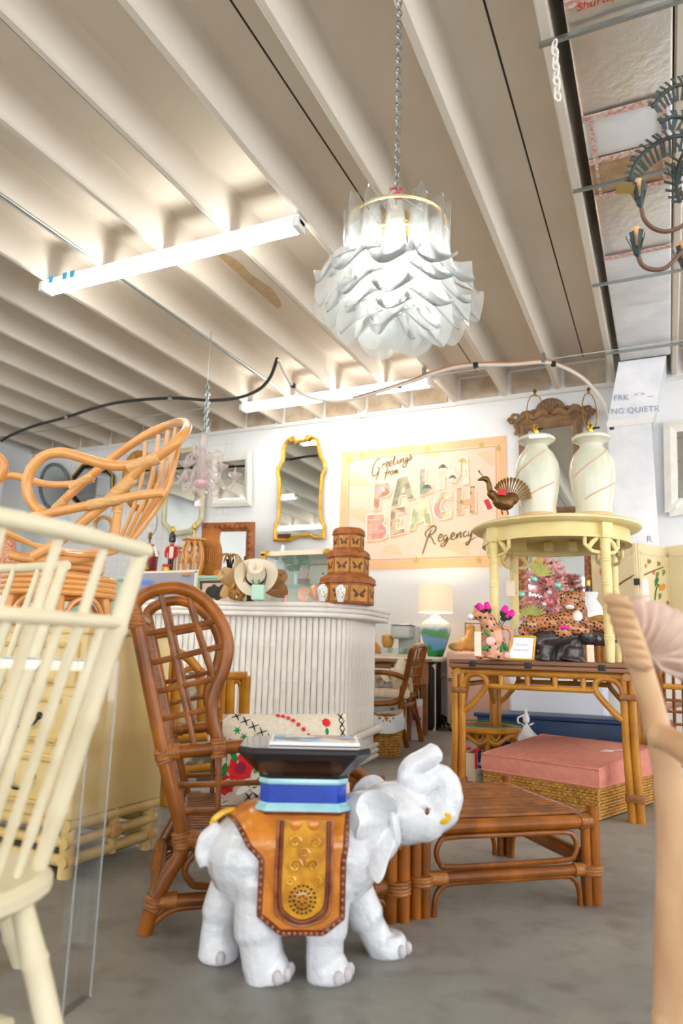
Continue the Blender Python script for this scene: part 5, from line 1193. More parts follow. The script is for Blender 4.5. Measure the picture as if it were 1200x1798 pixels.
for x in (0, .1):
    bar('polished_edge', 'acrylic_edge', at_, [af(x, 0, 0), af(x, 0, .735)], .002, 6); bar('polished_edge', 'acrylic_edge', at_, [af(x, 0, .735), af(x, .5, .735)], .002, 6)
# ---------------------------------------------------------------- carved shell chair, right foreground
mat('limed_wood', '#c9a47e', .5, '#b98f6a', 14, (1, 1, .4)); mat('limed_pale', '#dccabd', .5, '#c4aa9a', 12)
d0 = 1.12
sc_ = thing('shell_chair', 'limed wood armchair with carved scallop shell back at the right edge', 'chair', PD(1260, 1900, 1.3)*V(1, 1, 0))
def sp2(x, y, dd=0): return PD(x, y, d0+dd)
# shell back: fan of ribs
hub = (1128, 1132)
def shellf(u, v):
    # u across from upper left to lower right, v from hub outwards
    edge = [(1098, 1050), (1120, 1050), (1140, 1062), (1162, 1066), (1185, 1084), (1215, 1098), (1245, 1120), (1265, 1150), (1265, 1180), (1240, 1192), (1205, 1180)]
    hubp = [(1122, 1128), (1124, 1130), (1126, 1132), (1128, 1134), (1130, 1136), (1132, 1138), (1134, 1140), (1136, 1142), (1138, 1144), (1138, 1148), (1138, 1150)]
    k = u*(len(edge)-1); i = min(len(edge)-2, int(k)); f = k-i
    ex, ey = lerp(edge[i][0], edge[i+1][0], f), lerp(edge[i][1], edge[i+1][1], f); hx, hy = lerp(hubp[i][0], hubp[i+1][0], f), lerp(hubp[i][1], hubp[i+1][1], f)
    rip = .016*math.sin(u*8*2*PI)*min(1, v*2.2)*(1-.15*v)
    bow = 7*math.sin(PI*v)*(u-.25)
    q = sp2(lerp(hx, ex, v)+bow*.4, lerp(hy, ey, v)-bow, .05+.10*u*v+.04*(1-v)); n = (CAM-q).normalized(); return q+n*(rip+.012*math.sin(PI*v))
mat('limed_ridge', '#d0b6a6', .5, '#c2a594', 14); mat('limed_groove', '#dedad8', .5, '#cfc6c2', 14)
for k in range(16):
    MB().grid(lambda u, v: shellf((k+u)/16, v), 8, 14, .022).build('carved_flute', 'limed_ridge' if k % 2 == 0 else 'limed_groove', sc_, 60)
# stile with carved overlapping scales
stile = [(1080, 1046), (1086, 1075), (1098, 1110), (1112, 1150), (1127, 1195), (1140, 1240), (1152, 1290), (1165, 1345), (1174, 1420), (1177, 1500), (1174, 1620), (1168, 1798), (1165, 1900)]
MB().tube(cr([sp2(x+6, y, .02) for x, y in stile], 4), [.014, .017, .021, .021, .0195, .0195, .021, .023, .025, .026, .026, .024, .023], 14).build('stile', 'limed_wood', sc_)
for k in range(7):
    x, y = [(1083, 1058), (1087, 1076), (1093, 1094), (1099, 1112), (1106, 1130), (1112, 1146), (1119, 1162)][k]
    c = sp2(x+3, y, 0); MB().ball(c, (.0235, .02, .0135), 12, Matrix.Rotation(YAW, 3, 'Z')@Matrix.Rotation(.38, 3, 'Y')).build('carved_scale', 'limed_wood', sc_)
MB().tube(cr([sp2(1155, 1290, .01), sp2(1180, 1300, -.02), sp2(1215, 1325, -.08), sp2(1270, 1360, -.14)], 5), [.021, .02, .02, .02], 12).build('arm', 'limed_wood', sc_)
o = sp2(1530, 1440, .12); MB().rbox(o, (.42, .42, .13), .045, YAW+.4).build('seat_cushion', 'cloth_cream', sc_)
MB().rbox(o+V(0, 0, -.1), (.43, .43, .06), .015, YAW+.4).build('seat_frame', 'limed_wood', sc_)
for dx, dd in ((1560, -.1), (1560, .3)):
    p = sp2(dx, 1460, dd); MB().tube([p, V(p.x, p.y, 0)], [.022, .018], 10).build('leg', 'limed_wood', sc_)
p = sp2(1172, 1798, .0); MB().tube([sp2(1171, 1780, .02), V(p.x, p.y, .0)], [.023, .02], 10).build('leg', 'limed_wood', sc_)
# ---------------------------------------------------------------- under and behind the rattan table
N_ = V(-.347, 3.84, 0); wfm = Fr(N_, math.radians(-20))
wo = thing('wicker_ottoman', 'square wicker ottoman base pushed under the rattan table', 'ottoman', wfm(-.33, .33, 0))
MB().fbox(wfm, -.65, 0, 0, .65, .012, .14).build('core', 'wicker', wo)
stk = None
def weave(face, n, rows):
    mb = MB(); 
    for r in range(rows):
        z = .012+.0142*r; pts = []
        for i in range(n*2+1):
            a = i/(n*2); w = .004*(-1)**(i//1+r) ; pts.append(face(a, w+.004)+V(0, 0, z))
        mb.tube(pts, .0065, 5)
    o = mb.build('weave', 'wicker', wo); o['kind'] = 'stuff'
    for i in range(n+1): bar('stake', 'wicker', wo, [face(i/n, .002)+V(0, 0, .005), face(i/n, .002)+V(0, 0, .15)], .0055, 5)
weave(lambda a, w: wfm(-.65*a, -w, 0), 22, 10); weave(lambda a, w: wfm(w, .65*a, 0), 22, 10)
for y in (0, .65): bar('rim', 'wicker', wo, [wfm(-.65, y, .148), wfm(0, y, .148)], .011, 8)
for x in (-.65, 0): bar('rim', 'wicker', wo, [wfm(x, 0, .148), wfm(x, .65, .148)], .011, 8)
cu_ = thing('coral_cushion', 'square coral pink box cushion on the wicker ottoman', 'cushion', wfm(-.33, .33, .15))
def ctop(u, v):
    x, y = -.66+.67*u, -.01+.67*v; return wfm(x, y, .238+.045*(math.sin(PI*u)*math.sin(PI*v))**.7+.06*v)
def cbot(u, v): x, y = -.66+.67*u, -.01+.67*v; return wfm(x, y, .155)
m_ = MB(); m_.grid(ctop, 18, 18); m_.grid(cbot, 4, 4)
per = [(k/18, 0) for k in range(18)]+[(1, k/18) for k in range(18)]+[(1-k/18, 1) for k in range(18)]+[(0, 1-k/18) for k in range(18)]
ring_t = [ctop(*q) for q in per]; c0 = wfm(-.325, .325, 0)
mid = [lerp(ctop(*q), cbot(*q), .5)+(ctop(*q)-c0)*V(1, 1, 0)*.018 for q in per]; low = [cbot(*q) for q in per]
n = len(per); m_.add(ring_t+mid+low, [(i*n+k, i*n+(k+1) % n, (i+1)*n+(k+1) % n, (i+1)*n+k) for i in range(2) for k in range(n)])
m_.build('cushion_body', 'coral', cu_, 50)
for rg in (ring_t, low): bar('piping', 'coral', cu_, rg, .0055, 7, 0, True)
o = wfm(-.12, .3, .287); tp = thing('price_tag', 'blank cream price tag lying on the coral cushion', 'price tag', o)
R = Matrix.Rotation(-.15, 3, 'Z')@Matrix.Rotation(.08, 3, 'X'); MB().box(o+V(0, 0, .006), (.13, .055, .002), 0, R).build('card', 'paper', tp); MB().tube(cr([o+V(.06, 0, .008), o+V(.1, .03, .012), o+V(.12, .06, .008)], 4), .0015, 5).build('string', 'white', tp)
# round glass topped rattan side table
o = PD(853, 1276, 4.55); so = V(o.x, o.y, 0); RT_, ST = .215, PD(853, 1272, 4.55).z
sd = thing('glass_side_table', 'small round rattan side table with a glass top beside the coral cushion', 'table', so)
MB().lathe([(RT_+.015, ST), (RT_+.018, ST+.004), (RT_+.015, ST+.009)], so, 48).build('glass_top', 'glass', sd)
MB().lathe([(RT_+.016, ST+.001), (RT_+.018, ST+.004), (RT_+.016, ST+.008), (RT_+.0155, ST+.004), (RT_+.016, ST+.001)], so, 48, cap=False).build('glass_edge', mat('glass_green', '#3f7a66', .1), sd)
bar('top_ring', 'rattan_gold', sd, [so+V(RT_*.96*math.cos(2*PI*k/32), RT_*.96*math.sin(2*PI*k/32), ST-.022) for k in range(32)], .02, 8, 0, True)
for k in range(4):
    a = .3+k*PI/2; a2 = a+PI/2; bar('leg', 'rattan_gold', sd, cr([so+V(RT_*1.0*math.cos(a), RT_*1.0*math.sin(a), 0), so+V(RT_*.8*math.cos(a), RT_*.8*math.sin(a), .2), so+V(RT_*.92*math.cos(a), RT_*.92*math.sin(a), ST-.02)], 4), .017)
    bar('arch', 'rattan_gold', sd, cr([so+V(RT_*.86*math.cos(a), RT_*.86*math.sin(a), .26), so+V(RT_*.9*math.cos(a+.3), RT_*.9*math.sin(a+.3), ST-.1), so+V(RT_*.93*math.cos(a+PI/4), RT_*.93*math.sin(a+PI/4), ST-.05), so+V(RT_*.9*math.cos(a2-.3), RT_*.9*math.sin(a2-.3), ST-.1), so+V(RT_*.86*math.cos(a2), RT_*.86*math.sin(a2), .26)], 5), .013)
    bar('brace', 'rattan_dark', sd, cr([so+V(RT_*.95*math.cos(a), RT_*.95*math.sin(a), .06), so+V(0, 0, .2), so+V(RT_*.95*math.cos(a+PI), RT_*.95*math.sin(a+PI), .06)], 5), .011)
for k in range(10): bar('fringe_loop', 'rattan_gold', sd, cr([so+V(RT_*.7*math.cos(k*.63), RT_*.7*math.sin(k*.63), ST-.03), so+V(RT_*.75*math.cos(k*.63+.3), RT_*.75*math.sin(k*.63+.3), ST-.085), so+V(RT_*.7*math.cos(k*.63+.6), RT_*.7*math.sin(k*.63+.6), ST-.03)], 4), .008, 6)
o = PD(829, 1320, 4.2); rbn = thing('red_ribbon', 'red ribbon bow with a paper tag tied to the rattan table leg', 'ribbon', o)
for dx, dz in ((-.02, .02), (.03, .015)): MB().ball(o+V(dx, 0, dz), (.018, .01, .012), 10).build('bow_loop', 'red', rbn)
MB().box(o+V(.025, 0, -.045), (.016, .003, .1), .2).build('tail', 'red', rbn); MB().box(o+V(-.01, .01, -.09), (.055, .003, .16), .2).build('tag', 'tag', rbn)
o = PD(826, 1372, 4.3); o.z = 0; tag(MB().tube([o, o+V(0, 0, .14)], .017, 10).build('rattan_stub', 'rattan_dark'), 'short dark rattan post standing behind the ottoman', 'post')
# white pagoda lanterns
def pagoda(px, py, dep, label, k=1.0):
    o = PD(px, py, dep); o.z = 0; zt = PD(px, py, dep).z
    t = thing('pagoda_lantern', label, 'lantern', o, 'white pagoda lanterns')
    def roof(z, r, h):
        def f(u, v):
            a = 2*PI*u; c = 1+.22*max(0, math.cos(3*a))**6*(v**2); rr = r*v*c*(1+.03*math.sin(36*a)); return o+V(rr*math.cos(a), rr*math.sin(a), z+h*(1-v)**1.8+.045*k*v**4*max(0, math.cos(3*a))**6)
        MB().grid(f, 72, 8, .006).build('roof', 'white_gloss', t)
    hh = zt
    MB().lathe([(.02*k, hh-.09*k), (.024*k, hh-.06*k), (.012*k, hh-.04*k), (.003*k, hh)], o, 12).build('finial', 'white_gloss', t)
    for sg in (-1, 1): bar('scroll', 'white_gloss', t, cr([o+RT*sg*.012*k+V(0, 0, hh-.045*k), o+RT*sg*.05*k+V(0, 0, hh-.06*k), o+RT*sg*.05*k+V(0, 0, hh-.09*k), o+RT*sg*.02*k+V(0, 0, hh-.105*k)], 4), .006*k, 6)
    roof(hh-.2*k, .125*k, .12*k)
    MB().lathe([(.07*k, hh-.3*k), (.07*k, hh-.17*k)], o, 6).build('upper_storey', 'white_gloss', t)
    if hh-.42*k > .02:
        roof(hh-.4*k, .16*k, .11*k)
        for i in range(6):
            a = PI/6+i*PI/3; MB().box(o+V(.09*k*math.cos(a), .09*k*math.sin(a), (hh-.38*k)/2), (.018*k, .018*k, hh-.38*k), a).build('post', 'white_gloss', t)
        MB().lathe([(.1*k, 0), (.1*k, .02)], o, 6).build('base', 'white_gloss', t)
    else: MB().lathe([(.08*k, 0), (.08*k, hh-.29*k)], o, 6).build('base', 'white_gloss', t)
    for i in range(6):
        a = i*PI/3; MB().lathe([(.004, 0), (.012*k, 0), (.012*k, .003), (.004, .003)], o+V(.063*k*math.cos(a), .063*k*math.sin(a), hh-.24*k), 8, Matrix.Rotation(a, 3, 'Z')@Matrix.Rotation(PI/2, 3, 'Y')).build('window_ring', 'thread_wine', t)
pagoda(924, 1243, 4.75, 'white ceramic pagoda lantern with tall finial rising behind the coral cushion', 1.05)
pagoda(864, 1293, 4.72, 'shorter white ceramic pagoda lantern under the glass side table', .95)
# navy bench and white panel behind the table
o1, o2 = PY(850, 1251, 5.0), PY(1100, 1262, 5.0)
nb = thing('navy_bench', 'glossy navy blue wooden chest behind the coral cushion', 'chest', ((o1.x+o2.x)/2, 5.17, 0))
MB().rbox(((o1.x+o2.x)/2+.1, 5.18, o1.z/2), (o2.x-o1.x+.3, .34, o1.z-.03), .008).build('carcass', 'navy', nb); MB().rbox(((o1.x+o2.x)/2+.1, 5.17, o1.z-.015), (o2.x-o1.x+.34, .36, .03), .008).build('lid', 'navy', nb)
q1, q2 = PY(894, 1215, 5.4), PY(1066, 1256, 5.4)
mat('white_panel_m', '#e2e6f0', .5)
wp_ = thing('white_cabinet', 'plain white cabinet standing behind the navy chest', 'cabinet', ((q1.x+q2.x)/2, 5.53, 0))
MB().rbox(((q1.x+q2.x)/2, 5.54, .31), (q2.x-q1.x, .24, .62), .006).build('carcass', 'white_panel_m', wp_); MB().rbox(((q1.x+q2.x)/2, 5.41, .31), (q2.x-q1.x-.03, .02, .58), .004).build('door', 'white_panel_m', wp_)
# ---------------------------------------------------------------- lattice rattan chair on casters, right
lo_ = FL(1150, 1404); lc = thing('lattice_chair', 'brown rattan chair with open lattice back and casters at the right', 'chair', lo_+V(.4, .2, 0))
def lq(x, y, dd=0): return PD(x, y, 3.9+dd)
bar('back_stile', 'rattan_dark', lc, cr([lq(1147, 1163), lq(1157, 1190), lq(1158, 1220), lq(1160, 1260), lq(1166, 1320)], 4), .022)
bar('crest', 'rattan_dark', lc, cr([lq(1145, 1160), lq(1165, 1152), lq(1210, 1158), lq(1260, 1180)], 4), .021)
for k, y in enumerate((1204, 1228, 1248, 1270)): bar('lattice_rail', 'rattan_gold' if k == 0 else 'rattan_stick', lc, [lq(1156+k*2, y), lq(1290, y+8)], .016 if k == 0 else .0085, 8)
for k in range(8): bar('lattice_rod', 'rattan_stick', lc, [lq(1166+k*16.5, 1172+k*1), lq(1170+k*16.5, 1300)], .0085, 8)
bar('seat_rail', 'rattan_dark', lc, [lq(1164, 1338, .0), lq(1290, 1352, 0)], .02); bar('seat_rail', 'rattan_dark', lc, [lq(1164, 1338, 0), lq(1128, 1332, .35)], .02)
bar('arm', 'rattan_dark', lc, cr([lq(1160, 1245), lq(1175, 1240, .2), lq(1215, 1232, .4)], 4), .018)
for p_ in ((1146, 1382, .05), (1215, 1400, -.1), (1135, 1368, .45)):
    q = lq(*p_); bar('leg', 'rattan_dark', lc, [lq(p_[0]+14, 1335, p_[2]*.5), V(q.x, q.y, .075)], .019)
    c_ = MB().cyl(V(q.x, q.y, .05), V(q.x, q.y, .085), .009).build('caster', 'steel', lc); MB().lathe([(.0, -.011), (.03, -.011), (.034, -.006), (.034, .006), (.03, .011), (0, .011)], V(q.x, q.y, .034), 16, Matrix.Rotation(PI/2, 3, 'X')).build('wheel', 'black', c_)
bar('stretcher', 'rattan_dark', lc, [lq(1160, 1372, .05), lq(1128, 1366, .35)], .017)
o = lq(1240, 1316, .2); tag(MB().rbox(o, (.5, .46, .12), .05, YAW).build('seat_pad', 'cloth_cream'), 'cream cushion on the lattice rattan chair', 'cushion')
# ---------------------------------------------------------------- cream chest of drawers with rattan base
CX1, CX0, CY0, CY1, CZ0, CZ1 = -1.862, -2.95, 1.93, 2.40, .19, .815
cs_ = thing('chest_of_drawers', 'pale yellow chest of drawers on a rattan base behind the cream chairs', 'chest of drawers', ((CX0+CX1)/2, (CY0+CY1)/2, 0))
MB().rbox(((CX0+CX1)/2, (CY0+CY1)/2, (CZ0+CZ1)/2), (CX1-CX0, CY1-CY0, CZ1-CZ0), .004).build('carcass', 'chest_cream', cs_)
MB().rbox(((CX0+CX1)/2, (CY0+CY1)/2, CZ1+.008), (CX1-CX0+.02, CY1-CY0+.02, .03), .008).build('top', 'chest_cream', cs_)
for z0, z1 in ((.62, .79), (.42, .6), (.215, .4)):
    for xa, xb in ((CX0+.03, (CX0+CX1)/2-.01), ((CX0+CX1)/2+.01, CX1-.03)):
        dr = MB().rbox(((xa+xb)/2, CY0-.006, (z0+z1)/2), (xb-xa, .02, z1-z0-.01), .004).build('drawer', 'chest_cream', cs_)
        for z in (z0+.022, z1-.022): 
            pts = []; rs = []
            for k in range(5):
                for f, r in ((.05, .009), (.47, .009), (.5, .0115), (.53, .009)): pts.append((lerp(xa, xb, (k+f)/5), CY0-.02, z)); rs.append(r)
            MB().tube(pts, rs, 8).build('bamboo_trim', 'rattan_blond', dr)
        xm = (xa+xb)/2+.06; zm = (z0+z1)/2
        bar('bail_handle', 'iron', dr, cr([(xm-.05, CY0-.02, zm+.012), (xm-.048, CY0-.035, zm-.012), (xm-.02, CY0-.04, zm-.028), (xm+.02, CY0-.04, zm-.028), (xm+.048, CY0-.035, zm-.012), (xm+.05, CY0-.02, zm+.012)], 4), .005, 6)
        for dx in (-.05, .05): MB().lathe([(.013, 0), (.014, .004), (.006, .012), (0, .014)], (xm+dx, CY0-.016, zm+.012), 10, Matrix.Rotation(PI/2, 3, 'X')).build('handle_rose', 'iron', dr)
for x in (CX0+.03, CX1-.03):
    for y in (CY0+.03, CY1-.03): bar('leg', 'rattan_blond', cs_, [(x, y, 0), (x, y, CZ0)], .026, 12)
for y in (CY0+.02, CY1-.02):
    for z, r in ((CZ0-.02, .022), (.112, .018), (.055, .02)): bar('base_rail', 'rattan_blond', cs_, [(CX0+.01, y, z), (CX1-.01, y, z)], r)
for x in (CX0+.02, CX1-.02):
    for z, r in ((CZ0-.02, .022), (.112, .018), (.055, .02)): bar('base_rail', 'rattan_blond', cs_, [(x, CY0, z), (x, CY1, z)], r)
    bar('base_post', 'rattan_blond', cs_, [(x, (CY0+CY1)/2, .035), (x, (CY0+CY1)/2, CZ0)], .019); MB().rbox((x+.004, (CY0+CY1)/2, .112), (.046, .05, .05), .012).build('lashing', 'rattan_pale', cs_)
    for y in (CY0+.035, CY1-.035): MB().rbox((x, y, .055), (.056, .05, .03), .012).build('lashing', 'rattan_pale', cs_)
tpt = PD(47, 1262, 2.32); tag(MB().box(tpt, (.03, .002, .075), .1, Matrix.Rotation(YAW, 3, 'Z')@Matrix.Rotation(.2, 3, 'Y')).build('price_tag', 'tag'), 'pink price tag hanging on the handle of the yellow chest', 'price tag')
# ---------------------------------------------------------------- honey rattan swivel chair on the chest
CT = CZ1+.024
ccn = PD(106, 1030, 2.78); cc = V(ccn.x, ccn.y, 0)
sw = thing('swivel_chair', 'honey coloured bentwood rattan swivel chair standing on the yellow chest', 'chair', V(cc.x, cc.y, CT))
def z_at(y, d=2.78): return PD(106, y, d).z
def rng(r, z, rr, m='rattan_light', nm='coil'): bar(nm, m, sw, [cc+V(r*math.cos(2*PI*k/40), r*math.sin(2*PI*k/40), z) for k in range(40)], rr, 10, 0, True)
rng(.225, CT+.013, .0155, nm='base_ring')
for y in (1018, 1027.5, 1036.5, 1045.5): rng(.205, z_at(y), .0115)
for y in (982, 991.5, 1000.5): rng(.15, z_at(y), .0115)
rng(.12, z_at(1009), .012)
for k in range(6):
    a = k*PI/3+.3; bar('base_leg', 'rattan_light', sw, [cc+V(.21*math.cos(a), .21*math.sin(a), CT+.02), cc+V(.185*math.cos(a), .185*math.sin(a), z_at(1046))], .017)
    a2 = a+PI/3; bar('base_arch', 'rattan_light', sw, cr([cc+V(.2*math.cos(a+.1), .2*math.sin(a+.1), CT+.03), cc+V(.19*math.cos(a+.25), .19*math.sin(a+.25), z_at(1062)), cc+V(.19*math.cos(a+.52), .19*math.sin(a+.52), z_at(1052)), cc+V(.19*math.cos(a+.8), .19*math.sin(a+.8), z_at(1062)), cc+V(.2*math.cos(a2-.1), .2*math.sin(a2-.1), CT+.03)], 4), .0095, 8)
NR, FR_ = 2.52, 3.06
def z5(l, d): return [PD(a/3.4286, 720+b/3.4286, d if not isinstance(d, (list, tuple)) else lerp(d[0], d[1], i/(len(l)-1))) for i, (a, b) in enumerate(l)]
# back hoop: near side, over the top, far side
near = z5([(200, 880), (360, 790), (480, 690), (650, 545), (745, 445), (850, 345), (960, 275), (1060, 195)], NR)
topp = [PD(1118/3.4286, 720+130/3.4286, 2.6), PD(1125/3.4286, 720+88/3.4286, 2.72), PD(1090/3.4286, 720+72/3.4286, 2.86)]
far = z5([(1010, 92), (870, 155), (700, 272), (560, 385), (430, 500), (330, 600), (240, 690)], FR_)
bar('back_hoop', 'rattan_light', sw, cr(near+topp+far, 4), .0185, 12)
# near arm loop
arm = z5([(900, 300), (790, 330), (700, 335), (600, 318), (480, 282), (370, 255), (270, 275), (195, 345), (162, 430), (172, 520), (215, 585), (262, 618)], NR)
bar('arm_loop', 'rattan_light', sw, cr(arm, 5), .0185, 12)
bar('side_rail', 'rattan_light', sw, cr(z5([(200, 640), (400, 600), (550, 570), (720, 535), (850, 512), (985, 497)], NR-.02), 4), .0165, 12)
arm2 = z5([(560, 415), (430, 445), (300, 448), (200, 428), (100, 398), (30, 398), (-60, 420), (-110, 480), (-90, 560), (-20, 610)], FR_)
bar('arm_loop', 'rattan_light', sw, cr(arm2, 5), .0155, 12)
bar('arm_loop', 'rattan_light', sw, cr(z5([(-60, 250), (0, 290), (25, 330), (10, 400), (-40, 440)], 2.9), 4), .017, 12)
bar('post', 'rattan_light', sw, z5([(715, 560), (690, 780)], NR), .0155)
# fan of back spindles
for i, (a, b_) in enumerate(((( 875, 195), (725, 770)), ((955, 148), (745, 790)), ((1012, 120), (770, 800)), ((1060, 105), (790, 800)), ((1085, 190), (760, 830)))):
    dpt = lerp(3.0, 2.58, i/4); mid = ((a[0]+b_[0])/2+38+i*9, (a[1]+b_[1])/2)
    bar('back_spindle', 'rattan_light', sw, cr(z5([a, (lerp(a[0], mid[0], .6)+8, lerp(a[1], mid[1], .6)), mid, (lerp(mid[0], b_[0], .55)+10, lerp(mid[1], b_[1], .55)), b_], dpt), 4), .0088, 8)
# seat slats sweeping from the front (left) to the back (right)
for i in range(7):
    t = i/6; d = lerp(2.56, 3.02, t)
    bar('seat_slat', 'rattan_light', sw, cr(z5([(-60, 700+12*i-40*t), (60, 745+8*i-25*t), (250, 830-10*t), (420, 868-22*t), (600, 872-30*t), (700, 850-35*t), (770, 800-10*t)], d), 4), .0085, 8)
bar('cradle', 'rattan_light', sw, cr(z5([(60, 870), (160, 895), (330, 905), (520, 895), (640, 850)], 2.62), 4), .016, 10)
bar('cradle', 'rattan_light', sw, cr(z5([(60, 860), (160, 885), (330, 895), (520, 885), (620, 840)], 2.95), 4), .016, 10)
def zw(a, b_, d, r): 
    p, q = z5([a, b_], d); wrap(sw, p, q, r, 'rattan_pale')
zw((770, 350), (960, 285), NR, .0225); zw((690, 510), (800, 410), NR, .0225); zw((530, 575), (720, 537), NR-.02, .0195); zw((715, 560), (705, 620), NR, .019); zw((425, 470), (560, 395), FR_, .0205); zw((330, 600), (395, 540), FR_, .021)
p = z5([(790, 340), (870, 350), (810, 405)], NR-.005); MB().prism(p, V(FW.x, FW.y, 0)*.02).build('wrapped_web', 'rattan_pale', sw)
p = z5([(425, 455), (560, 395), (445, 510)], FR_); MB().prism(p, V(FW.x, FW.y, 0)*.02).build('wrapped_web', 'rattan_pale', sw)
# ---------------------------------------------------------------- tan bamboo armchair and plants between the wing chair and the bar
tb = thing('bamboo_armchair', 'tan bamboo armchair seen through the wing chair lattice', 'chair', PD(360, 1420, 3.6)*V(1, 1, 0))
def tq(x, y, d=3.5): return PD(x, y, d)
for pts, r in (([(297, 1140), (292, 1260), (290, 1400), (286, 1480)], .027), ([(311, 1140), (308, 1260), (305, 1400)], .022), ([(405, 1192), (402, 1310)], .024), ([(432, 1188), (427, 1310)], .025), ([(392, 1200), (388, 1310)], .022), ([(398, 1187), (434, 1187)], .022), ([(303, 1142), (330, 1155), (350, 1178)], .022), ([(312, 1296), (365, 1292)], .026), ([(320, 1352), (372, 1346)], .02), ([(354, 1175), (352, 1290)], .02)):
    bar('pole', 'rattan_gold', tb, cr([tq(*q) for q in pts], 4), r)
bar('arch', 'rattan_gold', tb, cr([tq(405, 1300), tq(404, 1225), tq(408, 1202), tq(416, 1195), tq(423, 1203), tq(424, 1225), tq(421, 1300)], 4), .013)
bar('arch', 'rattan_gold', tb, cr([tq(318, 1188), tq(325, 1178), tq(338, 1173), tq(350, 1176)], 4), .014)
for q in ((286, 1480), (427, 1310), (402, 1310)):
    p = tq(*q); bar('leg', 'rattan_gold', tb, [p, V(p.x, p.y, 0)], .024)
mat('leaf_fabric', '#cfc6b4', .9, '#6f6a60', 9, lo=.5, hi=.56)
o = tq(338, 1240, 3.75); tag(MB().rbox(o, (.2, .12, .36), .05, YAW).build('leaf_cushion', 'leaf_fabric'), 'grey leaf-printed back cushion on the bamboo armchair', 'cushion')
o = tq(345, 1335, 3.7); tag(MB().rbox(o, (.42, .4, .17), .05, YAW).build('seat_pad', 'leaf_fabric'), 'grey leaf-printed seat cushion on the bamboo armchair', 'cushion')
# ---------------------------------------------------------------- shelf behind the bar with lamps
SY = 6.2
def sy(px, py, dy=0): return PY(px, py, SY+dy)
zsh2 = sy(330, 1012).z; sx0, sx1 = sy(60, 1000).x, sy(396, 1012).x
mat('mint_paint', '#a9c9b6', .5); 
hc = thing('mint_cabinet', 'tall mint green cabinet behind the bar carrying lamps', 'cabinet', ((sx0+sx1)/2, SY+.3, 0))
MB().rbox(((sx0+sx1)/2, SY+.3, zsh2/2-.015), (sx1-sx0, .6, zsh2-.03), .006).build('carcass', 'mint_paint', hc); MB().rbox(((sx0+sx1)/2, SY+.3, zsh2-.015), (sx1-sx0+.04, .64, .03), .006).build('top', 'mint_paint', hc)
# paintings leaning in front
mat('sea_paint', '#8f9cc0', .5, '#b9aa9c', 3, detail=5); mat('hill_paint', '#d8c3ae', .6, '#c3a890', 4, detail=5)
def painting(px0, py0, px1, py1, dy, m, label, frame='case_cream'):
    a, c = PY(px0, py0, SY+dy), PY(px1, py1, SY+dy); w, h = abs(c.x-a.x), abs(a.z-c.z)+.25; ctr = V((a.x+c.x)/2, SY+dy, max(a.z, c.z)-h/2)
    t = thing('painting', label, 'painting', V(ctr.x, ctr.y, ctr.z-h/2))
    MB().box(ctr, (w, .02, h)).build('canvas', m, t)
    for cc_, dd in (((0, 0, h/2), (w+.03, .035, .025)), ((0, 0, -h/2), (w+.03, .035, .025)), ((-w/2, 0, 0), (.025, .035, h)), ((w/2, 0, 0), (.025, .035, h))): MB().box(ctr+V(*cc_), dd).build('frame', frame, t)
    return t, ctr, w, h
pt, c_, w_, h_ = painting(232, 1006, 345, 1015, -.04, 'sea_paint', 'seascape painting leaning below the soldier lamp')
for k in range(3): MB().ball(c_+V(-.2+.12*k, -.012, .05-.03*k), (.1, .004, .03), 10).build('brush_stroke', mat('sea_blue%d' % k, ('#6f86d0', '#8a98c8', '#4f6ab4')[k]), pt)
pt, c_, w_, h_ = painting(355, 1022, 425, 1027, -.5, 'hill_paint', 'warm landscape painting with dark trees behind the hats', 'wood_dark')
tag(MB().rbox((c_.x-.1, c_.y+.12, (c_.z-h_/2)/2-.01), (w_+.5, .3, c_.z-h_/2-.02), .006).build('back_shelf', 'mint_paint'), 'pale green shelf unit behind the bar under the landscape painting', 'shelf')
for k in range(4): MB().ball(c_+V(-w_*.28+.05*k, -.012, h_*.1+.02*(k % 2)), (.05, .004, .07), 10).build('painted_tree', 'iron', pt)
def onsh(px, dy=.25):
    o = PY(px, 1000, SY+dy); o.z = zsh2; return o
s = 7.4/F_PX
# red tea-caddy lamp
mat('tole_red', '#9c3038', .35, '#84262e', 6, coat=.3); mat('tole_gold', '#b08840', .45)
s = s*1.12; o = onsh(259); rl = thing('tea_caddy_lamp', 'red tea caddy lamp painted with gold figures on the mint cabinet', 'table lamp', o)
MB().lathe([(r*s, z*s) for r, z in ((0, 0), (14, 0), (15, 2), (16.5, 38), (18, 46), (15, 52), (9, 55), (8, 62), (0, 62))], o, 20).build('caddy', 'tole_red', rl)
for z in (4, 39, 57): MB().lathe([(r*s, q*s) for r, q in ((16, z), (17.2, z+1), (17.4, z+3), (16, z+4))] if z < 50 else [(8*s, z*s), (9*s, (z+1)*s), (8*s, (z+3)*s)], o, 20).build('gold_band', 'tole_gold', rl)
for dx, m in ((-5, 'tole_gold'), (4, 'green_leaf')): 
    q = o+RT*dx*s-V(FW.x, FW.y, 0)*15.5*s; q.z = o.z+20*s; MB().ball(q, (3*s, 1.5*s, 9*s), 8).build('painted_figure', m, rl)
MB().lathe([(2*s, 62*s), (1.5*s, 70*s), (3*s, 72*s), (3*s, 80*s), (2*s, 83*s)], o, 12).build('socket', 'brass_old', rl)
bar('wire', 'iron', rl, cr([o+V(0, 0, 75*s), o+RT*8*s+V(0, 0, 85*s), o+RT*10*s+V(0, 0, 105*s), o+RT*6*s+V(0, 0, 120*s)], 4), .004, 5)
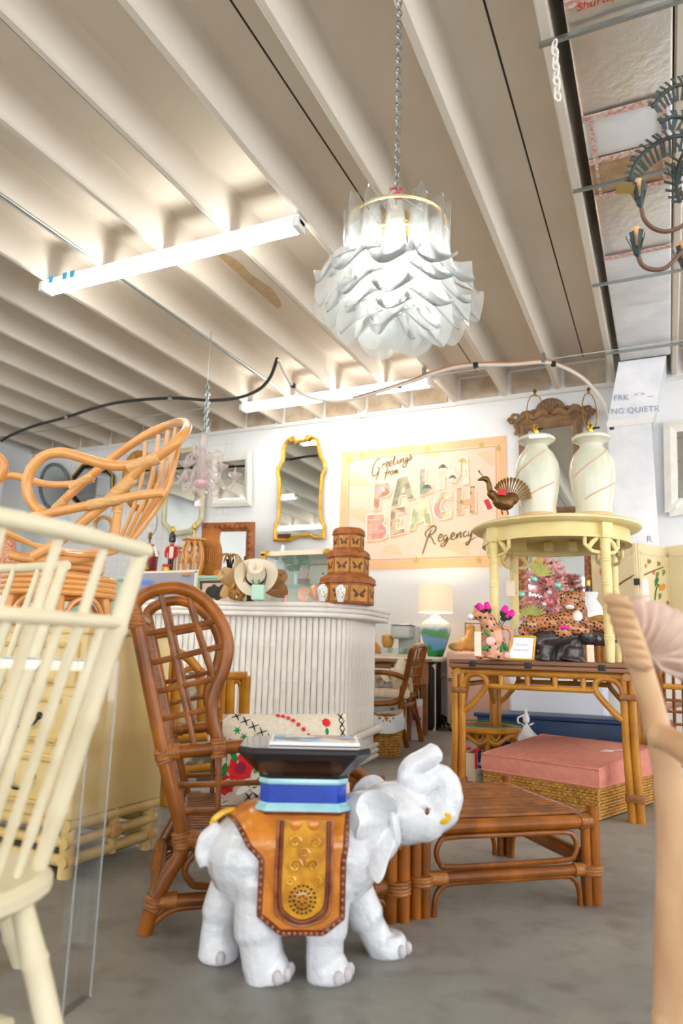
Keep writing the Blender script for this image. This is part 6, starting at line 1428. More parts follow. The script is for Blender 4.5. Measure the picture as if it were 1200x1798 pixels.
tgq = o+RT*16*s-V(FW.x, FW.y, 0)*.1; tgq.z = o.z+48*s; tag(MB().box(tgq, (5*s, .003, 18*s), 0, Matrix.Rotation(YAW, 3, 'Z')@Matrix.Rotation(-.35, 3, 'Y')).build('price_tag', 'white'), 'white tag hanging on the red tea caddy lamp', 'price tag')
# small duck figure
s = 7.4/F_PX
o = onsh(253, .05); dkf = thing('duck_figurine', 'small red and yellow duck figurine beside the red tea caddy lamp', 'figurine', o)
MB().lathe([(0, 0), (5*s, 0), (6*s, 4*s), (4*s, 12*s), (0, 14*s)], o, 12).build('coat', 'red', dkf); MB().ball(o+V(0, 0, 18*s), (5*s, 5*s, 6*s), 10).build('head', 'amber', dkf); MB().tube([o+RT*3*s+V(0, 0, 18*s), o+RT*9*s+V(0, 0, 18*s)], [2*s, .8*s], 8).build('bill', 'yellow', dkf); MB().lathe([(6*s, 21*s), (5*s, 24*s), (0, 26*s)], o, 10).build('hat', 'yellow', dkf)
# soldier lamp
o = onsh(299, .1); sl = thing('soldier_lamp', 'painted wooden toy soldier lamp in red coat and black fur hat', 'table lamp', o); sf = Fr(o, YAW)
MB().lathe([(0, 0), (14*s, 0), (14*s, 4*s), (10*s, 7*s), (0, 8*s)], o, 20).build('base', 'porcelain', sl)
for dx in (-2.6, 2.6): MB().tube([sf(dx*s, 0, 8*s), sf(dx*s, 0, 36*s)], [3*s, 2.8*s], 10).build('leg', 'black_gloss', sl)
MB().tube(cr([sf(0, 0, 33*s), sf(0, 0, 40*s), sf(0, 0, 55*s), sf(0, 0, 61*s)], 3), [6*s, 6.5*s, 7.5*s, 4*s], 12).build('torso', 'red', sl)
MB().rbox(sf(1.5*s, -6.5*s, 47*s), (8*s, 2*s, 22*s), .8*s, YAW).build('white_front', 'tag', sl)
for sg in (-1, 1): MB().tube(cr([sf(sg*7*s, 0, 57*s), sf(sg*10*s, -1*s, 48*s), sf(sg*9*s, -3*s, 38*s)], 3), [3*s, 2.6*s, 2.2*s], 8).build('arm', 'red', sl)
MB().ball(sf(0, 0, 65*s), (4.5*s, 4.5*s, 5*s), 10).build('head', 'spot_tan', sl)
MB().lathe([(5.5*s, 66*s), (6.5*s, 70*s), (6.5*s, 80*s), (4.5*s, 84*s), (0, 85*s)], o, 14).build('fur_hat', 'black_gloss', sl)
MB().lathe([(2*s, 84*s), (4*s, 87*s), (3.6*s, 95*s), (2*s, 97*s)], o, 12).build('socket', 'brass', sl)
MB().lathe([(8*s, 7*s), (9*s, 9*s), (8*s, 20*s), (5*s, 22*s)], sf(-7*s, 3*s, 0), 12).build('drum', 'gold_paint', sl); MB().lathe([(9*s, 20*s), (9.4*s, 21*s), (9.4*s, 24*s), (9*s, 25*s)], sf(-6*s, 3*s, 0), 12).build('drum_band', 'red', sl)
# pierced rattan lamp
o = onsh(337, .05); bl = thing('pierced_rattan_lamp', 'open-work bent rattan lamp base with square top on the mint cabinet', 'table lamp', o); bf_ = Fr(o, YAW+.5)
def barrel(a, z): 
    r = lerp(13, 19, math.sin(PI*min(1, max(0, z/66)))**1)*s; return o+V(r*math.cos(a), r*math.sin(a), z*s)
MB().rbox(o+V(0, 0, 1.5*s), (38*s, 38*s, 3*s), .5*s, YAW+.5).build('foot', 'rattan_light', bl); MB().rbox(o+V(0, 0, 68*s), (36*s, 36*s, 3*s), .5*s, YAW+.5).build('cap', 'rattan_light', bl)
for k in range(8):
    a = k*PI/4; bar('stave', 'rattan_light', bl, [barrel(a, 3+63*i/10) for i in range(11)], 2.2*s, 8)
    bar('lattice', 'rattan_light', bl, [barrel(a+.39*math.sin(2*PI*i/16*1.0)*1.0+.39, 3+63*i/16) for i in range(17)], 1.2*s, 7); bar('lattice', 'rattan_light', bl, [barrel(a-.39*math.sin(2*PI*i/16)+.39, 3+63*i/16) for i in range(17)], 1.2*s, 7)
MB().cyl(o+V(0, 0, 69*s), o+V(0, 0, 88*s), 1.5*s, n=8).build('stem', 'brass', bl); MB().lathe([(2*s, 86*s), (4*s, 89*s), (3.6*s, 97*s), (2*s, 99*s)], o, 12).build('socket', 'brass', bl); MB().cyl(o+V(0, 0, 98*s), o+V(0, 0, 130*s), .5*s, n=6).build('harp_rod', 'brass', bl)
# woven floor vase
mat('reed', '#c07a2e', .5, '#a0601e', 30, (1, 1, .1)); 
s = s*.92; o = onsh(368, .36); wv = thing('reed_vase', 'tall honey reed vase with small side handle behind the bar', 'vase', o)
prof = [(17, 0), (18, 3), (23, 30), (24, 48), (21, 66), (16, 80), (16, 92), (18, 104)]
def rp_(z):
    for (r0, q0), (r1, q1) in zip(prof, prof[1:]):
        if q0 <= z <= q1: return lerp(r0, r1, (z-q0)/(q1-q0))
    return prof[-1][0]
MB().lathe([((r-1.2)*s, z*s) for r, z in prof], o, 24).build('core', 'reed', wv)
reed = None
for k in range(36):
    a = 2*PI*k/36; 
    if reed is None: reed = bar('reed', 'reed', wv, cr([V(o.x+rp_(z)*s, o.y, o.z+z*s) for z in (0, 3, 15, 30, 40, 48, 57, 66, 73, 80, 86, 92, 98, 104)], 2), 1.65*s, 6)
    else:
        q = bpy.data.objects.new('reed', reed.data); COL.objects.link(q); q.parent = wv; q.rotation_euler = (0, 0, a)
for z in (32, 66): MB().lathe([((rp_(z)+1.2)*s, (z-1)*s), ((rp_(z)+2)*s, z*s), ((rp_(z)+1.2)*s, (z+1)*s)], o, 24).build('hoop_band', 'wood_mid', wv)
bar('handle', 'wood_mid', wv, cr([o-RT*21*s+V(0, 0, 52*s), o-RT*27*s+V(0, 0, 58*s), o-RT*26*s+V(0, 0, 66*s), o-RT*19*s+V(0, 0, 68*s)], 4), 1.2*s, 6)
o = onsh(384, .08); tag(MB().lathe([(0, 0), (9*s, 0), (10*s, 4*s), (9*s, 10*s), (3*s, 13*s), (0, 13*s)], o, 16).build('brown_pot', 'reed'), 'low brown pot at the foot of the reed vase', 'pot')
# black metal palm lamp in front of the carved mirror
o = PY(402, 1020, 6.9); o.z = zsh2+.03; pm = thing('palm_lamp', 'black metal palm ornament with a woven crown before the carved mirror', 'ornament', o); s2 = 8/F_PX
for k in range(9):
    a = 2*PI*k/9; bar('trunk_leaf', 'black', pm, cr([o+V(0, 0, 0), o+V(.012*math.cos(a), .012*math.sin(a), 18*s2), o+V(7*s2*math.cos(a), 7*s2*math.sin(a), 38*s2)], 4), [2*s2, 2.4*s2, 1*s2], 7)
for k in range(14):
    a = 2*PI*k/14; bar('crown_leaf', 'wicker', pm, cr([o+V(0, 0, 38*s2), o+V(10*s2*math.cos(a), 10*s2*math.sin(a), 47*s2), o+V(19*s2*math.cos(a), 19*s2*math.sin(a), 40*s2), o+V(21*s2*math.cos(a), 21*s2*math.sin(a), 32*s2)], 4), 1.1*s2, 5)
for k in range(4):
    a = k*PI/2+.4; bar('foot_scroll', 'black', pm, cr([o+V(0, 0, 4*s2), o+V(8*s2*math.cos(a), 8*s2*math.sin(a), 2*s2), o+V(12*s2*math.cos(a), 12*s2*math.sin(a), -3*s2)], 4), 1.1*s2, 6)
# small rattan stool upside on shelf and clutter at the far left
o = onsh(320, .45); stl = thing('rattan_stool', 'brown rattan stool with round top behind the soldier lamp', 'stool', o)
MB().lathe([(0, 69*s), (17*s, 69*s), (18*s, 71*s), (17*s, 73*s), (0, 73*s)], o-RT*17*s, 24).build('seat', 'rattan_light', stl)
for k in range(3): a = k*2.1; MB().cyl(o-RT*17*s+V(12*s*math.cos(a), 12*s*math.sin(a), 0), o-RT*17*s+V(10*s*math.cos(a), 10*s*math.sin(a), 69*s), 2.2*s, n=8).build('leg', 'rattan_light', stl)
for z in (40, 62): MB().cyl(o-RT*8*s+V(0, 0, z*s), o+RT*16*s+V(0, 0, z*s), 1.8*s, n=8).build('rail', 'wood_mid', stl)
for k in range(4): MB().cyl(o+RT*(-4+k*6)*s+V(0, 0, 40*s), o+RT*(-4+k*6)*s+V(0, 0, 62*s), 1.2*s, n=8).build('rail_spindle', 'wood_mid', stl)
o = PD(8, 985, 7.0); o.z = 1.3
tag(MB().lathe([(0, 0), (.16, 0), (.13, .2), (.07, .5), (.04, .6)], o, 20).build('striped_basket', mat('basket_stripe', '#b0603c', .7, '#e0b08c', 30, (1, 1, 6), lo=.48, hi=.52)), 'red and tan striped basket at the far left edge', 'basket')
tag(MB().rbox((o.x-.2, o.y+.05, .65), (1.6, .5, 1.3), .01).build('low_cabinet', 'white_paint'), 'plain white cabinet under the striped basket at the far left', 'cabinet')
# ---------------------------------------------------------------- mirrors on the back wall
WY = YB-.05
def wpt(x, y, Y=None): return PY(x, y, WY if Y is None else Y)
def poly_mirror(name, label, pts, fw, m, depth=.04, Y=None, smooth=0, closedp=True, prof=None, cat='mirror', bars=False, inner=None):
    """pts: outline in px (frame outer edge); fw: frame width in m"""
    W_ = [wpt(x, y, Y) for x, y in pts]
    if smooth: W_ = cr(W_, smooth, True)
    c = sum(W_, Vector())/len(W_); n = len(W_)
    if inner: I_ = [wpt(x, y, Y) for x, y in inner]; I_ = cr(I_, smooth, True) if smooth else I_
    else:
        I_ = []
        for i in range(n):
            a, b_ = W_[i-1], W_[(i+1) % n]; p = W_[i]; e1 = (p-a).normalized(); e2 = (b_-p).normalized(); nn = V(0, -1, 0)
            m1, m2 = e1.cross(nn), e2.cross(nn); mm = (m1+m2).normalized(); k = fw/max(.4, mm.dot(m1))
            if (p+mm*k-c).length > (p-c).length: mm = -mm
            I_.append(p+mm*k)
    t = thing(name, label, cat, V(c.x, c.y, min(q.z for q in W_)))
    f = V(0, -depth, 0); mid = [lerp(W_[i], I_[i], .5)+f*1.15 for i in range(n)]
    rings = [W_, [q+f*.7 for q in W_], mid, [q+f*.6 for q in I_], I_]
    vs = [q for r in rings for q in r]; N = len(rings)
    if bars:
        for i in range(n):
            j = (i+1) % n; mb = MB(); idx = []
            v8 = [r[i] for r in rings]+[r[j] for r in rings]; mb.add(v8, [(k, k+1, k+6, k+5) for k in range(4)]+[(0, 5, 9, 4), tuple(range(5)), tuple(range(9, 4, -1))]); mb.build('frame_side', m, t)
    else:
        MB().add(vs, [(r*n+k, r*n+(k+1) % n, ((r+1) % N)*n+(k+1) % n, ((r+1) % N)*n+k) for r in range(N) for k in range(n)]).build('frame', m, t)
    MB().prism([q+V(0, -.012, 0) for q in [lerp(I_[i], W_[i], .12) for i in range(n)]], V(0, .008, 0)).build('mirror_glass', 'mirror', t)
    return t, W_, I_
def oval(cx, cy, rx, ry, n=28): return [(cx+rx*math.cos(2*PI*k/n), cy+ry*math.sin(2*PI*k/n)) for k in range(n)]
def rect(x0, y0, x1, y1, sl=0): return [(x0, y0), (x1, y0-sl*(x1-x0)), (x1, y1-sl*.3*(x1-x0)), (x0, y1)]
mat('grey_frame', '#7f8a8c', .6, '#667072', 30, bump=.6, bscale=40)
poly_mirror('oval_mirror', 'oval mirror in a rough grey twig frame on the far wall', oval(97, 855, 27, 42), .05, 'grey_frame')
t, W_, I_ = poly_mirror('octagon_mirror', 'octagonal mirror in a black and gold bamboo frame', [(148, 817), (183, 814), (201, 835), (200, 875), (182, 893), (147, 895), (129, 876), (130, 838)], .055, 'black', bars=True)
for i in range(8): bar('gold_bamboo', 'gold_paint', t, [W_[i]+V(0, -.045, 0), W_[(i+1) % 8]+V(0, -.045, 0)], .012, 8)
poly_mirror('wicker_mirror', 'oval mirror in a wide brown wicker frame behind the swivel chair', oval(246, 845, 30, 54), .1, 'wicker')
mat('frame_cream', '#dcd3b4', .5, '#cfc4a0', 8)
poly_mirror('cream_mirror', 'tall cream mirror with clipped corners behind the pink chandelier', [(310, 789), (345, 785), (362, 803), (359, 912), (338, 937), (303, 942), (285, 920), (290, 812)], .075, 'frame_cream', bars=True)
poly_mirror('white_mirror', 'rectangular mirror in a wide flat white frame behind the pink chandelier', rect(372, 802, 443, 891, .12), .1, 'white_paint', bars=True)
gold = [(497, 787), (501, 778), (508, 770), (518, 769), (522, 775), (528, 773), (536, 772), (540, 768), (550, 766), (560, 771), (563, 785), (566, 800), (573, 812), (575, 825), (569, 835), (567, 860), (566, 890), (567, 912), (572, 922), (572, 947), (553, 948), (547, 943), (520, 945), (513, 950), (507, 952), (482, 951), (483, 922), (488, 912), (489, 880), (490, 845), (487, 832), (488, 820), (496, 808)]
gi = []
t, W_, I_ = poly_mirror('gold_mirror', 'gilded scalloped mirror hanging on the white wall beside the mural', gold, .042, 'gold_paint', .045)
for px, py in ((516, 773), (543, 771)): bar('scroll', 'gold_paint', t, [wpt(px, py)+V((.04*(1-k/22))*math.cos(k*.55), -.05, (.04*(1-k/22))*math.sin(k*.55)) for k in range(20)], .011, 7)
# carved brown mirror standing low behind the bar
t, W_, I_ = poly_mirror('carved_mirror', 'square mirror in a carved brown wood frame behind the reed vase', [(357, 919), (449, 917), (446, 1030), (357, 1034)], .115, 'wood_red', .05, 7.5, bars=True)
for i in range(4):
    a, b_ = lerp(W_[i], I_[i], .5), lerp(W_[(i+1) % 4], I_[(i+1) % 4], .5); n = 9
    for k in range(n): MB().ball(lerp(a, b_, (k+.5)/n)+V(0, -.055, 0), (.034, .016, .034), 8).build('carved_leaf', 'wood_red', t)
t.location = Vector(t.location)
tag(MB().box((t.location.x, 7.56, t.location.z/2), (1.0, .4, t.location.z-.001)).build('console', 'white_paint'), 'white console under the carved brown mirror', 'console')
# small arched mirror
poly_mirror('arched_mirror', 'small arched gold mirror low on the wall behind the swivel chair', [(166, 940), (166, 916), (174, 908), (184, 905), (194, 909), (200, 918), (200, 938)], .05, 'rattan_light')
# ornate carved mirror behind the vase lamps
t, W_, I_ = poly_mirror('ornate_mirror', 'carved wooden mirror with shell crest behind the pair of vase lamps', [(912, 745), (1022, 729), (1030, 905), (914, 908)], .1, 'wood_carved', .05, bars=True)
cr_c = wpt(968, 727)+V(0, -.04, 0)
MB().prism([wpt(x, y)+V(0, -.045, 0) for x, y in ((912, 752), (910, 738), (925, 730), (945, 728), (967, 722), (990, 720), (1012, 720), (1024, 727), (1023, 738))], V(0, .03, 0)).build('crest_board', 'wood_carved', t)
for k in range(9):
    a = lerp(.35, PI-.35, k/8); L = .16; p = cr_c; q = cr_c+V(L*math.cos(a), -.01, L*math.sin(a)); MB().tube([p, lerp(p, q, .6), q], [.008, .022, .016], 8).build('shell_rib', 'wood_carved', t)
MB().tube([cr_c+V(.165*math.cos(a), -.005, .165*math.sin(a)) for a in [lerp(.2, PI-.2, k/14) for k in range(15)]], .014, 7).build('shell_rim', 'wood_carved', t)
for sg in (-1, 1):
    g = [(0.02, .02), (.12, .06), (.22, .0), (.3, .07), (.4, .0), (.46, -.06), (.44, -.16), (.47, -.22)]
    bar('acanthus', 'wood_carved', t, cr([cr_c+V(sg*x*.86, 0, z*.8-.03+sg*x*.02) for x, z in g], 5), [.042, .05, .04, .044, .036, .03, .026, .02], 9)
    for k in range(7):
        x, z = lerp(.08, .42, k/6), .05-.05*abs(math.sin(k*1.7)); MB().ball(cr_c+V(sg*x, -.015, z), (.034, .02, .022), 8, Matrix.Rotation(sg*.6*(-1)**k, 3, 'Y')).build('carved_leaf', 'wood_carved', t)
    bar('scroll', 'wood_carved', t, [cr_c+V(sg*(.44+.045*(1-k/24)*math.cos(k*.5)), -.01, -.05+.045*(1-k/24)*math.sin(k*.5)) for k in range(22)], .013, 7)
# white pagoda mirror far right
t, W_, I_ = poly_mirror('white_fretwork_mirror', 'tall white fretwork mirror on the wall right of the duct', [(1165, 742), (1270, 728), (1270, 895), (1176, 908), (1176, 900), (1168, 901)], .13, 'white_paint', .05, bars=True)
# tortoise framed mirror behind the pink tree
mat('tortoise', '#7a3c16', .3, '#c07a34', 26, lo=.45, hi=.6)
poly_mirror('tortoise_mirror', 'mirror in a mottled tortoiseshell frame behind the pink tinsel tree', [(911, 948), (1045, 944), (1046, 1075), (913, 1076)], .1, 'tortoise', .04, 7.6, bars=True)
tag(MB().rbox((-.85, 7.6, .62), (.88, .4, 1.24), .01).build('white_sideboard', 'white_paint'), 'white sideboard under the tortoiseshell mirror', 'sideboard')
# ---------------------------------------------------------------- mural
mat('mural_peach', '#f4d6c0', .8, '#f1cfb8', 3); mat('mural_border', '#f0c296', .8, '#eebb8c', 5); mat('mural_line', '#e8a878', .8); mat('mural_leaf', '#f3c9a4', .8); mat('mural_white', '#fdf6ee', .8); mat('mural_olive', '#8a7c46', .8, '#5e5632', 14); mat('mural_sprig', '#c9b868', .8)
MY = YB-.012
mu = thing('mural', 'peach painted postcard mural with big block letters on the back wall', 'mural', (-2.65, YB, 1.775))
def mq(a, b_, d=0): return PY(600+a/4, 770+b_/4, MY-d)
x0, x1, z0, z1 = -3.709, -1.585, 1.772, 3.314
MB().box(((x0+x1)/2, YB-.006, (z0+z1)/2), (x1-x0, .012, z1-z0)).build('border_field', 'mural_border', mu)
MB().box(((x0+x1)/2+.0, YB-.0135, (z0+z1)/2), (x1-x0-.2, .003, z1-z0-.2)).build('inner_field', 'mural_peach', mu)
for a, b_ in (((x0+.12, z0+.12), (x1-.12, z0+.12)), ((x0+.12, z1-.12), (x1-.12, z1-.12)), ((x0+.12, z0+.12), (x0+.12, z1-.12)), ((x1-.12, z0+.12), (x1-.12, z1-.12))):
    MB().box(((a[0]+b_[0])/2, YB-.016, (a[1]+b_[1])/2), (max(.014, b_[0]-a[0]), .003, max(.014, b_[1]-a[1]))).build('border_bamboo', 'mural_line', mu)
BK = [0]
def brush(pts, w, m, name, d=.006):
    BK[0] = (BK[0]+1) % 16; d = d+BK[0]*.00012
    p = cr([mq(a, b_, d) for a, b_ in pts], 6); N = len(p)
    mb = MB(); vs = []
    for i in range(N):
        t = (p[min(N-1, i+1)]-p[max(0, i-1)]); t = t.normalized() if t.length > 1e-9 else V(1, 0, 0); nn = V(-t.z, 0, t.x); k = w*(.45+.55*math.sin(PI*(i/(N-1)))**.6)
        vs += [p[i]+nn*k, p[i]-nn*k]
    n2 = 0
    fs = [(2*i, 2*i+1, 2*i+3, 2*i+2) for i in range(N-1)]; mb.add(vs, fs); return mb.build(name, m, mu)
for cx, cy, sc, ph in ((110, 330, 1.2, 0), (110, 560, 1.3, .4), (350, 800, 1.0, .2), (800, 790, 1.4, .3), (1010, 150, 1.1, .7), (640, 120, .9, .1)):   # pale background fronds
    for k in range(7):
        a = ph+PI+lerp(.1, PI-.1, k/6); L = 75*sc; brush([(cx, cy), (cx+L*.55*math.cos(a), cy+L*.6*math.sin(a)), (cx+L*math.cos(a), cy+L*.75*math.sin(a))], .022, 'mural_leaf', 'pale_frond', .004)
for cx, cy in ((55, 150), (140, 125), (600, 75), (985, 45), (1100, 65), (525, 850), (965, 850)):
    for k in range(5): a = 1.0+k*1.25; brush([(cx, cy), (cx+12*math.cos(a), cy+12*math.sin(a)), (cx+24*math.cos(a), cy+26*math.sin(a))], .011, 'mural_sprig', 'bamboo_sprig')
LET = {
 'P': ([(232, 318), (325, 308), (348, 328), (352, 360), (340, 392), (312, 410), (275, 415), (268, 505), (220, 510)], [(270, 345), (303, 342), (306, 372), (272, 378)], ('#d8b49a', '#b9836a')),
 'A': ([(392, 283), (468, 262), (514, 420), (462, 432), (453, 398), (412, 404), (400, 468), (345, 475)], [(428, 345), (440, 342), (448, 378), (420, 382)], ('#b7b08e', '#8f8c70')),
 'L': ([(548, 222), (594, 212), (590, 325), (636, 318), (638, 372), (545, 410)], None, ('#e6b0a4', '#9aa486')),
 'M': ([(678, 175), (718, 166), (772, 240), (825, 145), (885, 128), (893, 320), (850, 325), (848, 235), (800, 305), (772, 312), (725, 258), (722, 355), (680, 362)], None, ('#fbe6cf', '#f4cfae')),
 'B': ([(178, 540), (290, 528), (306, 548), (304, 580), (288, 602), (316, 622), (324, 660), (312, 695), (280, 712), (172, 722)], [(215, 565), (255, 562), (258, 585), (216, 588)], ('#f0b296', '#e58f86')),
 'E': ([(345, 492), (446, 475), (447, 522), (388, 532), (388, 563), (416, 560), (416, 590), (388, 595), (387, 640), (443, 630), (443, 665), (332, 692)], None, ('#cdbf9a', '#a58468')),
 'A2': ([(505, 460), (605, 425), (638, 600), (590, 610), (580, 578), (522, 596), (512, 640), (470, 652)], [(545, 500), (562, 496), (572, 545), (530, 556)], ('#d9e0bc', '#b4b883')),
 'C': ([(735, 366), (772, 378), (770, 430), (728, 420), (704, 445), (694, 485), (706, 515), (738, 505), (770, 492), (770, 552), (730, 566), (688, 570), (655, 545), (645, 495), (655, 430), (688, 384)], None, ('#cfdcb0', '#e6a08e')),
 'H': ([(805, 352), (850, 345), (850, 430), (900, 425), (898, 338), (942, 330), (945, 520), (898, 525), (898, 475), (850, 478), (852, 530), (805, 535)], None, ('#f0b48c', '#8a8f6c')),
}
for kx, (poly, hole, cols) in LET.items():
    m1 = mat('letter_'+kx, cols[0], .8, cols[1], 9, lo=.46, hi=.56)
    MB().prism([mq(a+14, b_+14, .0045) for a, b_ in poly], V(0, .0015, 0)).build('letter_shadow', 'mural_border', mu, 10)
    lt = MB().prism([mq(a, b_, .008) for a, b_ in poly], V(0, .002, 0)).build('block_letter', m1, mu, 10)
    MB().tube([mq(a, b_, .0085) for a, b_ in poly], .0085, 6, closed=True).build('letter_outline', 'mural_white', lt)
    if hole: MB().prism([mq(a, b_, .0105) for a, b_ in hole], V(0, .002, 0)).build('letter_counter', 'mural_peach', lt)
mat('mural_dark', '#6c6f60', .8)
for cx, cy, sc, m in ((715, 205, 34, 'mural_dark'), (845, 165, 40, 'mural_sprig'), (780, 275, 26, 'mural_dark'), (600, 345, 30, 'mural_dark')):
    for k in range(8): a = PI+k*PI/7; brush([(cx, cy), (cx+sc*.6*math.cos(a), cy+sc*.7*math.sin(a)), (cx+sc*1.1*math.cos(a), cy+sc*(.6*math.sin(a)+.35))], .005, m, 'palm_frond', .011)
    if m == 'mural_sprig': brush([(cx, cy), (cx-2, cy+70), (cx+4, cy+140)], .01, 'mural_line', 'palm_trunk', .0105)
for k, (cx, cy) in enumerate(((822, 380), (825, 425), (828, 470), (824, 515), (920, 360), (922, 405), (918, 450), (922, 495), (875, 450))): MB().prism([mq(cx+17*math.cos(2*PI*i/12), cy+17*math.sin(2*PI*i/12), .011) for i in range(12)], V(0, .002, 0)).build('painted_orange', mat('orange_p', '#f4b48c', .8) if k == 0 else 'orange_p', mu)
for pts in ([(182, 570), (240, 580), (298, 565)], [(178, 680), (240, 650), (315, 655)]): brush(pts, .018, 'tape_red', 'painted_lips', .0105)
brush([(665, 545), (690, 520), (725, 500)], .02, 'tape_red', 'painted_lips', .0105); MB().prism([mq(265+26*math.cos(2*PI*i/12), 370+20*math.sin(2*PI*i/12), .0112) for i in range(12)], V(0, .001, 0)).build('painted_flamingo', 'petal_pink', mu)
STR = [[(277, 152), (262, 142), (240, 160), (222, 200), (215, 240), (222, 262), (240, 258), (258, 235), (266, 205), (252, 210)], [(266, 203), (260, 240), (248, 275), (238, 292)],
 [(278, 232), (290, 198), (293, 205), (303, 192)], [(305, 215), (322, 200), (325, 188), (316, 186), (308, 210), (315, 225), (330, 212)], [(330, 208), (345, 193), (346, 180), (338, 180), (331, 203), (338, 216), (352, 204)],
 [(352, 200), (372, 145), (362, 195), (368, 205), (380, 192)], [(358, 165), (384, 160)], [(384, 190), (392, 170), (388, 195), (396, 196), (404, 184)], [(404, 195), (412, 165), (410, 190), (424, 162), (432, 165), (428, 188), (440, 182)],
 [(462, 155), (448, 158), (443, 178), (452, 182), (462, 160), (460, 185), (445, 215), (425, 222), (428, 205), (470, 175)], [(470, 172), (485, 130), (480, 142), (490, 158), (478, 172), (466, 168)],
 [(332, 203), (322, 210), (308, 255), (298, 282)], [(300, 232), (325, 226)], [(325, 248), (333, 220), (336, 228), (346, 216)], [(352, 215), (344, 235), (352, 243), (362, 228), (356, 214), (368, 218)], [(368, 238), (374, 212), (372, 236), (384, 210), (382, 234), (394, 208), (393, 230), (402, 225)],
 [(632, 640), (605, 700), (582, 770), (567, 815)], [(600, 695), (588, 665), (620, 630), (650, 615), (664, 630), (645, 665), (618, 682), (635, 700), (650, 735), (664, 740)],
 [(680, 705), (702, 690), (705, 675), (692, 675), (680, 705), (690, 725), (712, 712)], [(745, 680), (725, 680), (715, 705), (728, 715), (745, 690), (738, 730), (710, 758), (700, 745), (765, 702)],
 [(768, 695), (790, 680), (792, 665), (780, 665), (768, 690), (778, 710), (800, 700)], [(800, 705), (812, 668), (808, 700), (830, 660), (840, 664), (835, 694), (850, 688)], [(880, 655), (866, 655), (856, 675), (864, 690), (888, 676)], [(895, 650), (890, 680), (905, 680), (920, 640), (910, 690), (895, 735), (878, 748), (880, 730), (950, 690)]]
for k, l in enumerate(STR):
    if 2 <= k <= 10: l = [(a+4, b_-22) for a, b_ in l]
    elif 11 <= k <= 15: l = [(a, b_+10) for a, b_ in l]
    brush(l, .0062 if k < 16 else .0085, 'mural_olive', 'script_stroke', .009)
# ---------------------------------------------------------------- pink tinsel tree
mat('tinsel_pink', '#ffccc8', .7, '#fdb4b2', 20); mat('bauble_mint', '#9fd0c4', .15, metal=.4); mat('bauble_pearl', '#e9e3e6', .15, metal=.3); mat('bauble_rose', '#e07a8c', .15, metal=.4)
TD = 6.45
to = PD(960, 1000, TD); tb0 = V(to.x, to.y, 0); tz1 = PD(953, 968, TD).z
tr_ = thing('pink_tree', 'pink tinsel christmas tree behind the leopard figurine', 'christmas tree', tb0)
MB().tube([tb0+V(0, 0, .0), tb0+V(0, 0, tz1-.05)], [.025, .01], 8).build('trunk', 'wood_dark', tr_)
for k in range(3): a = k*2.1; MB().tube([tb0+V(0, 0, .1), tb0+V(.2*math.cos(a), .2*math.sin(a), .01)], .012, 6).build('stand_leg', 'iron', tr_)
rnd = random.Random(11); brn = 0
me_b = None
zz = .35
while zz < tz1-.02:
    rr = .33*(1-(zz-.35)/(tz1-.3))**.6+.02
    for k in range(max(6, int(30*rr/.36))):
        a = rnd.random()*2*PI; L = rr*rnd.uniform(.8, 1.12); up = rnd.uniform(.05, .22)
        mb = MB(); p0 = tb0+V(0, 0, zz); d = V(math.cos(a), math.sin(a), up+.1).normalized()
        for j in range(60):
            t_ = j/60; c = p0+d*(L*(.18+.82*t_)); e = V(rnd.gauss(0, 1), rnd.gauss(0, 1), rnd.gauss(0, 1)).normalized()*rnd.uniform(.03, .05)+d*.018
            w = e.cross(d).normalized()*.006; mb.add([c-w, c+w, c+e+w*.6, c+e-w*.6], [(0, 1, 2, 3)])
        mb.tube([p0, p0+d*L], [.004, .002], 4); o = mb.build('tinsel_branch', 'tinsel_pink', tr_); brn += 1
    zz += .07
for px, py, m, r in ((938, 1017, 'bauble_mint', .034), (980, 1028, 'bauble_mint', .036), (986, 1037, 'bauble_mint', .026), (916, 1044, 'bauble_mint', .036), (1003, 1038, 'bauble_mint', .024), (965, 1040, 'bauble_pearl', .024), (957, 1061, 'bauble_pearl', .024), (966, 1058, 'bauble_rose', .04), (917, 1099, 'bauble_mint', .03), (942, 1250, 'bauble_rose', .03)):
    q = PD(px, py, TD-.33); MB().ball(q, r, 12).build('bauble', m, tr_)
for px, py, a0 in ((945, 1012, .5), (935, 1088, .9)):       # pale palm fans
    hubq = PD(px, py, TD-.36); f = thing('palm_fan', 'dried green palm fan tucked into the pink tree %s' % ('near its top' if py < 1050 else 'low by the cream table leg'), 'leaf', hubq, 'palm fans in the pink tree')
    for k in range(11):
        a = lerp(a0-.35, a0+1.75, k/10); dv = (RT*math.cos(a)+V(0, 0, 1)*math.sin(a)); sd_ = dv.cross(FW).normalized(); L = .15
        MB().prism([hubq-sd_*.004, hubq+dv*L*.7-sd_*.009, hubq+dv*L, hubq+dv*L*.7+sd_*.009, hubq+sd_*.004], V(FW.x, FW.y, 0)*.003+FW*.003*(k % 2)).build('leaflet', 'palm_leaf', f)
q = PD(947, 986, TD-.25); bd_ = thing('yellow_bird', 'small yellow bird ornament perched at the top of the pink tree', 'ornament', q); MB().ball(q, (.028, .022, .034), 12).build('body', 'yellow', bd_); MB().ball(q+V(0, 0, .036), .018, 10).build('head', 'yellow', bd_); MB().ball(q+V(.0, -.0, .055), (.012, .012, .008), 8).build('cap', 'iron', bd_)
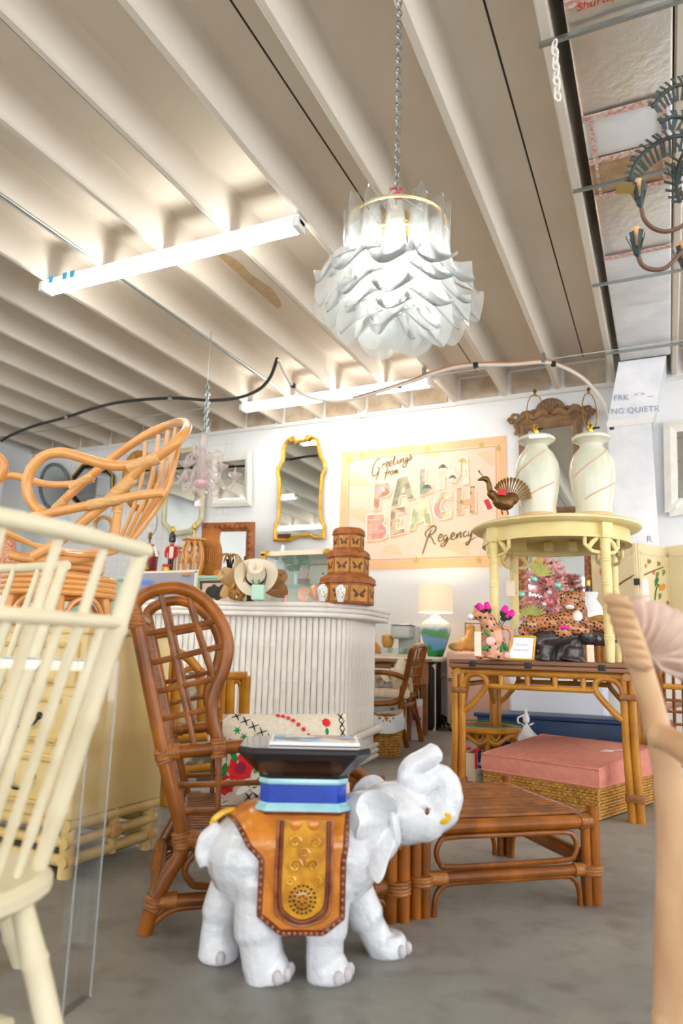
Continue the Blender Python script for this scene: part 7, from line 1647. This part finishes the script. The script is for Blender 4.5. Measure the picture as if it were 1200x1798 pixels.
# white ceramic lamp, wicker and gilt things behind the leopard
o = PD(1035, 1062, 5.85); o.z = .75; s = S(5.3); hl = thing('white_jar_lamp', 'white ceramic lamp base with brass socket behind the leopard', 'table lamp', o); zz = PD(1035, 1040, 5.85).z-.75
MB().lathe([(0, 0), (.12, 0), (.15, .05), (.17, zz*.55), (.1, zz*.8), (.062, zz*.9), (.08, zz)], o, 28).build('jar', 'porcelain', hl); MB().lathe([(.022, zz), (.022, zz+.05), (.0, zz+.05)], o, 12).build('stem', mat('plum', '#3c2030', .3), hl); MB().lathe([(.016, zz+.05), (.02, zz+.055), (.018, zz+.1), (.01, zz+.105)], o, 12).build('socket', 'brass', hl); MB().cyl(o+V(0, 0, zz+.1), o+V(0, 0, zz+.3), .004, n=6).build('harp_rod', 'brass_old', hl)
o = PY(1052, 1110, 5.54); zc = PY(1052, 1090, 5.54).z
wt_ = thing('wicker_hamper', 'wicker hamper with fringed rim standing on the white cabinet behind the leopard', 'hamper', V(o.x, o.y, .622))
MB().rbox((o.x, o.y, .622+(zc-.622)/2), (.36, .2, zc-.622), .02).build('body', 'wicker', wt_)
for k in range(9): MB().tube([V(o.x-.17+.0425*k, o.y-.105, zc), V(o.x-.17+.0425*k, o.y-.105, .63)], .014, 6).build('stave', 'reed', wt_)
bar('rim', 'wicker', wt_, cr([V(o.x+x, o.y-.11, zc+.012*math.sin(x*40)) for x in (-.19, -.12, -.05, .02, .09, .16, .2)], 3), .03, 8)
o = PD(1078, 1140, 4.35); gb = thing('gilt_bamboo_frame', 'small gilt bamboo frame standing behind the leopard log', 'picture', V(o.x, o.y, TZ+.001)); zb = TZ+.001
for a, c in (((-.06, 0), (-.07, .2)), ((.06, 0), (.05, .2)), ((-.06, .005), (.06, .005)), ((-.07, .2), (.05, .2))): bar('frame_bar', 'rattan_gold', gb, [V(o.x, o.y, zb)+RT*a[0]+V(0, 0, a[1]), V(o.x, o.y, zb)+RT*c[0]+V(0, 0, c[1])], .009, 7)
MB().box(V(o.x, o.y, zb+.1), (.1, .004, .18), YAW).build('print', 'paper', gb)
# ---------------------------------------------------------------- folding screen with painted birds of paradise
mat('screen_cream', '#f0e2bc', .5, '#ead9ac', 4); mat('flower_orange', '#e59a3c', .6); mat('leaf_olive', '#8a8a3c', .6); mat('twig', '#8a6a3c', .6); mat('berry', '#d9734e', .6)
fs_ = thing('folding_screen', 'cream folding screen painted with flowering branches at the right', 'folding screen', (0, 6.9, 0))
pe = [PY(1040, 1000, 7.3), PY(1121, 1000, 6.95), PY(1173, 1000, 7.3), PY(1255, 1000, 6.95)]
zt_ = PY(1122, 953, 6.95).z
def spt(i, u, z, d=.02):
    a, b_ = pe[i], pe[i+1]; q = V(lerp(a.x, b_.x, u), lerp(a.y, b_.y, u), z); t = V(b_.x-a.x, b_.y-a.y, 0).normalized(); n = V(t.y, -t.x, 0); return q+n*d
for i in range(3):
    pn_ = MB().add([spt(i, u, z, d) for z in (.04, zt_) for d in (-.012, .012) for u in (.01, .99)], [(0, 1, 3, 2), (4, 6, 7, 5), (0, 4, 5, 1), (2, 3, 7, 6), (0, 2, 6, 4), (1, 5, 7, 3)]).build('panel', 'screen_cream', fs_)
    for u0, u1_, z0_, z1_ in ((.05, .95, zt_-.1, zt_-.07), (.05, .95, .1, .13), (.04, .1, .1, zt_-.07), (.9, .96, .1, zt_-.07)):
        MB().add([spt(i, u, z, d) for z in (z0_, z1_) for d in (.012, .02) for u in (u0, u1_)], [(0, 1, 3, 2), (4, 6, 7, 5), (0, 4, 5, 1), (2, 3, 7, 6), (0, 2, 6, 4), (1, 5, 7, 3)]).build('moulding', 'screen_cream', pn_)
    if i < 2: MB().rbox(spt(i, 1.0, zt_-.36, .025), (.05, .02, .06), .004).build('hinge', 'iron', fs_)
def twig(i, pts, w, m, nm='painted_twig'): bar(nm, m, fs_, cr([spt(i, u, z, .015) for u, z in pts], 4), w, 5)
Zs = lambda y, Y=7.1: PY(1130, y, Y).z
twig(0, [(.35, Zs(1060)), (.55, Zs(1030)), (.95, Zs(1012))], .008, 'twig'); twig(0, [(.3, Zs(1080)), (.25, Zs(1020)), (.28, Zs(990))], .006, 'twig')
for u, y, m in ((.25, 1000, 'berry'), (.5, 1006, 'leaf_olive'), (.45, 1022, 'leaf_olive'), (.32, 1028, 'leaf_olive')): MB().ball(spt(0, u, Zs(y), .014), (.022, .004, .04), 8).build('painted_leaf', m, fs_)
twig(1, [(.15, Zs(1012)), (.45, Zs(1003)), (.8, Zs(994))], .007, 'twig'); twig(1, [(.45, Zs(1055)), (.5, Zs(1038)), (.6, Zs(1025))], .008, 'green_leaf')
for u, y, m, rx, rz in ((.3, 987, 'leaf_olive', .03, .022), (.62, 989, 'leaf_olive', .03, .022), (.2, 996, 'berry', .014, .02), (.45, 1006, 'berry', .016, .025), (.55, 1011, 'leaf_olive', .018, .045), (.78, 1004, 'leaf_olive', .02, .035), (.62, 1031, 'flower_orange', .055, .03), (.5, 1024, 'green_leaf', .02, .06), (.75, 1027, 'flower_orange', .03, .022), (.6, 1047, 'leaf_olive', .02, .035), (.85, 1058, 'leaf_olive', .02, .03), (.9, 1066, 'berry', .016, .02)):
    MB().ball(spt(1, u, Zs(y), .014), (rx, .004, rz), 8, Matrix.Rotation(.5 if rx < rz else .2, 3, 'Y')).build('painted_leaf', m, fs_)
for u, y in ((.75, 1030), (.8, 1042)): MB().ball(spt(2, u, Zs(y), .014), (.06, .004, .045), 8).build('painted_leaf', 'petal_pink', fs_)
q = spt(1, .08, Zs(1033), .03); MB().box(q, (.075, .002, .15), .2).build('paper_tag', 'white', fs_)
o = PD(1195, 1105, 5.5); rbk = thing('wire_basket', 'pale rattan wire basket in front of the folding screen', 'basket', V(o.x, o.y, .75)); zt3 = PD(1195, 1085, 5.5).z
for k in range(14): a = 2*PI*k/14; bar('wire', 'rattan_pale', rbk, cr([V(o.x+.1*math.cos(a), o.y+.1*math.sin(a), .75), V(o.x+.16*math.cos(a+.3), o.y+.16*math.sin(a+.3), lerp(.75, zt3, .6)), V(o.x+.15*math.cos(a+.6), o.y+.15*math.sin(a+.6), zt3)], 4), .004, 5)
bar('rim', 'rattan_pale', rbk, [V(o.x+.15*math.cos(2*PI*k/24), o.y+.15*math.sin(2*PI*k/24), zt3) for k in range(24)], .009, 6, 0, True)
tag(MB().rbox((.4, 5.9, .375), (2.2, .42, .75), .01).build('display_plinth', 'white_paint'), 'low white display plinth under the basket and jar lamp', 'plinth')
# ---------------------------------------------------------------- milky glass petal chandelier
mpg = bpy.data.materials.new('milk_glass'); mpg.use_nodes = True; nt = mpg.node_tree; nt.nodes.clear()
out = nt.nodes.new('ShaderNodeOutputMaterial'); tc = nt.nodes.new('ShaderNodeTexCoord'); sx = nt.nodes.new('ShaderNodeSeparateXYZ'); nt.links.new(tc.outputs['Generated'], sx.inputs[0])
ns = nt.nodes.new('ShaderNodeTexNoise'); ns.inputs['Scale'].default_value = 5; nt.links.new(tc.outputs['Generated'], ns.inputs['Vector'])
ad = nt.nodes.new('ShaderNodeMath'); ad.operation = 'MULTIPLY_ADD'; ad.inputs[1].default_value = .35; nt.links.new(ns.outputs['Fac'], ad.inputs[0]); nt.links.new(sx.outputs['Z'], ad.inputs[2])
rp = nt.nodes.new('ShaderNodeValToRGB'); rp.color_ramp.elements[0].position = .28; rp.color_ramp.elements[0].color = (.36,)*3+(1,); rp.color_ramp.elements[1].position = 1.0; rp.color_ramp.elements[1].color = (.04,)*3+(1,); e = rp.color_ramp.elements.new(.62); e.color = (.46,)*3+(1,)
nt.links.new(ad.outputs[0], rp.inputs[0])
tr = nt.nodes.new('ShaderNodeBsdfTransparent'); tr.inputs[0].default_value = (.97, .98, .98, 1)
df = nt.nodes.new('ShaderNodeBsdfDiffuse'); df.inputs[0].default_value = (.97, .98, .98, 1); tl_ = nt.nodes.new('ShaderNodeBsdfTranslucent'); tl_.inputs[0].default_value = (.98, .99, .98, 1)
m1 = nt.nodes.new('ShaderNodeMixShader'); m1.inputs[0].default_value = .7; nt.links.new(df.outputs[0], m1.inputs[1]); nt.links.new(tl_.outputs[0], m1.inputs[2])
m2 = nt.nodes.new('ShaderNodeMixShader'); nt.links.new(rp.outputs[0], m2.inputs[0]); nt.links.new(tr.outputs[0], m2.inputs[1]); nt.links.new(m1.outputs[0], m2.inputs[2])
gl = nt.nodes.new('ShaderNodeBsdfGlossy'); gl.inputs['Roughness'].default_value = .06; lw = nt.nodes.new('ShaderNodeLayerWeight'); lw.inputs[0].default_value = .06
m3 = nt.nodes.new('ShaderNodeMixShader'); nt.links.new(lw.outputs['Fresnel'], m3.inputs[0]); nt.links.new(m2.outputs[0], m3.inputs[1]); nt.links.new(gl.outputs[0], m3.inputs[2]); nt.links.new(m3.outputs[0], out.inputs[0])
M['milk_glass'] = mpg
hc_ = PD(697, 400, 2.6); HX, HY = hc_.x, hc_.y
ZT_ = PD(697, 368, 2.6).z
pc = thing('petal_chandelier', 'large chandelier of milky glass petals hanging on a grey chain', 'chandelier', (HX, HY, 1.86))
def petal_mesh(L, wt, wb, out_, R_=0):
    def f(u, v):
        a = lerp(-1, 1, u); w = lerp(wt, wt*1.35, min(1, v/.55)) if v < .55 else lerp(wt*1.35, wb, ((v-.55)/.45)**1.4)
        cap = math.sqrt(max(0, 1-((.1-min(.1, v))/.1)**2)); w *= max(.05, cap)
        fl = max(0, (v-.5)/.5); th = a*1.9*(1-.45*fl)
        x = w*math.sin(th)*(1+.35*fl); r = w*(1-math.cos(th))*.9
        ox = out_*fl**1.7+.008*math.sin(a*4)*fl*fl - r*(1-.3*fl)
        z = -L*v*(1-.2*a*a*fl*fl)+.012*math.sin(3*a+R_*5)*fl
        return V(ox+.035*(1-v)*0, x, z)
    return MB().grid(f, 18, 22, .004)
tiers = [(.20, 0, .37, .028, .075, .10, 13), (.165, -.075, .36, .028, .075, .10, 11), (.12, -.15, .33, .027, .072, .095, 9), (.065, -.2, .31, .026, .07, .08, 6), (.02, -.225, .28, .026, .065, .05, 3)]
rnd = random.Random(2)
for ti, (R0, dz, L, wt, wb, oo, n) in enumerate(tiers):
    base = None
    for k in range(n):
        a = 2*PI*(k+.5*(ti % 2))/n+.2; z = ZT_+dz+rnd.uniform(-.03, .02); 
        if base is None:
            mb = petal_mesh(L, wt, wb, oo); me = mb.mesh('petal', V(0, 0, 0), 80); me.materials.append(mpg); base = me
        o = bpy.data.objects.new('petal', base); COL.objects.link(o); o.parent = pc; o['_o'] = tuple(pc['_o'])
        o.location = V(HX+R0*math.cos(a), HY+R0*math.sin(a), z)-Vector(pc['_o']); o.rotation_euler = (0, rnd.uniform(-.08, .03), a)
mat('chandelier_gold', '#d9c08a', .3, metal=.8)
MB().lathe([(0, 0), (.05, 0), (.06, -.02), (.065, -.05), (.05, -.05), (.0, -.05)], (HX, HY, ZT_-.02), 28).build('canopy', 'chandelier_gold', pc)
for R0, dz in ((.18, -.06), (.145, -.14), (.1, -.22)): bar('frame_ring', 'chandelier_gold', pc, [V(HX+R0*math.cos(2*PI*k/28), HY+R0*math.sin(2*PI*k/28), ZT_+dz) for k in range(28)], .006, 6, 0, True)
MB().cyl((HX, HY, ZT_+.02), (HX, HY, ZT_-.3), .012).build('stem', 'chandelier_gold', pc)
for k in range(3): a = k*2.1; MB().tube([V(HX+.1*math.cos(a), HY+.1*math.sin(a), ZT_-.02), V(HX, HY, ZT_+.075)], .0025, 5).build('hanging_wire', 'steel', pc)
zh = PD(697, 320, 2.6).z
for k in range(3):  # unseen bulbs added inside, so the milky petals look brighter
    a = k*2.1+.5; q = V(HX+.09*math.cos(a), HY+.09*math.sin(a), ZT_-.31)
    bl_ = MB().ball(q, (.01, .01, .014), 10).build('added_bulb', mat('added_bulb_glow', '#fff6e6', .5, emit=1.0) if k == 0 else 'added_bulb_glow', pc)
    ld = bpy.data.lights.new('added_bulb_light', 'POINT'); ld.energy = 3.0; ld.color = (1, .97, .92); ld.shadow_soft_size = .05; lo2 = bpy.data.objects.new('added_bulb_light', ld); COL.objects.link(lo2); lo2.location = q-Vector(pc['_o'])+V(0, 0, .03); lo2.parent = pc  # added point light, lifts the petals from within
hk = thing('s_hook', 'red plastic s-hook joining the chain and the petal chandelier', 'hook', (HX, HY, ZT_+.06))
h_ = zh-(ZT_+.06); bar('hook', 'red', hk, cr([V(HX, HY, ZT_+.06)+RT*x*.5+V(0, 0, z*h_) for x, z in ((.05, .08), (.03, -.05), (-.01, -.02), (-.03, .15), (-.02, .35), (.01, .55), (.03, .75), (.02, .95), (-.01, 1.02), (-.04, .95), (-.05, .85))], 4), .0055, 8)
chm = chain(MB(), (HX, HY, zh-.01), (HX, HY, ZS-.002), .034, .0028, .34).build('hanging_chain', 'steel'); tag(chm, 'long grey steel chain holding up the petal chandelier', 'chain')
# ---------------------------------------------------------------- pink glass chandelier
mpk = mpg.copy(); mpk.name = 'pink_glass'; nt = mpk.node_tree
for n_ in nt.nodes:
    if n_.type == 'VALTORGB':
        for e, v in zip(n_.color_ramp.elements, (.3, .3, .34)): e.color = (v, v, v, 1)
    if n_.type == 'BSDF_DIFFUSE': n_.inputs[0].default_value = rgb('#faf0f0')
    if n_.type == 'BSDF_TRANSLUCENT': n_.inputs[0].default_value = rgb('#f8e6e6')
M['pink_glass'] = mpk
mat('pink_solid', '#f0c8cc', .2, coat=.4)
top = FL(371, 582, ZB); KX, KY = top.x, top.y
def kz(y): return PY(362, y, KY).z
s = (V(KX, KY, 2.5)-CAM).dot(FW)/F_PX
kc = thing('pink_chandelier', 'small clear and pink blown glass chandelier with curling arms', 'chandelier', (KX, KY, kz(880)))
def kp(dx, y, a=None, r=None): return V(KX, KY, kz(y))
MB().lathe([(3*s, kz(762)), (5*s, kz(765)), (8*s, kz(775)), (7*s, kz(783)), (4*s, kz(788)), (6*s, kz(796)), (8*s, kz(802)), (6*s, kz(812))], (KX, KY, 0), 16).build('knop', 'pink_glass', kc)
MB().lathe([(4*s, kz(846)), (9*s, kz(842)), (13*s, kz(818)), (12*s, kz(818)), (8*s, kz(840)), (5*s, kz(810)), (4*s, kz(790))], (KX, KY, 0), 20).build('cup', 'pink_glass', kc)
MB().lathe([(0, kz(856)), (8*s, kz(855)), (13*s, kz(850)), (14*s, kz(846)), (10*s, kz(843))], (KX, KY, 0), 20).build('bowl', 'pink_solid', kc)
MB().lathe([(2*s, kz(872)), (6*s, kz(866)), (7*s, kz(861)), (4*s, kz(856))], (KX, KY, 0), 16).build('drop_knop', 'pink_glass', kc)
MB().lathe([(0, kz(892)), (3*s, kz(889)), (2.5*s, kz(884)), (.6*s, kz(880)), (.6*s, kz(872))], (KX, KY, 0), 10).build('pendant', 'pink_solid', kc)
C0 = V(KX, KY, 0)
for k in range(6):
    a = YAW+.25+k*PI/3; dv = V(math.cos(a), math.sin(a), 0)
    def ap(r, y): return C0+dv*r*s+V(0, 0, kz(y))
    bar('arm', 'pink_glass', kc, cr([ap(8, 845), ap(18, 828), ap(27, 828), ap(34, 842), ap(42, 852), ap(53, 850), ap(58, 838)], 5), 2.6*s, 8)
    MB().lathe([(2*s, kz(838)), (4*s, kz(835)), (11*s, kz(829)), (13*s, kz(826)), (10*s, kz(828)), (4*s, kz(831))], C0+dv*58*s, 14).build('bobeche', 'pink_glass', kc)
    MB().lathe([(2.2*s, kz(832)), (3*s, kz(826)), (1.5*s, kz(818)), (.3*s, kz(813))], C0+dv*58*s, 8).build('candle_bud', 'pink_glass', kc)
    bar('lower_scroll', 'pink_glass', kc, cr([ap(10, 848), ap(22, 850), ap(30, 858), ap(26, 868), ap(19, 864)], 4), 2*s, 7)
    if k % 2 == 0 or k == 1: bar('upper_scroll', 'pink_glass', kc, cr([ap(6, 822), ap(12, 800), ap(22, 789), ap(32, 790), ap(36, 800), ap(31, 808), ap(26, 802)], 5), 2.3*s, 7)
    else: bar('upper_scroll', 'pink_glass', kc, cr([ap(6, 822), ap(10, 806), ap(18, 798), ap(25, 802), ap(22, 809)], 5), 2*s, 7)
kch = chain(MB(), (KX, KY, kz(762)), (KX, KY, kz(670)), .05, .005, .36); chain(kch, (KX+.02, KY, kz(762)), (KX+.015, KY, kz(690)), .05, .005, .36); kch.cyl((KX, KY, kz(672)), (KX, KY, ZB+.002), .004, n=5)
kch.build('hanging_chain', 'steel', kc)
# ---------------------------------------------------------------- tole palm chandelier at the right edge
mat('tole_green', '#33433f', .55, '#26322f', 12); mat('tole_brown', '#6a4a3c', .5); mat('candle_wax', '#d9a878', .6); mat('olive_card', '#8a7236', .7)
DP = 2.45
def pp(x, y, dd=0): return PD(x, y, DP+dd)
hub = pp(1290, 470); pt_ = thing('palm_chandelier', 'dark metal palm frond chandelier with candle cups at the right edge', 'chandelier', pp(1290, 520))
MB().tube([pp(1290, 500), pp(1290, 200), pp(1290, 60)], [.03, .022, .018], 10).build('stem', 'tole_brown', pt_)
MB().cyl(pp(1290, 60), V(pp(1290, 60).x, pp(1290, 60).y, ZS-.002), .006, n=6).build('hanging_rod', 'iron', pt_)
def cup(x, y, dd, tilt=0, s_=1.0):
    o = pp(x, y, dd)
    c = MB().lathe([(.004, -.03), (.011, -.022), (.014, .0), (.012, .004)], o, 10).build('cup', 'tole_green', pt_)
    for k in range(6):
        a = k*PI/3; d = V(math.cos(a), math.sin(a), 0); w = V(-d.y, d.x, 0)
        p0, p1 = o+d*.012+V(0, 0, -.005), o+d*(.026+.006*(k % 2))+V(0, 0, .05)
        MB().prism([p0-w*.005, p1-w*.009, p1+w*.009, p0+w*.005], d*.0015).build('cup_leaf', 'tole_green', c)
    MB().cyl(o, o+V(0, 0, .075), .0115, n=10).build('candle', 'candle_wax', pt_)
def parm(pts, dd): bar('arm', 'tole_brown', pt_, cr([pp(x, y, dd) for x, y in pts], 5), .0075, 8)
parm([(1126, 362), (1132, 385), (1150, 402), (1175, 406), (1205, 392), (1240, 350), (1290, 330)], -.05); cup(1124, 350, -.05)
parm([(1121, 448), (1128, 465), (1145, 473), (1170, 470), (1200, 440), (1240, 400), (1290, 380)], -.12); cup(1119, 436, -.12)
parm([(1195, 335), (1205, 350), (1225, 360), (1260, 340), (1290, 330)], .2); cup(1190, 312, .2)
parm([(1203, 478), (1212, 495), (1235, 500), (1265, 470), (1290, 430)], .1); cup(1200, 458, .1)
def frond(pts, dd, L=26, n=16, up=1):
    p = cr([pp(x, y, dd) for x, y in pts], 6); MB().tube(p, .007, 6).build('frond_rib', 'tole_green', pt_)
    N = len(p)
    for k in range(n):
        i = int(1+(N-3)*k/(n-1)); t = (p[i+1]-p[i-1]).normalized(); w = t.cross(FW).normalized()
        lf_ = L*DP/F_PX*(.45+.75*math.sin(PI*(k+1.5)/(n+3)))
        for sg in (-1, 1):
            b0 = p[i]; b1 = p[i]+w*sg*lf_*(1 if sg*up > 0 else .55)+t*lf_*.25*(1 if up > 0 else -1)
            MB().prism([b0-t*.0042, b1-t*.0055, b1+t*.0055, b0+t*.0042], FW*.0012).build('frond_leaf', 'tole_green', pt_)
frond([(1106, 318), (1114, 292), (1135, 265), (1165, 246), (1200, 238), (1240, 245), (1285, 280)], -.02, 24, 20, -1)
frond([(1146, 188), (1165, 165), (1190, 150), (1225, 150), (1260, 180), (1288, 230)], .08, 24, 16, -1)
frond([(1160, 215), (1185, 205), (1220, 215), (1260, 250), (1288, 290)], -.12, 20, 14, -1)
frond([(1195, 356), (1188, 330), (1192, 290), (1210, 260), (1250, 250), (1285, 270)], .1, 22, 14, 1)
tag(MB().box(pp(1098, 332, -.06), (.062, .002, .03), 0, Matrix.Rotation(YAW, 3, 'Z')@Matrix.Rotation(.9, 3, 'X')).build('price_tag', 'olive_card'), 'olive card tag dangling from the palm chandelier', 'price tag')
